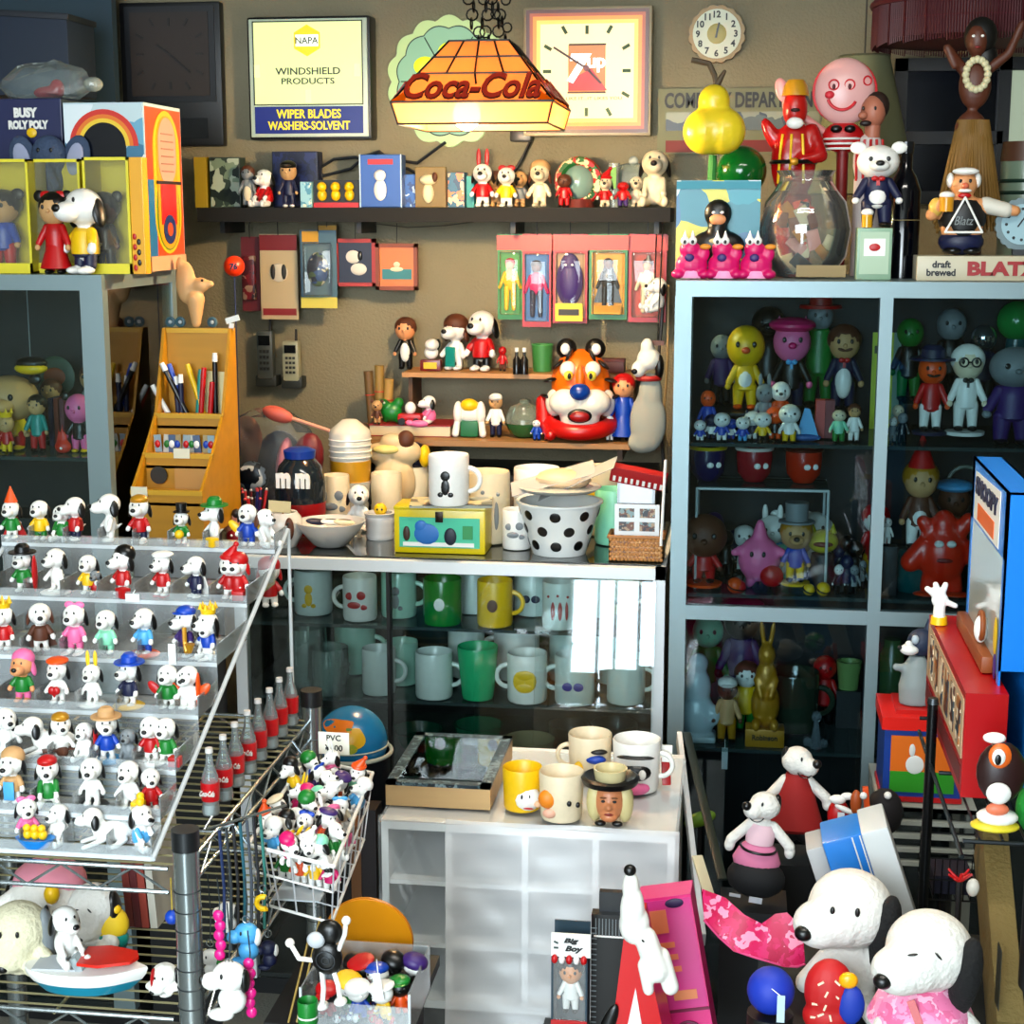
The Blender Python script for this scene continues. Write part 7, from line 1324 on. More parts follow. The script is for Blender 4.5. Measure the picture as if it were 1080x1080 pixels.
# soda bottles beside the stand
CG_=GL((.86,.93,.92),1.8,.16,(.75,.82,.82),rough=.03)
for i,(px,py) in enumerate(((236,843),(247,826),(256,812),(262,803),(270,793),(278,783),(287,773),(296,764))):
    p=G(px,py,MZ+.002); p.x=-.690+.001*(i % 2); p.y=1.99+.056*i
    o=T('soda_bottle','%s of the clear soda bottles with red labels along the shelf edge' % (['nearest','second nearest','third nearest','fourth nearest','fifth nearest','sixth nearest','second farthest','farthest'][i]),'bottle',p,group='clear soda bottles',sc=.092)
    part('bottle',lambda: B().lathe([(.001,.01),(.12,0),(.135,.06),(.115,.22),(.13,.42),(.12,.58),(.06,.76),(.045,.92),(.055,.93),(.055,1),(.001,1)],seg=20),'glass',CG_,o)
    part('blabel',lambda: B().lathe([(.130,.22),(.140,.42),(.138,.5),(.128,.5),(.12,.22)],seg=20),'red_label',M('d01c28',.3),o); part('bwhite',lambda: B().lathe([(.001,.02),(.125,.02),(.12,.16),(.001,.17)],seg=20),'white_filling',M('e4e6e6',.4),o)
    part('bcap',lambda: B().cone((0,0,.94),.06,.055,.07,seg=16),'cap',M('d8d4d0',.3),o)
    if i < 4: text('Coca-Cola',.08,WH,o,(0,-.150,.36),w=.22,bold=.02,shear=.25,depth=.02)
# hoop behind left of the counter case: red racing figure hanging
dog(0,0,0,0,loc=W(285,640,2.55),h=.085,label='white toy dog in a long red suit hanging beside the clear stand',shirt='r',trouser='w',hat='helmet',hatc='r',ear='r',face=20,name='hanging_toy_dog',cat='toy dog')
hd=[c for c in bpy.data.objects if c.name.startswith('hanging_toy_dog')][-1]; q=(Vector((RX+.002,SY[6]+.045,SZ[6]+.03))-hd.location)/.085; B().bar((0,0,.9),Matrix.Rotation(-math.radians(20),3,'Z') @ q,.02).add('hanging_cord',BK,hd)
# ---- lower shelf contents
LP='toys on the lower wire shelf'
def plush_head(px,py,Y,rpx,label,snout=(-.7,-.6),body=None,earc='k',mat=None,closed=False,rot=0,extra=None,name='plush_dog',z=None,nosec=BK,ear_sides=(1,),bigear=False):
    """soft toy head on a slumped body; snout points to (x, -y) in units of the radius"""
    c=W(px,py,Y); k=mpp(c); r=rpx*k; mt=mat or M('ebe9e2',.9,kind='fur')
    zb=(c.z-r*2.1) if z is None else z
    o=T(name,label,'plush toy',Vector((c.x,c.y,zb)),rot); cz=c.z-zb
    sx,sz=snout; b=B().ell((0,0,cz),(r,r*.95,r*.92),u=20,v=14).ell((sx*r*.9,-r*.55,cz+sz*r*.9),(r*.66,r*.62,r*.56),u=18,v=12)
    b.ell((sx*r*.45,-r*.4,cz+sz*r*.45),(r*.75,r*.7,r*.7))
    b.cone((0,.1*r,cz-r*1.5),r*.5,r*.45,r); b.ell((0,r*.15,max(r*.55,cz-r*1.6)),(r*.75,r*.6,max(r*.55,min(r*.9,cz-r*1.5))))
    for s in (-1,1): b.limb((s*r*.5,-.1*r,max(r*.9,cz-r*1.2)),(s*r*1.0,-r*.5,max(r*.5,cz-r*1.7)),r*.24,r*.26); b.limb((s*r*.4,0,r*.35),(s*r*.6,-r*.8,r*.28),r*.3,r*.28)
    link('body',fuse(b,r*.075,mt),o)
    L=math.hypot(sx,sz); B().ell((sx*r*1.42,-r*.98,cz+sz*r*1.15),(r*.22,r*.2,r*.18)).add('nose',nosec,o)
    for s in ear_sides: B().ell((s*r*.95,r*.0,cz-r*.15),(r*.24,r*.42,r*.85),rot=(0,-s*.12,0)).add('ear',CC[earc],o) if not bigear else B().ell((s*r*.78,-r*.42,cz-r*.42),(r*.34,r*.42,r*1.02),rot=(.12,s*.14,0)).add('ear',M('0a0a0c',.9,kind='fur'),o)
    for s in (-1,1):
        ex=sx*r*.25+s*r*.28; ez=cz+r*.35+sz*r*.2
        if closed: B().ell((ex,-r*.93,ez),(r*.12,r*.05,r*.025),rot=(0,s*.5+.3,0)).add('eye',BK,o)
        else: B().ell((ex,-r*.93,ez),(r*.06,r*.05,r*.11)).add('eye',BK,o)
    return o,r,cz
o,r,cz=plush_head(20,985,1.90,32,'cream plush dog with lowered snout and yellow collar on the lower wire shelf',snout=(-.2,-.8),ear_sides=(1,),earc='e',z=MZ2+.004,rot=.15,mat=M('e6e0c4',.9,kind='fur')); B().torus((0,0,cz-r*.9),r*.6,r*.14).add('yellow_collar',YEL,o)
o,r,cz=plush_head(50,950,2.06,40,'large white plush dog with pink hood, back of the lower wire shelf',snout=(.45,-.75),ear_sides=(-1,),z=MZ2+.004); B().ell((0,.2*r,cz+r*.45),(r*1.0,r*.9,r*.65)).add('pink_hood',M('e8a0b0',.9),o); B().ell((r*.5,-r*.8,cz+r*.55),(r*.2,r*.2,r*.26)).add('yellow_bird',YEL,o)
o,r,cz=plush_head(98,955,1.98,26,'white plush dog looking down with a black nose beside the yellow and teal bag',snout=(-.15,-.85),closed=True,z=MZ2+.004)
o=T('yellow_teal_pouch','yellow and teal stuffed pouch toy on the lower wire shelf','pouch',on(118,1.98,MZ2+.002)); k=mpp(o.location); zc=W(118,985,1.98).z-o.location.z
B().ell((0,0,zc-8*k),(19*k,14*k,14*k)).add('teal_bottom',TEAL,o); B().ell((0,0,zc+8*k),(20*k,14*k,20*k)).add('yellow_top',M('e8c828',.7),o); B().ell((6*k,-4*k,zc+26*k),(8*k,6*k,6*k)).add('yellow_knot',YEL,o); B().cone((0,0,0),16*k,17*k,zc-14*k).add('base',M('2c6a68'),o)
for i,px in enumerate((139,147,155,164)):
    o=T('book','%s of four slim upright books, %s, lower wire shelf' % (ORD[i],['red brown','maroon','rust','cream and black'][i]),'book',on(px,2.06,MZ2+.001),group='upright books on the lower wire shelf',rot=(0,-.06,0)); hB=.135; B().box((0,.05,hB/2),(.0105,.11,hB)).add('cover',[M('8a3c34'),M('6a2428'),M('a04838'),M('c8c4b8')][i],o,smooth=0); B().box((0,.052,hB/2),(.007,.112,hB*.97)).add('pages',M('d0c8b4'),o,smooth=0)
# motor boat toy with dog
a=on(92,1.87,MZ2+.002); k=mpp(a); o=T('toy_boat','white and turquoise toy motor boat with a red deck at lower left','toy boat',a,.08); L_=66*k
def hull(b,zs,n=26):
    rings=[]
    for z_,sc_ in zs:
        ring=[]
        for i in range(n):
            a_=2*PI*i/n; x=math.cos(a_); y=math.sin(a_); w_=(1-max(0,x)**3*.75) if x > 0 else 1
            ring.append(b.bm.verts.new((x*L_*sc_*(1.0),y*L_*.42*sc_*w_,z_)))
        rings.append(ring)
    for r0,r1 in zip(rings,rings[1:]):
        for i in range(n): b.bm.faces.new((r0[i],r0[(i+1) % n],r1[(i+1) % n],r1[i]))
    b.bm.faces.new(rings[0][::-1]); b.bm.faces.new(rings[-1])
hz1=24*k; b=B(); hull(b,[(0,.7),(hz1*.3,.82),(hz1*.5,.90)]); b.add('turquoise_hull',M('2098b0',.3),o)
b=B(); hull(b,[(hz1*.5,.90),(hz1*.75,.97),(hz1,1.0),(hz1*1.08,.99)]); b.add('white_hull',WH,o)
b=B(); b.prism([(-.05*L_,-.30*L_),(.30*L_,-.36*L_),(.78*L_,-.20*L_),(.86*L_,0),(.78*L_,.20*L_),(.30*L_,.36*L_),(-.05*L_,.30*L_)],.004,rot=(PI/2,0,0),c=(0,0,0)); d=b.add('red_deck',M('d8301c',.3),o,loc=(0,0,hz1*1.08+.010)); 
B().box((-.45*L_,0,hz1*1.1),(.7*L_,.5*L_,.004)).add('cockpit',M('c8ccd0'),o,smooth=0); B().box((-.08*L_,0,hz1*1.35),(.01,.5*L_,.02),rot=(0,-.5,0)).add('windscreen',GL((.9,1,1),1,.3,(.7,.8,.85)),o,smooth=0)
dog(0,0,0,0,loc=a+Vector((-.025,0,hz1*1.1+.003)),h=.085,label='white toy dog sitting in the toy motor boat',pose='sit',face=50,name='toy_dog')
o,r,cz=plush_head(174,1035,1.86,15,'white plush dog with a red stripe squeezed beside the chrome post',snout=(-.4,-.7),z=MZ2+.004); B().ell((-r*.6,-r*.6,cz),(r*.15,r*.5,r*.8)).add('red_stripe',RED,o)
o=T('blue_ball_charm','bright blue ball charm hanging by the chrome post','charm',W(182,975,1.85)); B().ell((0,0,0),.0095).add('ball',BLU,o); B().bar((0,0,.008),(0,.0,MZ-.04-o.location.z),.0008).add('string',M('c8b040'),o)
# ---- side wire panel with hanging charms
o=T('hanging_straps','bundle of dark and blue straps hanging at the shelf side','straps',W(232,900,1.88))
for i in range(7): B().tube([(.006*i,.01*i,.03),(.006*i+.004,.01*i,-.05),(.006*i,.01*i+.004,-.13-.01*(i % 3))],.0022,seg=6).add('strap',[M('1c3c6a'),M('3c4448'),M('2a2c30'),M('1c6a78'),M('58606a'),M('20242c'),M('3c8a80')][i],o)
B().bar((-.02,0,.03),(.06,.1,.03),.002).add('hook_bar',CHR,o); B().bar((-.02,0,.03),(MX1+.01-o.location.x,.02,.04),.002).add('bracket',CHR,o)
def charm(px,py,Y,label,fn,cord=70,cat='keyring toy'):
    c=W(px,py,Y); o=T('keyring_toy',label,cat,c,group='keyring toys hanging at the shelf side'); k=mpp(c); fn(o,k); B().tube([(0,0,12*k),(2*k,0,(12+cord*.5)*k),(0,0,(12+cord)*k)],.0009,seg=5).add('cord',M('50585c',.4,.5),o)
    B().torus((0,0,16*k),4*k,.7*k,rot=(PI/2,0,0),seg=12,rs=5).add('ring',CHR,o); return o
def dogcharm(o,k,s=1.0,col='w',earc='k'):
    B().ell((0,0,0),(17*k*s,13*k*s,15*k*s)).ell((-15*k*s,-6*k*s,-3*k*s),(11*k*s,9*k*s,9*k*s)).ell((2*k*s,0,-24*k*s),(14*k*s,10*k*s,14*k*s)).ell((-8*k*s,-4*k*s,-38*k*s),(13*k*s,8*k*s,6*k*s)).add('body',CC[col],o)
    B().ell((-25*k*s,-8*k*s,-2*k*s),(3*k*s,3*k*s,5*k*s)).add('nose',BK,o); B().ell((15*k*s,0,-4*k*s),(5*k*s,7*k*s,12*k*s)).add('ear',CC[earc],o); B().ell((-4*k*s,-12.5*k*s,5*k*s),(1.5*k*s,1*k*s,3*k*s),u=8,v=6).add('eye',BK,o)
charm(242,1030,1.78,'large white toy dog keyring with black nose at the bottom left centre',lambda o,k: dogcharm(o,k,1.1))
charm(260,985,1.84,'pale blue bear keyring above the large white dog keyring',lambda o,k: dogcharm(o,k,.8,'a','w'),50)
charm(283,1000,1.95,'small navy and white keyring toy right of the pale blue bear',lambda o,k: dogcharm(o,k,.55,'l','w'),60)
charm(222,1010,1.9,'small white and green keyring toy near the chrome post',lambda o,k: dogcharm(o,k,.6,'w','g'),80)
charm(240,960,1.95,'small white dog keyring hanging behind the pink letters',lambda o,k: dogcharm(o,k,.6),40)
for px,py,n,lab in ((231,985,4,'magenta bead chain hanging left of the pale blue bear'),(263,1040,5,'magenta bead chain hanging right of the large white dog')):
    charm(px,py,1.8,lab,lambda o,k: [B().ell((1.5*k*(i % 2),0,(n*5-i*11)*k),(6*k,4*k,6.5*k)).add('bead',M('e02890',.3),o) for i in range(n+1)],50)
charm(278,962,1.9,'yellow moon shaped keyring toy under the wire basket',lambda o,k: B().torus((0,0,0),7*k,3*k,rot=(PI/2,0,0),a0=1.2,a1=5.2,seg=12).add('moon',YEL,o),30)
# ============================================================ wire basket of little figures
q0=[G(322,802,.87),G(393,817,.87),G(352,916,.87),G(262,893,.87)]; ctr=sum(q0,Vector())/4; ctr.z=.775
t=T('wire_basket','white wire basket hooked on the shelf side, heaped with small colourful toys','basket',ctr); q=[v-ctr for v in q0]; qb=[Vector((v.x*.82,v.y*.82,0)) for v in q]
b=B().tube(q,.0028,closed=True).tube([v.lerp(w_,.45) for v,w_ in zip(q,qb)],.0016,closed=True).tube(qb,.002,closed=True); b.add('rim',WH,t); b=B()
for i in range(4):
    A,D,A2,D2=q[i],q[(i+1) % 4],qb[i],qb[(i+1) % 4]; n=6 if i % 2 else 4
    for j in range(n): b.bar(A.lerp(D,j/n),A2.lerp(D2,j/n),.0012,6)
for j in range(7): b.bar(qb[0].lerp(qb[3],j/6),qb[1].lerp(qb[2],j/6),.0012,6)
b.add('wires',M('d8dadc',.3,.3),t)
b=B(); [b.bm.faces.new([b.bm.verts.new(v) for v in (qb[0]*.98,qb[1]*.98,qb[2]*.98,qb[3]*.98)])]; 
B().span((qb[3].x*.8,qb[3].y*.9,.001),(qb[1].x*.8,qb[1].y*.9,.003)).add('liner',M('c8d0d4',.5),t,smooth=0)
for v in (q[0],q[3]): B().tube([v,v+Vector((-.02,0,.028)),v+Vector((-.04,0,.02))],.002).add('hook',CHR,t)
random.seed(11); BG='small toys heaped in the wire basket'; cols='wbprmyvogafwkwcw'; nm_=dict(w='white',b='blue',p='pink',r='red',m='mint',y='yellow',v='purple',o='orange',g='green',a='sky blue',f='magenta',k='black',c='cream')
hats_=[None,'cap','bow','helmet','santa','beret','bunny','hair']; hn={None: 'bare headed','cap': 'in a cap','bow': 'with a bow','helmet': 'in a helmet','santa': 'in a santa hat','beret': 'in a beret','bunny': 'with bunny ears','hair': 'with hair'}
cells=[(u,v) for v in (.1,.28,.46,.64,.82,.95) for u in (.12,.32,.52,.72,.9)]
for i,(u,v) in enumerate(cells):
    u2=u+random.uniform(-.05,.05); v2=min(.97,v+random.uniform(-.04,.04)); base=(q0[0].lerp(q0[1],u2)).lerp(q0[3].lerp(q0[2],u2),v2)
    base=ctr.lerp(base,.86); base.z=.835+random.uniform(-.008,.012)+.014*(1-v)
    c=cols[i % len(cols)]; hc=cols[(i*5+3) % len(cols)]; ht=hats_[(i*3) % 8]
    posn=['back','upper','upper middle','lower middle','lower','front'][i//5]+' row, '+['far left','left','centre','right','far right'][i % 5]
    dog(0,0,0,0,loc=base,h=.056,label='toy dog %s, %s shirt, wire basket %s' % (hn[ht],nm_[c],posn),shirt=c,hat=ht,hatc=hc,trouser=cols[(i*7+1) % 16] if i % 2 else None,face=random.uniform(-70,70),pose='stand' if i % 3 else 'sit',group=BG,rot=(random.uniform(-.3,.5),random.uniform(-.5,.5),random.uniform(-1.2,1.2)))
for i in range(8):
    u=(i % 4)*.25+.12; v=.25+.5*(i//4); base=(q0[0].lerp(q0[1],u)).lerp(q0[3].lerp(q0[2],u),v); base=ctr.lerp(base,.75); base.z=.782
    c='rbvpgoyf'[i]; fig(0,0,0,0,'small %s toy figure deep in the wire basket' % nm_[c],loc=base,hgt=.05,shirt=c,skin='w',trouser='w',group=BG,wide=1.4)
o=T('price_card','white price card reading PVC 600 yen clipped on the wire basket rim','price tag',q0[0].lerp(q0[1],.42)+Vector((0,-.004,.0))); k=mpp(o.location)
B().box((2*k,0,18*k),(33*k,.0012,24*k)).add('card',M('f4f2e4'),o,smooth=0); text('PVC',6.5*k,BK,o,(2*k,-.0008,24*k),depth=.0004,bold=.02); text('\u00a5600',7*k,BK,o,(2*k,-.0008,13*k),depth=.0004,bold=.02); B().box((4*k,-.001,0),(8*k,.006,16*k),bev=.001).add('clip',M('d8b8a0'),o)
# ---- globe in a dark bin
BY=2.78; c=W(371,792,BY); k=mpp(c)
t=T('waste_bin','dark round bin with a pale rim holding the globe','bin',(c.x,BY,0)); B().lathe([(.001,.003),(32*k,0),(42*k,c.z),(40*k,c.z),(30*k,.01),(.001,.01)],seg=36).add('body',M('101620',.25),t); B().torus((0,0,c.z),42*k,2.2*k,seg=36).add('rim',M('b8bcb0',.3),t)
g=T('globe','desk globe with orange and yellow land on blue sea, resting in the bin','globe',(c.x,BY,c.z+10*k)); rg=38*k
B().ell((0,0,0),rg,u=32,v=22).add('sea',M('2c84b0',.25),g)
def cap(cx,cz,rx,rz_,m,nm):
    b=B(); n=22; ce=b.bm.verts.new((0,0,0)); prev=[]
    def P(x,z_): 
        y=-math.sqrt(max(.0,1-x*x-z_*z_)); return Vector((x,y,z_))*rg*1.006
    ce.co=P(cx,cz); rings=[]
    for s_ in (.5,1):
        rings.append([b.bm.verts.new(P(cx+rx*s_*math.cos(2*PI*i/n)*(1+.2*math.sin(3*2*PI*i/n+cx*9)),cz+rz_*s_*math.sin(2*PI*i/n)*(1+.16*math.cos(2*2*PI*i/n)))) for i in range(n)])
    for i in range(n): b.bm.faces.new((ce,rings[0][i],rings[0][(i+1) % n])); b.bm.faces.new((rings[0][i],rings[1][i],rings[1][(i+1) % n],rings[0][(i+1) % n]))
    b.add(nm,m,g)
cap(-.16,.62,.44,.22,M('e88a28',.3),'orange_land'); cap(.28,.36,.26,.32,M('e0b424',.3),'yellow_land'); cap(.2,.1,.16,.16,M('a8b030',.3),'green_land'); cap(-.65,.18,.2,.2,M('50984c',.3),'green_land'); cap(.12,.6,.08,.04,M('5a8c3c',.3),'green_land')
B().torus((0,0,-2*k),rg*1.005,.8*k,seg=40).add('equator_seam',M('c8ccb8',.3),g)
# dark brown cabinet post behind the basket
a=W(372,1000,2.62); b_=W(398,1000,2.62); o=T('wood_post','dark brown and tan wooden boards standing left of the white cubby unit','boards',((a.x+b_.x)/2,2.62,0)); w_=b_.x-a.x; zt_=W(380,872,2.62).z
B().span((-w_*.5,0,0),(-w_*.1,.05,zt_)).add('tan_board',M('8a5c28',.5,kind='wood'),o,smooth=0); B().span((-w_*.1,.002,0),(w_*.5,.05,zt_+.03)).add('dark_board',M('2a1014',.4),o,smooth=0)
# ============================================================ white cubby unit
ZC=.70; qa=G(402,866,ZC); CUY=2.51; cx0=on(402,CUY,ZC).x; cx1=on(712,CUY,ZC).x; cbz=W(500,1066,CUY).z; CD=.40
t=T('cubby_unit','white cubby drawer unit wrapped in clear plastic film, front centre','cabinet',((cx0+cx1)/2,CUY,0)); ox=t.location.x; W_=cx1-cx0; H_=ZC-cbz; PWH=M('fafbfb',.4)
b=B(); th=.012
b.span((-W_/2,0,ZC-.016),(W_/2,CD,ZC)).span((-W_/2,CD-.008,cbz),(W_/2,CD,ZC-.016)).span((-W_/2,0,cbz-.0),(W_/2,CD,cbz+.014)).span((-W_/2,0,cbz),(-W_/2+th,CD,ZC-.016)).span((W_/2-th,0,cbz),(W_/2,CD,ZC-.016)); b.add('carcass',PWH,t,smooth=0)
for j in range(1,4): x=-W_/2+W_*[0,.232,.495,.735][j]; B().span((x-th*.45,.002,cbz+.014),(x+th*.45,CD-.008,ZC-.016)).add('upright',PWH,t,smooth=0)
for j in range(4):
    for q_ in range(1,3): x0_=-W_/2+W_*[0,.232,.495,.735,1][j]+th*.5; x1_=-W_/2+W_*[0,.232,.495,.735,1][j+1]-th*.5; z_=cbz+H_*q_/3; B().span((x0_,.006,z_-.004),(x1_,CD-.01,z_+.004)).add('shelf',PWH,t,smooth=0)
B().span((-W_/2+.01,.03,0),(W_/2-.01,CD-.02,cbz)).add('plinth',M('1a1c1c',.6),t,smooth=0)
FILM=GL((.98,.99,.99),1.6,.45,(1,1,1),rough=.22)
n,mm=54,40
bm_=bmesh.new(); gr=[]
for j in range(mm):
    row=[]
    for i in range(n):
        u=i/(n-1); v=j/(mm-1); x=-W_/2+W_*.225+W_*.79*u; z_=cbz-.04+(ZC+.01-cbz+.04)*v
        y=-.008-.004*abs(math.sin(u*5+v*3.4))-.0012*math.sin(u*19+v*31)-.0008*math.sin(v*53-u*7); row.append(bm_.verts.new((x,y-(.02*(1-v)**3),z_)))
    gr.append(row)
for j in range(mm-1):
    for i in range(n-1): bm_.faces.new((gr[j][i],gr[j][i+1],gr[j+1][i+1],gr[j+1][i]))
b=B(); b.bm.free(); b.bm=bm_; b.add('plastic_film',FILM,t)
bm_=bmesh.new(); gr=[]
for j in range(16):
    row=[]
    for i in range(30):
        u=i/29; v=j/15; row.append(bm_.verts.new((-W_/2-.004+W_*.24*u,-.004-.003*abs(math.sin(u*7+v*9)),cbz-.04+(H_+.05)*v if not v < 0 else 0)))
    gr.append(row)
for j in range(15):
    for i in range(29): bm_.faces.new((gr[j][i],gr[j][i+1],gr[j+1][i+1],gr[j+1][i]))
b=B(); b.bm.free(); b.bm=bm_; b.add('thin_film',GL((.98,.99,.98),2.0,.08,(.8,.85,.85),rough=.15),t)
bm_=bmesh.new(); gr=[]
for j in range(20):
    row=[]
    for i in range(50):
        u=i/49; v=j/19; row.append(bm_.verts.new((-W_/2-.003+(W_+.008)*u,-.012+(CD)*v*.96,ZC+.0015+.003*abs(math.sin(u*13+v*5)*math.sin(v*9+u*4)))))
    gr.append(row)
for j in range(19):
    for i in range(49): bm_.faces.new((gr[j][i],gr[j][i+1],gr[j+1][i+1],gr[j+1][i]))
b=B(); b.bm.free(); b.bm=bm_; b.add('top_film',GL((.98,.99,.99),2.0,.22,(.9,.93,.94),rough=.2),t)
# glazed picture box
TZ=ZC+.006
a=on(407,2.56,TZ); b_=on(517,2.56,TZ); o=T('glass_lid_box','shallow wooden box with a glazed lid lying on the cubby unit','box',((a.x+b_.x)/2,2.56,TZ)); w_=b_.x-a.x; dd=.27; hb=.036
B().span((-w_/2,0,0),(w_/2,dd,hb)).add('body',M('d8b888',.5,kind='wood'),o,smooth=0); b=B(); f=.018
for a_,c_ in (((-w_/2,0),(w_/2,f)),((-w_/2,dd-f),(w_/2,dd)),((-w_/2,0),(-w_/2+f,dd)),((w_/2-f,0),(w_/2,dd))): b.span((*a_,hb),(*c_,hb+.006))
b.add('patterned_frame',PRINT(['20343c','8a9ca0','2c4450','5a7078'],90),o,smooth=0); B().span((-w_/2+f,f,hb),(w_/2-f,dd-f,hb+.002)).add('print',M('8a8f80',.5),o,smooth=0); B().span((-w_*.05,dd*.45,hb+.002),(w_*.2,dd*.7,hb+.0026)).add('small_picture',M('50606c'),o,smooth=0); B().span((-w_*.3,dd*.2,hb+.002),(-.0,dd*.35,hb+.0026)).add('pink_strip',M('a88a98'),o,smooth=0)
B().span((-w_/2+f,f,hb+.0045),(w_/2-f,dd-f,hb+.0055)).add('glass',GL((.95,.97,.97),2.0),o,smooth=0)
FM='face mugs on the cubby unit'
def fmug(px,Y,hh,c,lab,r=.46,**k):
    o=mug(0,0,0,0,c,lab,loc=on(px,Y,TZ),hgt=hh,r=r,group=FM,name='face_mug',taper=.92,**k)
    return o
def feat(o,nm,m,ells,ex=None):
    b=B(); [b.ell(c,d,u=12,v=8) for c,d in ells]; b.add(nm,m,o)
o=fmug(551,2.58,.074,'y','yellow face mug with a white muzzle face on the cubby unit',side=-1,handle=False); feat(o,'white_face',WH,[((.12,-.24,.33),(.34,.26,.32))]); feat(o,'eye',BK,[((.05,-.46,.42),(.03,.03,.06))]); feat(o,'eye',BK,[((.22,-.44,.42),(.03,.03,.06))]); feat(o,'nose',M('e8c0a0'),[((.40,-.38,.25),(.09,.09,.08))]); feat(o,'mouth',RED,[((.2,-.47,.16),(.12,.03,.02))])
o=fmug(592,2.545,.082,'c','cream face mug with an orange cheek patch on the cubby unit',handle=False); feat(o,'orange_patch',M('f09828'),[((-.24,-.33,.5),(.2,.14,.2))]); feat(o,'eyes',BK,[((.20,-.41,.45),(.05,.04,.06)),((.36,-.26,.38),(.05,.05,.06))]); feat(o,'cheek',M('e8b8a0'),[((-.2,-.4,.22),(.14,.07,.1))])
o=fmug(622,2.74,.085,'c','cream mug with blue and black brow behind the hatted head mug',side=-1); feat(o,'blue_brow',BLU,[((.15,-.38,.55),(.22,.12,.10))]); feat(o,'black_brow',BK,[((.2,-.38,.72),(.2,.1,.06))]); feat(o,'yellow_cheek',YEL,[((-.2,-.4,.3),(.12,.08,.2))])
o=fmug(671,2.70,.092,'w','white face mug with black mask and pink chin at the cubby right end',side=1); feat(o,'black_mask',BK,[((.0,-.37,.45),(.3,.14,.18)),((.0,-.42,.76),(.36,.1,.04))]); feat(o,'eyes',WH,[((-.1,-.5,.45),(.07,.04,.1)),((.14,-.5,.45),(.07,.04,.1))]); feat(o,'pink_chin',PNK,[((0,-.36,.14),(.28,.14,.14))])
o=T('head_mug','pottery head mug of a fair haired man in a black cocked hat','mug',on(643,2.535,TZ),group=FM); k=mpp(o.location)
link('face',fuse(B().ell((0,0,24*k),(17*k,16*k,22*k)).ell((0,-16*k,22*k),(3.5*k,4*k,4*k)).ell((0,-10*k,10*k),(10*k,8*k,6*k)),1.3*k,M('d89468',.4)),o)
B().ell((-16*k,2*k,22*k),(9*k,11*k,22*k)).ell((16*k,2*k,22*k),(9*k,11*k,22*k)).ell((0,8*k,26*k),(17*k,10*k,24*k)).add('fair_hair',M('e0d4a0',.5),o); B().lathe([(14*k,40*k),(29*k,44*k),(31*k,50*k),(27*k,52*k),(18*k,48*k)],seg=30).add('black_hat',BK,o); B().lathe([(15*k,44*k),(18*k,60*k),(16*k,60*k),(13*k,46*k),(.001,45*k)],seg=26).add('cream_cup_rim',M('e0d4a8',.3),o)
for s in (-1,1): B().ell((s*6*k,-15*k,28*k),(2.2*k,1.5*k,1.5*k),u=8,v=6).add('eye',M('20282c'),o); B().ell((s*6*k,-15.6*k,32*k),(3.6*k,1.2*k,1*k),u=8,v=6).add('eyebrow',M('8a5c30'),o)
B().ell((0,-16*k,14*k),(5*k,2*k,1.2*k)).add('mouth',M('9a3c30'),o); B().ell((-9*k,-12*k,3*k),(6*k,4*k,3*k)).ell((9*k,-12*k,3*k),(6*k,4*k,3*k)).add('black_collar',BK,o)
# leaning white board at cubby right
def beam(name,label,cat,P0,P1,w,th_,m,pn='board'):
    A=Vector(P0); D=Vector(P1); o=T(name,label,cat,A); d=D-A; q_=d.to_track_quat('Z','Y'); x=B().box((0,0,d.length/2),(w,th_,d.length),bev=.002).add(pn,m,o); x.rotation_euler=q_.to_euler(); return o
beam('leaning_board','narrow white board leaning between the cubby unit and the glass case','board',W(741,1000,2.52),W(716,785,2.98),.010,.03,WHT)
beam('leaning_board','dark green grey strip leaning just right of the white board','board',W(762,930,2.60),W(724,775,3.02),.016,.006,M('26342c',.4))
beam('leaning_board','short cream slat leaning above the pink box','board',W(752,960,2.42),W(735,905,2.52),.018,.006,M('c8c4ac',.5))
o=beam('red_ski','red and white upright ski toy beside the face mugs','toy',on(703,2.72,TZ),W(702,800,2.74),.016,.006,RED); B().box((0,-.004,.06),(.018,.004,.03)).add('white_band',WH,o,smooth=0)
# clear bag behind mugs at x 700
# ---- boxed doll (Big Boy)
BBY=2.14; a=on(581,BBY,.5); a2=W(581,1092,BBY); b2=W(619,1092,BBY); zt_=W(600,985,BBY).z; w_=b2.x-a2.x; zb_=.40
tb=T('low_table','low dark table under the front row packages','table',((a2.x+b2.x)/2+.12,BBY,0)); B().span((-.19,-.02,zb_-.02),(.22,.30,zb_-.001)).add('top',M('26241f',.5),tb,smooth=0)
for sx in (-.18,.20):
    for sy in (0,.27): B().span((sx,sy,0),(sx+.015,sy+.015,zb_-.02)).add('leg',DARK,tb,smooth=0)
t=T('doll_package','window package of a checked doll with red white awning and Big Boy lettering','packaged toy',((a2.x+b2.x)/2,BBY,zb_)); k=mpp(Vector((a2.x,BBY,.6))); hT=zt_-zb_; zw1=W(600,1012,BBY).z-zb_; zw0=zw1-.095
b=B(); dp=.045
b.span((-w_/2,0,0),(-w_/2+.003,dp,zw1)).span((w_/2-.003,0,0),(w_/2,dp,zw1)).span((-w_/2,dp-.003,0),(w_/2,dp,hT)).span((-w_/2,0,0),(w_/2,dp,.003)).span((-w_/2,0,zw1),(w_/2,dp,zw1+.003)); b.add('box',M('2c4a58',.5),t,smooth=0)
B().span((-w_/2,-.0015,zw1+.004),(w_/2+.004,.0015,hT)).add('white_header',M('eceee8'),t,smooth=0); B().span((-w_/2,-.0015,0),(w_/2,.0015,zw0)).add('lower_front',RED,t,smooth=0)
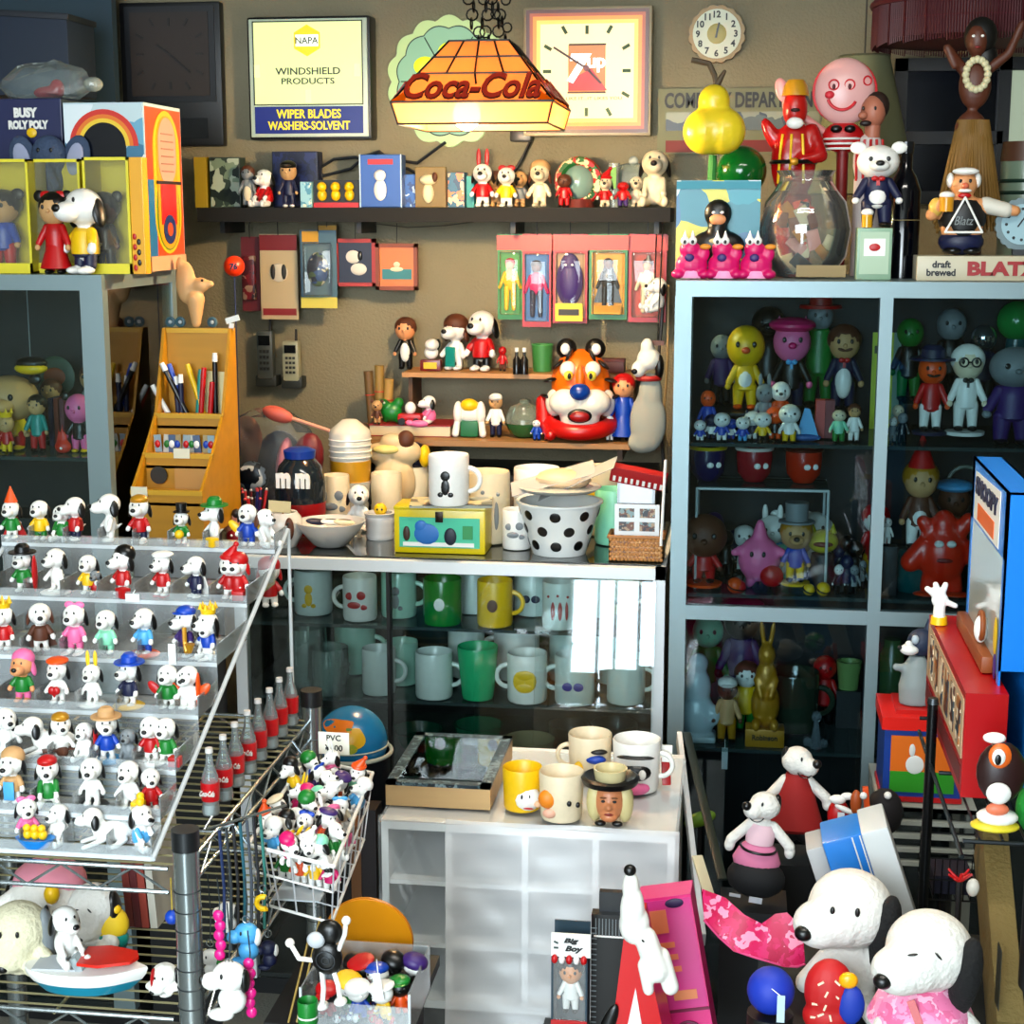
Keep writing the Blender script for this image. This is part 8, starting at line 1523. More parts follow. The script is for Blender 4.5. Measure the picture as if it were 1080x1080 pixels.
text('Big',7*k,BK,t,(2*k,-.0022,hT-8*k),w=16*k,bold=.05,shear=.3,depth=.0006); text('Boy',8*k,BK,t,(5*k,-.0022,hT-17*k),w=19*k,bold=.05,shear=.3,depth=.0006); B().box((-14*k,-.002,hT-10*k),(5*k,.001,2*k),rot=(0,.4,0)).box((-14*k,-.002,hT-16*k),(5*k,.001,2*k)).add('dash_marks',M('50605c'),t,smooth=0)
for i in range(5): B().ell((-w_/2+w_*(i+.5)/5,-.004,zw1+.001),(w_*.09,.005,5*k)).add('awning_scallop',[RED,WH][i % 2],t)
B().span((-w_/2+.003,.001,zw0),(w_/2-.003,.002,zw1)).add('clear_window',GL((.97,.98,.98),1,.03),t,smooth=0)
fig(0,0,0,0,'doll with dark swept hair and white checked overalls inside the window package',loc=(t.location.x,BBY+.022,zb_+zw1-.092),hgt=.084,skin='s',shirt='w',trouser='w',hair='k',head=.22,name='boxed_doll',cat='doll')
# ---- black ribbed rack
a=W(622,1092,2.18); b2=W(657,1092,2.18); w_=b2.x-a.x; t=T('ribbed_rack','black ribbed plastic panel between the doll package and the red house toy','panel',((a.x+b2.x)/2,2.19,zb_)); hT=W(640,945,2.19).z-zb_; k=mpp(a)
B().span((-w_/2,0,0),(w_/2,.02,hT-.03)).add('panel',M('0c0e10',.35),t,smooth=0); B().span((-w_/2+.01,.012,hT-.03),(w_/2,.024,hT)).add('upper_block',M('181e24',.3),t,smooth=0); b=B(); n=34
for i in range(n): b.span((-w_/2,-.0015,hT*.02+i*(hT-.05)/n),(-w_/2+.008,0,hT*.02+i*(hT-.05)/n+.0012))
for i in range(9): b.span((-w_/2+.006+i*w_*.1,-.0015,hT-.062),(-w_/2+.007+i*w_*.1,0,hT-.036))
b.add('grey_ribs',M('8a9498',.3),t,smooth=0); B().span((-w_/2+.004,-.002,hT-.064),(w_/2,0,hT-.062)).add('white_line',WH,t,smooth=0)
# ---- red house toy with lying white dog
HY=2.02; a=W(628,1092,HY); b2=W(716,1092,HY); w_=b2.x-a.x; zh0=zb_; ap=W(668,985,HY); t=T('red_house_toy','red pointed house toy with a white triangular label panel','toy house',((a.x+b2.x)/2,HY,zh0)); hT=ap.z-zh0; axx=ap.x-t.location.x
B().prism([(-w_/2,0),(w_/2,0),(w_/2,hT*.33),(axx+.012,hT),(axx-.012,hT)],.10).add('body',M('d01824',.3),t,smooth=0); z2=W(668,1042,HY).z-zh0
B().prism([(axx-.046,0),(axx+.052,0),(axx+.004,z2)],.002,c=(0,-.002,0)).add('white_panel',M('e8eaec'),t,smooth=0)
o_=text('DOG HOUSE',.008,M('20242c'),t,(axx+.018,-.0035,z2*.45),rot=(PI/2,.98,0),w=.055,bold=.03,depth=.0006); bpy.data.objects.remove(o_)
B().box((axx+.018,-.0035,z2*.42),(.052,.001,.011),rot=(0,.98,0)).add('grey_label',M('c4ccd0'),t,smooth=0); text('SNOOPY',.006,M('20242c'),t,(axx+.018,-.0045,z2*.42),rot=(PI/2,.98,0),w=.044,bold=.03,depth=.0006)
B().ell((axx-.033,-.003,hT*.62),(.010,.006,.034),rot=(0,.35,0)).add('black_ear_print',BK,t)
k=mpp(Vector((a.x,HY,.6))); c=W(668,945,HY-.02); d=T('reclining_toy_dog','white toy dog reclining nose up against the red house toy','toy dog',(c.x,HY-.035,zh0+hT*.3)); cz=c.z-d.location.z
b=B().ell((0,0,cz-12*k),(13*k,12*k,30*k)).ell((-2*k,0,cz+14*k),(9*k,9*k,18*k)).ell((2*k,2*k,cz-26*k),(16*k,13*k,22*k)).limb((14*k,0,cz-40*k),(26*k,0,cz-74*k),12*k,13*k).limb((30*k,4*k,cz-60*k),(40*k,2*k,cz-92*k),9*k,9*k).limb((12*k,-6*k,cz-66*k),(18*k,-8*k,cz-92*k),6*k,6*k)
link('body',fuse(b,1.5*k,M('f0efe8',.3)),d); B().ell((-3*k,-3*k,cz+34*k),(6.5*k,6*k,6*k)).add('nose',BK,d); B().ell((12*k,-4*k,cz-38*k),(3*k,9*k,2*k),rot=(0,.6,0)).add('collar',BK,d)
# ---- pink box
PY=2.16; a=W(712,1092,PY); b2=W(770,1092,PY); w_=(b2.x-a.x); t=T('pink_box','tall hot pink carton leaning back with orange lettering','box',((a.x+b2.x)/2-.001,PY,zb_+.0),rot=(-.12,-.19,0)); hT=.32; pk=M('e83890',.35)
B().span((-w_/2,0,0),(w_/2,.07,hT)).add('body',pk,t,smooth=0); B().span((-w_/2+.002,-.0012,.155),(w_/2-.002,0,hT-.004)).add('front_panel',M('e04a9c',.35),t,smooth=0)
for i,(x,z_,c,ww,hh_) in enumerate(((-.012,.285,'f09068',.024,.034),(-.010,.250,'f09068',.03,.008),(-.008,.232,'f09068',.03,.008),(-.006,.214,'f09068',.03,.008),(.008,.175,'f0a070',.034,.014))): B().box((x,-.002,z_),(ww,.001,hh_)).add('orange_print',M(c),t,smooth=0)
B().ell((.014,-.002,hT-.010),(.014,.002,.007)).add('dark_oval',M('3c1c5a'),t)
text('TOYS',.009,M('8a1860'),t,(.022,-.0022,.13),rot=(PI/2,PI/2,0),w=.07,bold=.03,depth=.0006); B().torus((.004,-.0015,.115),.020,.0022,rot=(PI/2,0,0),seg=28).add('round_stamp',M('7a1850'),t); text('8',.02,M('7a1850'),t,(.004,-.002,.115),depth=.0006,bold=.05); B().span((-w_/2,-.0018,.150),(w_/2,0,.154)).add('fold_line',M('8a2050'),t,smooth=0)
[bpy.data.objects.remove(c_) for c_ in list(bpy.data.objects) if c_.parent == t and c_.name.startswith('lettering') and c_.dimensions.x < .08 and abs(c_.location.z-.13) < .001]
# ---- yellow disc, acrylic bin and figures at bottom centre left
YZ=.50; o=T('low_stand','dark low stand under the acrylic bin','stand',W(370,1092,1.92)); o.location.z=0; zs=W(370,1085,1.86).z
B().span((-.10,-.06,zs-.015),(.09,.16,zs)).add('top',DARK,o,smooth=0); B().span((-.08,-.04,0),(.07,.14,zs-.015)).add('column',DARK,o,smooth=0)
c=W(389,990,2.04); k=mpp(c); o=T('yellow_disc','large round amber disc standing upright behind the acrylic bin','disc',(c.x,2.04,zs)); B().cone((0,.006,c.z-zs),47*k,47*k,.008,seg=44,rot=(PI/2+.12,0,0)).add('disc',M('e09c18',.35),o); B().torus((0,.002,c.z-zs),46.5*k,1.4*k,rot=(PI/2+.12,0,0),seg=44).add('rim',M('c88410',.3),o)
a=W(318,1092,1.84); b2=W(432,1092,1.84); o=T('acrylic_bin','clear acrylic bin full of small dark and bright toys, bottom centre left','bin',((a.x+b2.x)/2,1.84,zs)); w_=b2.x-a.x; hB=.062; b=B()
b.span((-w_/2,0,0),(w_/2,.002,hB*.7)).span((-w_/2,0,0),(-w_/2+.002,.14,hB)).span((w_/2-.002,0,0),(w_/2,.14,hB)).span((-w_/2,.138,0),(w_/2,.14,hB)).span((-w_/2,0,0),(w_/2,.14,.002)); b.add('walls',ACR,o,smooth=0); B().bar((-w_/2,0,0),(-w_/2,.0,hB),.0018).bar((w_/2,.0,0),(w_/2+.0,.0,hB),.0018).add('edges',ACE,o)
bc=o.location.copy(); AB='toys in the acrylic bin'
its=[(-.045,.03,'r','k','cap','r'),(-.02,.10,'k','k',None,'k'),(.0,.03,'b','w','helmet','w'),(.02,.10,'w','k','hair','k'),(.035,.03,'y','w','beret','w'),(.048,.09,'k','w','helmet','v'),(-.03,.055,'g','w','beret','y'),(.015,.06,'a','w','cap','b'),(.05,.05,'o','k','cap','g'),(-.05,.09,'e','w','hair','n'),(.0,.085,'r','k','beret','r')]
for i,(x,y,sh_,sk_,ht,hc) in enumerate(its):
    fig(0,0,0,0,'%s toy figure with %s head %s, acrylic bin, %s' % (nm_.get(sh_,'grey'),{'k': 'black','w': 'white'}[sk_],{None: 'bare','cap': 'in a cap','helmet': 'in a helmet','hair': 'with hair','beret': 'in a beret'}[ht],'front' if y < .06 else 'back'),loc=bc+Vector((x,y,.006 if y < .06 else .016)),hgt=.05,skin=sk_,shirt=sh_,trouser='k' if i % 2 else sh_,hat=ht,hatc=hc,group=AB,head=.24,wide=1.3,rot=(random.uniform(-.2,.3),random.uniform(-.4,.4),random.uniform(-.8,.8)))
fill=B()
for i in range(40): fill.ell((random.uniform(-.045,.045),random.uniform(.02,.12),random.uniform(.008,.014)),.006,u=7,v=5)
f_=T('loose_toys','layer of tiny bright trinkets at the bottom of the acrylic bin','trinkets',bc); f_['kind']='stuff'; x_=fill.add('trinkets',PRINT(['1c2c8a','c82028','e8c020','101014','e8e8e8','208a4c'],60),f_); x_['kind']='stuff'
o=T('price_tag','tall white price tag sticking up in the acrylic bin','price tag',bc+Vector((.028,.012,.045))); B().box((0,0,.018),(.010,.0012,.036),rot=(0,-.15,0)).add('tag',M('e8ecee'),o,smooth=0); B().bar((0,0,.034),(-.004,.01,.05),.0006).add('string',WH,o)
c=W(345,1010,1.79); k=mpp(c); o=T('record_body_toy','black round bodied toy with white gloved arms and white legs at bottom centre left','toy',(c.x,1.79,zs-.02)); cz=c.z-o.location.z
B().ell((0,0,cz),(17*k,8*k,19*k)).add('black_body',BK,o); B().ell((3*k,2*k,cz+28*k),(14*k,10*k,14*k)).add('black_head',BK,o); B().ell((-10*k,-6*k,cz+22*k),(10*k,6*k,9*k)).add('grey_face',M('c8ccd0'),o)
for s in (-1,1): B().torus((0,-7.6*k,cz),(7-3*s)*k,.7*k,rot=(PI/2,0,0)).add('groove',M('3c4044'),o)
for pts in ([(12*k,0,cz+8*k),(20*k,-2*k,cz+28*k),(22*k,-2*k,cz+44*k)],[(-12*k,0,cz-4*k),(-30*k,-2*k,cz-2*k),(-40*k,0,cz+14*k)]): B().tube(pts,2.6*k).ell(pts[-1],5*k).add('arm',WH,o)
for pts in ([(-6*k,0,cz-16*k),(-4*k,-2*k,cz-34*k),(-6*k,-2*k,cz-54*k)],[(7*k,0,cz-16*k),(12*k,-2*k,cz-30*k),(14*k,-2*k,cz-48*k)]): B().tube(pts,2.8*k).ell(pts[-1],(7*k,9*k,4*k)).add('leg',WH,o)
for i,(x0_,x1_) in enumerate((((313,1080),(338,968)),((303,1085),(326,990)))): beam('thin_stick',['right one','left one'][i]+' of two tan sticks leaning beside the black bodied toy','stick',W(*x0_,1.86),W(*x1_,1.96),.003,.003,M('b09858',.4),'stick')
mug(0,0,0,0,'g','small green banded tub at the very bottom beside the sticks',loc=W(325,1079,1.78),hgt=.03,handle=False,name='tub',cat='tub',band='w')
# ============================================================ right foreground: plush toys
FL=M('4e5046',.8)
o=T('floor_crate','dark crate under the big plush dogs at lower right','crate',W(930,1080,2.1)); o.location.z=0; zc_=W(930,1100,2.0).z; B().span((-.16,-.10,0),(.19,.25,zc_)).add('body',M('23241f',.7),o,smooth=0)
pa,r,cz=plush_head(897,958,2.08,45,'big white plush dog with black ear and oval eye at lower right',snout=(-.78,-.22),z=zc_+.002,rot=0,bigear=True)
o,r,cz=plush_head(980,1002,1.90,46,'big white plush dog with closed eyes and pink bandana in the bottom right',snout=(-.78,-.32),closed=True,z=zc_+.002,rot=0,bigear=True)
B().lathe([(r*.55,cz-r*.85),(r*1.0,cz-r*1.15),(r*1.25,cz-r*1.7),(r*1.1,cz-r*1.75)],c=(-r*.1,0,0)).add('pink_bandana',PRINT(['f090b8','f4a8c8','e880a8','f8c8dc'],70),o); B().box((-r*.3,-r*1.0,cz-r*1.25),(r*.18,r*.08,r*.9),rot=(-.4,-.4,0)).add('red_ribbon',RED,o)
o=T('blue_ball','blue cloth ball with a white tag left of the red printed bag','ball',W(813,1045,1.98)); k=mpp(o.location); o.location.z -= 25*k; B().ell((0,0,25*k),25*k,u=24,v=16).add('ball',M('1444b8',.6),o); B().box((10*k,-26*k,18*k),(8*k,.001,30*k)).add('tag',M('c8dce8'),o,smooth=0); B().bar((0,-22*k,38*k),(10*k,-26*k,32*k),.0006).add('string',WH,o)
B().cone((0,0,-(o.location.z)),.03,.03,o.location.z).add('pedestal',M('1c1e1c'),o)
o=T('red_printed_bag','red cloth bag printed with cream marks and a yellow button','bag',W(873,1090,1.97)); k=mpp(o.location); link('body',fuse(B().ell((0,0,42*k),(27*k,18*k,36*k)).ell((0,0,14*k),(28*k,18*k,20*k)),2*k,M('c4181c',.6)),o)
B().ell((18*k,-14*k,62*k),(10*k,6*k,9*k)).add('yellow_button',M('f0b818',.3),o); B().ell((22*k,-12*k,34*k),(14*k,8*k,22*k)).add('blue_patch',M('1c48b0',.6),o)
for i in range(9): a=i*1.9; x=-16*k+((i*11) % 27)*k; z_=(18+(i*13) % 50)*k; B().box((x,-17.6*k+abs(x)*.25,z_),(7*k,1.5*k,2*k),rot=(0,a,0)).add('cream_mark',M('f0e0c8'),o,smooth=0)
o=T('bandana','pink speckled bandana draped from the pink box to the plush dog','bandana',W(795,975,2.16)); k=mpp(o.location)
b=B(); n=26; P=[]
top_=[(-55,38),(-30,28),(-10,12),(8,4),(22,14),(34,16),(46,6),(52,-14)]; bot_=[(-52,8),(-36,-10),(-20,-24),(0,-30),(16,-34),(32,-38),(46,-38),(54,-34)]
for sset in (0,1):
    pass
va=[b.bm.verts.new((x*k,(-4+3*math.sin(i*1.7))*k,z_*k)) for i,(x,z_) in enumerate(top_)]; vb=[b.bm.verts.new((x*k,(-14+4*math.sin(i*2.1))*k,z_*k)) for i,(x,z_) in enumerate(bot_)]; vc=[b.bm.verts.new((x*k,(6)*k,z_*k)) for x,z_ in bot_]
for i in range(7): b.bm.faces.new((vb[i],vb[i+1],va[i+1],va[i])); b.bm.faces.new((va[i],va[i+1],vc[i+1],vc[i])); b.bm.faces.new((vc[i],vc[i+1],vb[i+1],vb[i]))
b.bm.faces.new((va[0],vc[0],vb[0])); b.bm.faces.new((va[7],vb[7],vc[7])); b.add('cloth',PRINT(['d02868','c81c5c','d83878','e8a0b8','c02058','d02868'],75),o); B().tube([(x*k,-15*k,z_*k) for x,z_ in bot_],1.2*k).add('hem',M('e05890'),o)
B().box((10*k,8*k,-60*k),(8*k,4*k,60*k)).add('loop',M('20201c'),o); 
# blue and white case
cs=W(905,960,2.30); k=mpp(cs); o=T('blue_case','light blue and white plastic carry case with a dark latch behind the plush dogs','case',W(930,1000,2.26),rot=(0,-.33,0)); 
B().box((-4*k,20*k,50*k),(42*k,60*k,160*k),bev=.004).add('blue_side',M('2c8cd8',.35),o); B().box((30*k,18*k,50*k),(28*k,70*k,164*k),bev=.004).add('white_side',M('d8dcdc',.4),o); B().box((-34*k,20*k,50*k),(18*k,50*k,150*k),bev=.003).add('grey_panel',M('b8b8b8',.5),o)
B().box((10*k,-14*k,62*k),(22*k,8*k,9*k),bev=.001).add('latch',M('2c3030',.3,.6),o); B().ell((2*k,-19*k,62*k),3*k).add('latch_rivet',CHROME,o); B().box((0,0,-60*k),(50*k,30*k,60*k)).add('foot',M('1c1c1c'),o)
for s in (0,1): B().bar((6*k+s*8*k,-11*k,-20*k),(6*k+s*8*k,-11*k,128*k),.8*k).add('white_line',WH,o)
# two dressed plush dogs on the dark floor shelf
def dressed(px,py,Y,label,dress,legs,hpx,lean,faceR):
    c=W(px,py,Y); k=mpp(c)*hpx/90; o=T('dressed_plush',label,'plush toy',c,rot=(0,lean,0)); fw=M('e8e6e0',.9,kind='fur')
    link('body',fuse(B().ell((0,0,82*k),(17*k,16*k,15*k)).ell((faceR*12*k,-9*k,78*k),(11*k,11*k,10*k)).ell((0,0,52*k),(14*k,11*k,18*k)).limb((-12*k,0,60*k),(-30*k,-4*k,40*k),6*k,6*k).limb((12*k,0,60*k),(32*k,-4*k,42*k),6*k,6*k).ell((-31*k,-4*k,34*k),(6*k,6*k,8*k)).ell((33*k,-4*k,36*k),(6*k,6*k,8*k)),1.6*k,fw),o)
    B().ell((faceR*20*k,-16*k,84*k),(5*k,5*k,5*k)).add('nose',BK,o); B().ell((-faceR*12*k,2*k,84*k),(5*k,8*k,12*k)).add('ear',BK,o)
    B().torus((faceR*8*k,-16*k,76*k),8*k,.6*k,rot=(PI/2,0,0),a0=PI*1.1,a1=PI*1.9,seg=10,rs=4).add('smile',BK,o); B().ell((faceR*4*k,-15*k,88*k),(1.2*k,1*k,2.5*k),u=8,v=6).add('eye',BK,o)
    dress(o,k); legs(o,k); return o
pz=W(800,900,2.72).z
def d1(o,k): B().lathe([(11*k,68*k),(17*k,56*k),(22*k,36*k),(30*k,10*k),(26*k,6*k)],sc=(1,.75)).add('red_dress',M('a8201c',.8),o)
def l1(o,k): B().ell((-12*k,-4*k,2*k),(18*k,12*k,12*k)).ell((14*k,-4*k,2*k),(16*k,12*k,12*k)).add('dark_skirt',M('0c0c10',.7),o)
dressed(838,888,2.76,'white plush dog in a dark red dress sitting in front of the glass case',d1,l1,88,0,1)
def d2(o,k): B().lathe([(13*k,40*k),(20*k,34*k),(26*k,20*k),(24*k,14*k)],sc=(1,.75)).add('pink_skirt',M('d888a8',.8),o); B().torus((0,0,34*k),19*k,1.5*k).add('black_belt',BK,o); B().lathe([(12*k,62*k),(16*k,54*k),(15*k,40*k)],sc=(1,.8)).add('pink_top',M('e8c8d0',.8),o)
def l2(o,k): B().ell((2*k,-6*k,2*k),(32*k,20*k,22*k)).add('black_trousers',M('0a0a12',.8),o); B().box((-18*k,-20*k,-16*k),(12*k,2*k,3*k)).box((4*k,-24*k,-16*k),(14*k,2*k,6*k)).add('white_tags',M('c8ccd4'),o,smooth=0)
dressed(795,925,2.56,'white plush dog in a pink top and black trousers',d2,l2,88,.12,-1)
for x_,y_,Y_ in ((838,892,2.76),(795,940,2.56)):
    c=W(x_,y_,Y_); s_=T('dark_box','black display box under the %s plush dog' % ('red dressed' if x_ == 838 else 'black trousered'),'box',(c.x,c.y,0)); B().span((-.055,-.04,0),(.055,.06,c.z-.022)).add('body',M('0e1012',.6),s_,smooth=0)
# small bits by the plush dogs
def bit(px,py,Y,hp,nm,label,cat,fn,down=True):
    c=W(px,py,Y); o=T(nm,label,cat,c); fn(o,mpp(c)); 
    if down: B().bar((0,0,0),(0,.005,-c.z),.004).add('stand',M('101214'),o)
    return o
bit(884,870,2.70,40,'ribbon_toy','red and white ribboned little toy right of the red dressed plush','toy',lambda o,k: (B().ell((0,0,10*k),(12*k,8*k,18*k)).add('red_body',RED,o),B().ell((-2*k,-6*k,30*k),(9*k,5*k,5*k)).ell((8*k,-6*k,34*k),(7*k,4*k,4*k)).ell((6*k,-8*k,20*k),(12*k,3*k,3*k),rot=(0,.4,0)).add('white_ribbon',WH,o),B().box((2*k,-9*k,8*k),(7*k,1*k,18*k)).add('tag',M('dce0e4'),o,smooth=0)))
bit(912,870,2.66,40,'orange_toy','orange and black stick shaped toy beside the ribboned toy','toy',lambda o,k: (B().box((2*k,0,16*k),(6*k,5*k,52*k),rot=(0,-.12,0),bev=.001).add('orange_stick',ORG,o),B().ell((-10*k,0,24*k),(6*k,5*k,14*k)).add('orange_part',M('b86028'),o),B().ell((-3*k,-6*k,34*k),(4*k,3*k,4*k)).add('white_dot',WH,o)))
bit(932,868,2.72,40,'black_bag','black cloth bag below the red lidded box','bag',lambda o,k: (B().ell((0,0,12*k),(20*k,14*k,26*k)).add('body',M('1a0c12',.8),o),B().ell((2*k,-10*k,34*k),4*k).add('white_button',WH,o)))
bit(893,888,2.52,30,'green_ball','bright green patterned ball behind the grey panel of the blue case','ball',lambda o,k: (B().ell((0,0,6*k),(16*k,14*k,15*k)).add('ball',PRINT(['18a83c','108030','50c850','e0e8d0'],50),o),B().torus((0,0,6*k),15*k,1*k,rot=(.3,.2,0)).add('seam',M('0c5a20'),o)))
bit(868,945,2.50,30,'paper_packet','small white blue packet on the floor left of the big plush dog','packet',lambda o,k: (B().box((0,0,0),(22*k,10*k,8*k),rot=(.2,.2,.2)).add('packet',M('b8c8d0'),o),B().box((-4*k,-6*k,2*k),(10*k,1*k,4*k),rot=(.2,.2,.2)).add('blue_print',M('2c6a9c'),o)))
bit(738,870,2.9,30,'lime_toy','dim lime leaf shaped toy behind the plush dogs','toy',lambda o,k: (B().ell((0,0,6*k),(18*k,6*k,8*k),rot=(0,-.4,0)).add('leaf',M('7a9c28'),o),B().bar((-10*k,0,0),(12*k,0,10*k),.001).add('vein',M('4a6a18'),o)))
# ---- right rack: pole, shelf, red lidded box
RBY=2.86; zsf=W(970,848,RBY).z; ax0=W(926,845,RBY).x; ax1=W(1030,845,RBY).x
t=T('slatted_shelf','white slatted shelf unit carrying the red lidded box','shelf',((ax0+ax1)/2,RBY,0)); w_=ax1-ax0
for i in range(5): B().span((-w_/2,-.01,zsf-.012-.026*i),(w_/2,.005,zsf-.0-.026*i-.004)).add('slat',M('b8bcb4',.5),t,smooth=0)
B().span((-w_/2,-.01,zsf-.012),(w_/2,.22,zsf-.002)).add('deck',M('b8bcb4',.5),t,smooth=0)
for sx in (-w_/2,w_/2-.015): B().span((sx,.01,0),(sx+.015,.03,zsf-.012)).span((sx,.19,0),(sx+.015,.21,zsf-.012)).add('leg',M('8a8e88',.5),t,smooth=0)
a=on(930,RBY+.01,zsf); b2=on(1012,RBY+.01,zsf); w_=b2.x-a.x; zt_=W(970,772,RBY).z-zsf; o=T('lidded_box','square toy box with orange and green picture sides, blue edges and red lid','box',((a.x+b2.x)/2,RBY+.01,zsf)); 
B().span((-w_/2,0,.008),(w_/2,.13,zt_)).add('blue_body',M('1c4c9c',.4),o,smooth=0); B().span((-w_/2+.012,-.0015,.018),(w_/2-.012,0,zt_-.012)).add('orange_picture',M('e07c1c',.4),o,smooth=0); B().span((-w_/2+.012,-.0025,.018),(w_/2-.012,-.001,zt_*.42)).add('green_grass',M('3c9c2c',.4),o,smooth=0)
B().ell((-w_*.1,-.003,zt_*.52),(w_*.12,.002,zt_*.13)).ell((-w_*.14,-.003,zt_*.72),(w_*.04,.002,zt_*.09)).add('white_figure_print',M('e0e0dc'),o); B().span((-w_/2-.003,-.003,0),(w_/2+.003,.133,.009)).add('red_base',RED,o,smooth=0)
b=B().span((-w_/2-.006,-.008,zt_),(w_/2+.006,.14,zt_+.024)); b.add('red_lid',M('e02818',.35),o,smooth=0); B().span((-w_/2+.02,.015,zt_+.024),(w_/2-.02,.12,zt_+.032)).add('lid_panel',M('c82014',.35),o,smooth=0)
zl=zsf+zt_+.033; c=on(965,RBY+.065,zl); k=mpp(c); o=T('wolf_toy','grey wolf hand puppet with dark blue head standing on the red lid','puppet',c)
link('body',fuse(B().lathe([(17*k,0),(18*k,20*k),(13*k,42*k),(8*k,52*k)],sc=(1,.8)).limb((-10*k,0,38*k),(-22*k,-4*k,40*k),5*k,4*k),2*k,M('9aa4a4',.6)),o); B().ell((4*k,2*k,66*k),(15*k,13*k,15*k)).cone((10*k,4*k,72*k),7*k,0,20*k).add('blue_head',M('2c3c58',.6),o); B().ell((-9*k,-6*k,60*k),(10*k,9*k,6*k)).ell((-10*k,-8*k,66*k),(4*k,3*k,4*k)).add('white_muzzle',WH,o); B().ell((-19*k,-8*k,62*k),2.4*k).add('nose',BK,o); B().ell((-4*k,-11*k,72*k),(4*k,3*k,5*k)).add('eye',M('c0ccd4'),o)
# pole rack
PYY=2.30; pz0=W(984,742,PYY); t=T('pole_rack','black wire rack with a round pole at the right, holding the red bus box','rack',(pz0.x,PYY,0)); k=mpp(pz0)
B().cone((0,0,0),5.5*k,5.5*k,pz0.z,seg=20).add('pole',M('14181c',.25,.4),t); B().cone((0,0,pz0.z),6.5*k,5*k,6*k).add('cap',M('3c4448',.3,.5),t)
zr_=W(1060,838,2.1).z
b=B()
for i in range(9): b.bar((.02+.028*i,-.35,zr_-.006),(.02+.028*i,.15,zr_-.006),.0018)
for y in (-.35,-.1,.15): b.bar((0,y,zr_-.009),(.26,y,zr_-.009),.003)
b.bar((0,-.35,zr_-.03),(0,.15,zr_-.03),.003); b.bar((0,0,zr_-.03),(0,0,zr_-.009),.003); b.add('wire_deck',M('2c3438',.3,.5),t); B().cone((.25,-.3,0),.008,.008,zr_).cone((.25,.12,0),.008,.008,zr_).add('rear_poles',M('14181c',.25,.4),t)
# red long bus box
bl_=T('bus_box','long red bus shaped box with picture windows, pointing towards the viewer','toy bus',(t.location.x+.075,2.08,zr_),math.radians(0)); 
f0=W(1010,832,2.08); f1=W(1055,832,2.08); bw=f1.x-f0.x; bl_.location.x=(f0.x+f1.x)/2+.004; bh=W(1030,732,2.08).z-zr_; bd=.42
B().span((-bw/2,0,0),(bw/2,bd,bh)).add('body',M('b8101c',.3),bl_,smooth=0); B().span((-bw/2-.001,.01,bh*.35),(-bw/2,bd-.01,bh*.92)).add('side_band',M('c8b090',.5),bl_,smooth=0)
for i in range(6): B().span((-bw/2-.002,.03+i*.062,bh*.42),(-bw/2-.0008,.068+i*.062,bh*.86)).add('window_picture',PRINT(['b87c48','e8d8c0','6a3c28','3c4c58'],50,seed=i),bl_,smooth=0)
B().span((-bw/2-.0015,.01,bh*.1),(-bw/2,bd-.01,bh*.28)).add('lower_band',M('781018',.4),bl_,smooth=0)
o=T('brown_trim_toy','brown toy fence with a small white doll on the red bus box','toy',bl_.location+Vector((.012,.12,bh+.0008))); B().box((0,.10,.012),(.016,.26,.024),bev=.004).add('brown_rail',M('9c5a28',.5),o); B().ell((0,.04,.045),(.010,.010,.020)).add('white_doll',WH,o); B().torus((0,.04,.05),.018,.004,rot=(0,PI/2,0)).add('brown_loop',M('9c5a28',.5),o)
o=T('glove_toy','white gloved hand toy sticking up behind the red bus box','toy',bl_.location+Vector((-.02,.36,bh+.0008))); k=mpp(o.location)
b=B().ell((0,0,26*k),(9*k,5*k,9*k)).cone((0,0,0),7*k,6*k,20*k)
for a_ in (-.9,-.3,.3): b.limb((math.sin(a_)*6*k,0,28*k+math.cos(a_)*4*k),(math.sin(a_)*17*k,0,28*k+math.cos(a_)*15*k),3.6*k,3.2*k)
b.limb((6*k,0,24*k),(16*k,0,20*k),3.4*k,3*k)
link('hand',fuse(b,1.2*k,WH),o); B().cone((0,0,0),9*k,8*k,8*k).add('yellow_cuff',YEL,o)
# tall blue window box
TBY=2.12; t=T('window_box','tall bright blue window box with a white and orange logo at the right edge','toy box',Vector((W(1056,760,TBY).x,TBY,zr_+bh*0)),math.radians(0)); 
zb_=zr_; z1_=W(1058,520,TBY).z-zb_; X0=0; wd_=W(1100,600,TBY).x-t.location.x; dp=.32
t.location.x=W(1058,620,TBY).x+.0; 
b=B(); BLB=M('1c8ce0',.3)
b.span((X0,0,bh+.02),(wd_,.003,z1_)).span((X0,dp-.003,0),(wd_,dp,z1_)).span((X0,0,z1_-.003),(wd_,dp,z1_)).span((wd_-.003,0,0),(wd_,dp,z1_)).span((X0,0,0),(wd_,dp,.003)); b.add('body',BLB,t,smooth=0)
B().span((X0,0,0),(X0+.003,.016,z1_)).span((X0,dp-.02,0),(X0+.003,dp,z1_)).span((X0,0,z1_-.09),(X0+.003,dp,z1_)).add('side_frame',BLB,t,smooth=0)
B().span((X0+.0005,.016,bh+.01),(X0+.0018,dp-.02,z1_-.09)).add('clear_window',GL((.86,.9,.88),2.2,.42,(.55,.6,.56),rough=.08),t,smooth=0); B().span((X0+.03,dp*.4,bh+.01),(X0+.034,dp-.01,z1_-.06)).add('pale_backing',M('8a9488',.6),t,smooth=0)
B().prism([(.05,z1_-.085),(.28,z1_-.085),(.28,z1_-.015),(.05,z1_-.008)],.001,rot=(0,0,PI/2),c=(X0-.0006,0,0)).add('white_logo_patch',WH,t,smooth=0)
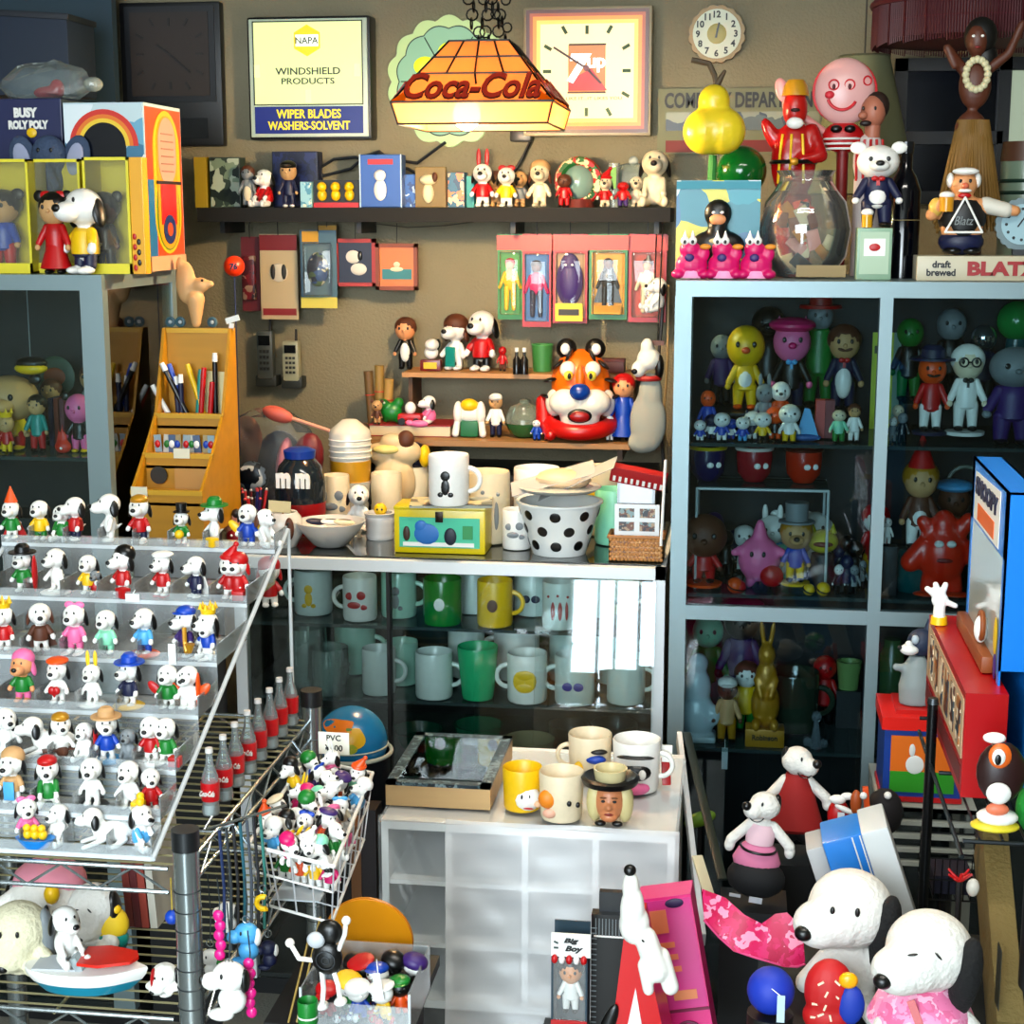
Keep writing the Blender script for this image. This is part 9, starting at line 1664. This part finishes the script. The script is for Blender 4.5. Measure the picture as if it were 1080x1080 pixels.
text('SNOOPY',.026,M('101c4c'),t,(X0-.0025,.165,z1_-.032),rot=(PI/2,0,-PI/2),w=.20,bold=.05,depth=.001); B().span((X0-.0025,.09,z1_-.080),(X0-.0015,.24,z1_-.056)).add('orange_bar',M('e87820'),t,smooth=0)
B().ell((X0-.001,.035,z1_*.50),(.0015,.014,.026)).add('yellow_bird_print',M('e8c828'),t); B().ell((X0-.001,.030,z1_*.40),(.0015,.010,.018)).add('purple_print',M('5a3c8a'),t)
# shoe toy with big eyes
c=W(1058,838,1.96); k=mpp(c); o=T('creature_toy','brown bug eyed creature toy with white glove and yellow shoe at the right edge','toy',Vector((c.x,1.97,zr_))); 
B().ell((-2*k,0,62*k),(26*k,14*k,34*k)).add('brown_body',M('3a1c1c',.4),o); B().ell((-6*k,-12*k,84*k),(12*k,5*k,14*k)).add('orange_eye_rim',M('e8782c',.4),o); B().ell((-8*k,-17*k,84*k),(7*k,3*k,9*k)).add('eye',WH,o); B().ell((-9*k,-19.5*k,82*k),(3.4*k,1.6*k,6*k)).add('pupil',BK,o); B().ell((-6*k,-16*k,44*k),(13*k,7*k,12*k)).add('white_glove',WH,o); B().ell((-12*k,-8*k,102*k),(12*k,6*k,6*k)).add('white_hand',WH,o)
B().ell((-4*k,-4*k,14*k),(22*k,16*k,9*k)).add('white_shoe',WH,o); B().ell((-6*k,-4*k,4*k),(26*k,18*k,6*k)).add('yellow_sole',M('e0d040',.4),o); B().ell((-6*k,-14*k,26*k),(12*k,6*k,7*k)).add('orange_sock',M('e88a68'),o)
o=T('green_plush','bright green plush at the right frame edge beside the creature toy','plush toy',W(1094,872,2.0)); k=mpp(o.location); link('body',fuse(B().ell((0,0,20*k),(24*k,20*k,30*k)).ell((2*k,0,70*k),(20*k,18*k,40*k)).ell((4*k,0,112*k),(16*k,14*k,18*k)),2.5*k,M('1c9c3c',.8,kind='fur')),o); B().ell((-14*k,-16*k,70*k),(3*k,2*k,3*k)).add('button',M('0c5a20'),o); B().cone((0,0,-o.location.z),.012,.012,o.location.z).add('support',M('14181c'),o)
# cardboard and wire basket at right bottom
o=beam('cardboard_sheet','tall printed cardboard sheet standing at the right edge','cardboard',W(1062,1100,1.98),W(1044,880,2.25),.035,.10,M('8c7a48',.8,kind='dusty')); 
B().box((-.019,-.02,.1),(.001,.03,.08)).add('dark_print',M('3c3c28'),o,smooth=0)
c=W(1000,945,2.46); o=T('black_basket','black wire basket between the blue case and the cardboard','basket',Vector((c.x,c.y,c.z))); b=B(); k=mpp(c)
for z_ in (0,22*k,46*k): b.tube([(-24*k,-12*k,z_),(30*k,-12*k,z_),(34*k,60*k,z_),(-24*k,60*k,z_)],1*k,closed=True)
for i in range(8): b.bar((-24*k+7.5*k*i,-12*k,0),(-24*k+7.5*k*i,-12*k,46*k),.6*k)
for i in range(8): b.bar((-24*k,-12*k+10*k*i,0),(-24*k,-12*k+10*k*i,46*k),.6*k); b.bar((-24*k+7.5*k*i,-12*k,0),(-24*k+7.5*k*i,60*k,0),.6*k)
b.add('wires',M('14161a',.3,.4),o); B().box((4*k,24*k,12*k),(40*k,50*k,20*k)).add('violet_contents',M('20203c',.6),o); B().bar((0,20*k,0),(0,20*k,-c.z),.01).add('stand',M('101214'),o)
c=W(1012,930,2.05); o=T('red_flower_toy','red and white tufted trinket behind the closed eye plush dog','trinket',c); k=mpp(c); b=B()
for i in range(9): b.limb((0,0,0),(math.cos(i*.7)*12*k,math.sin(i*.7)*6*k,(8+4*math.sin(i*1.9))*k),2*k,1.2*k,7)
b.add('red_tufts',RED,o); B().ell((14*k,0,-6*k),(7*k,6*k,10*k)).add('white_part',M('d0ccc0'),o); B().bar((0,0,0),(0,0,-c.z),.004).add('stand',M('101214'),o)
# settle: lift anything whose lowest point dips just under its own base, so it rests on its support
bpy.context.view_layer.update()
for r in [o for o in bpy.data.objects if o.parent is None and o.type == 'EMPTY' and o.get('category') not in FURN]:
    zs=[(c.matrix_world @ Vector(v)).z for c in r.children for v in c.bound_box if c.type == 'MESH']
    d=(r.location.z-min(zs)) if zs else 0
    if .0003 < d < .02 and r.location.z > .01: r.location.z += d
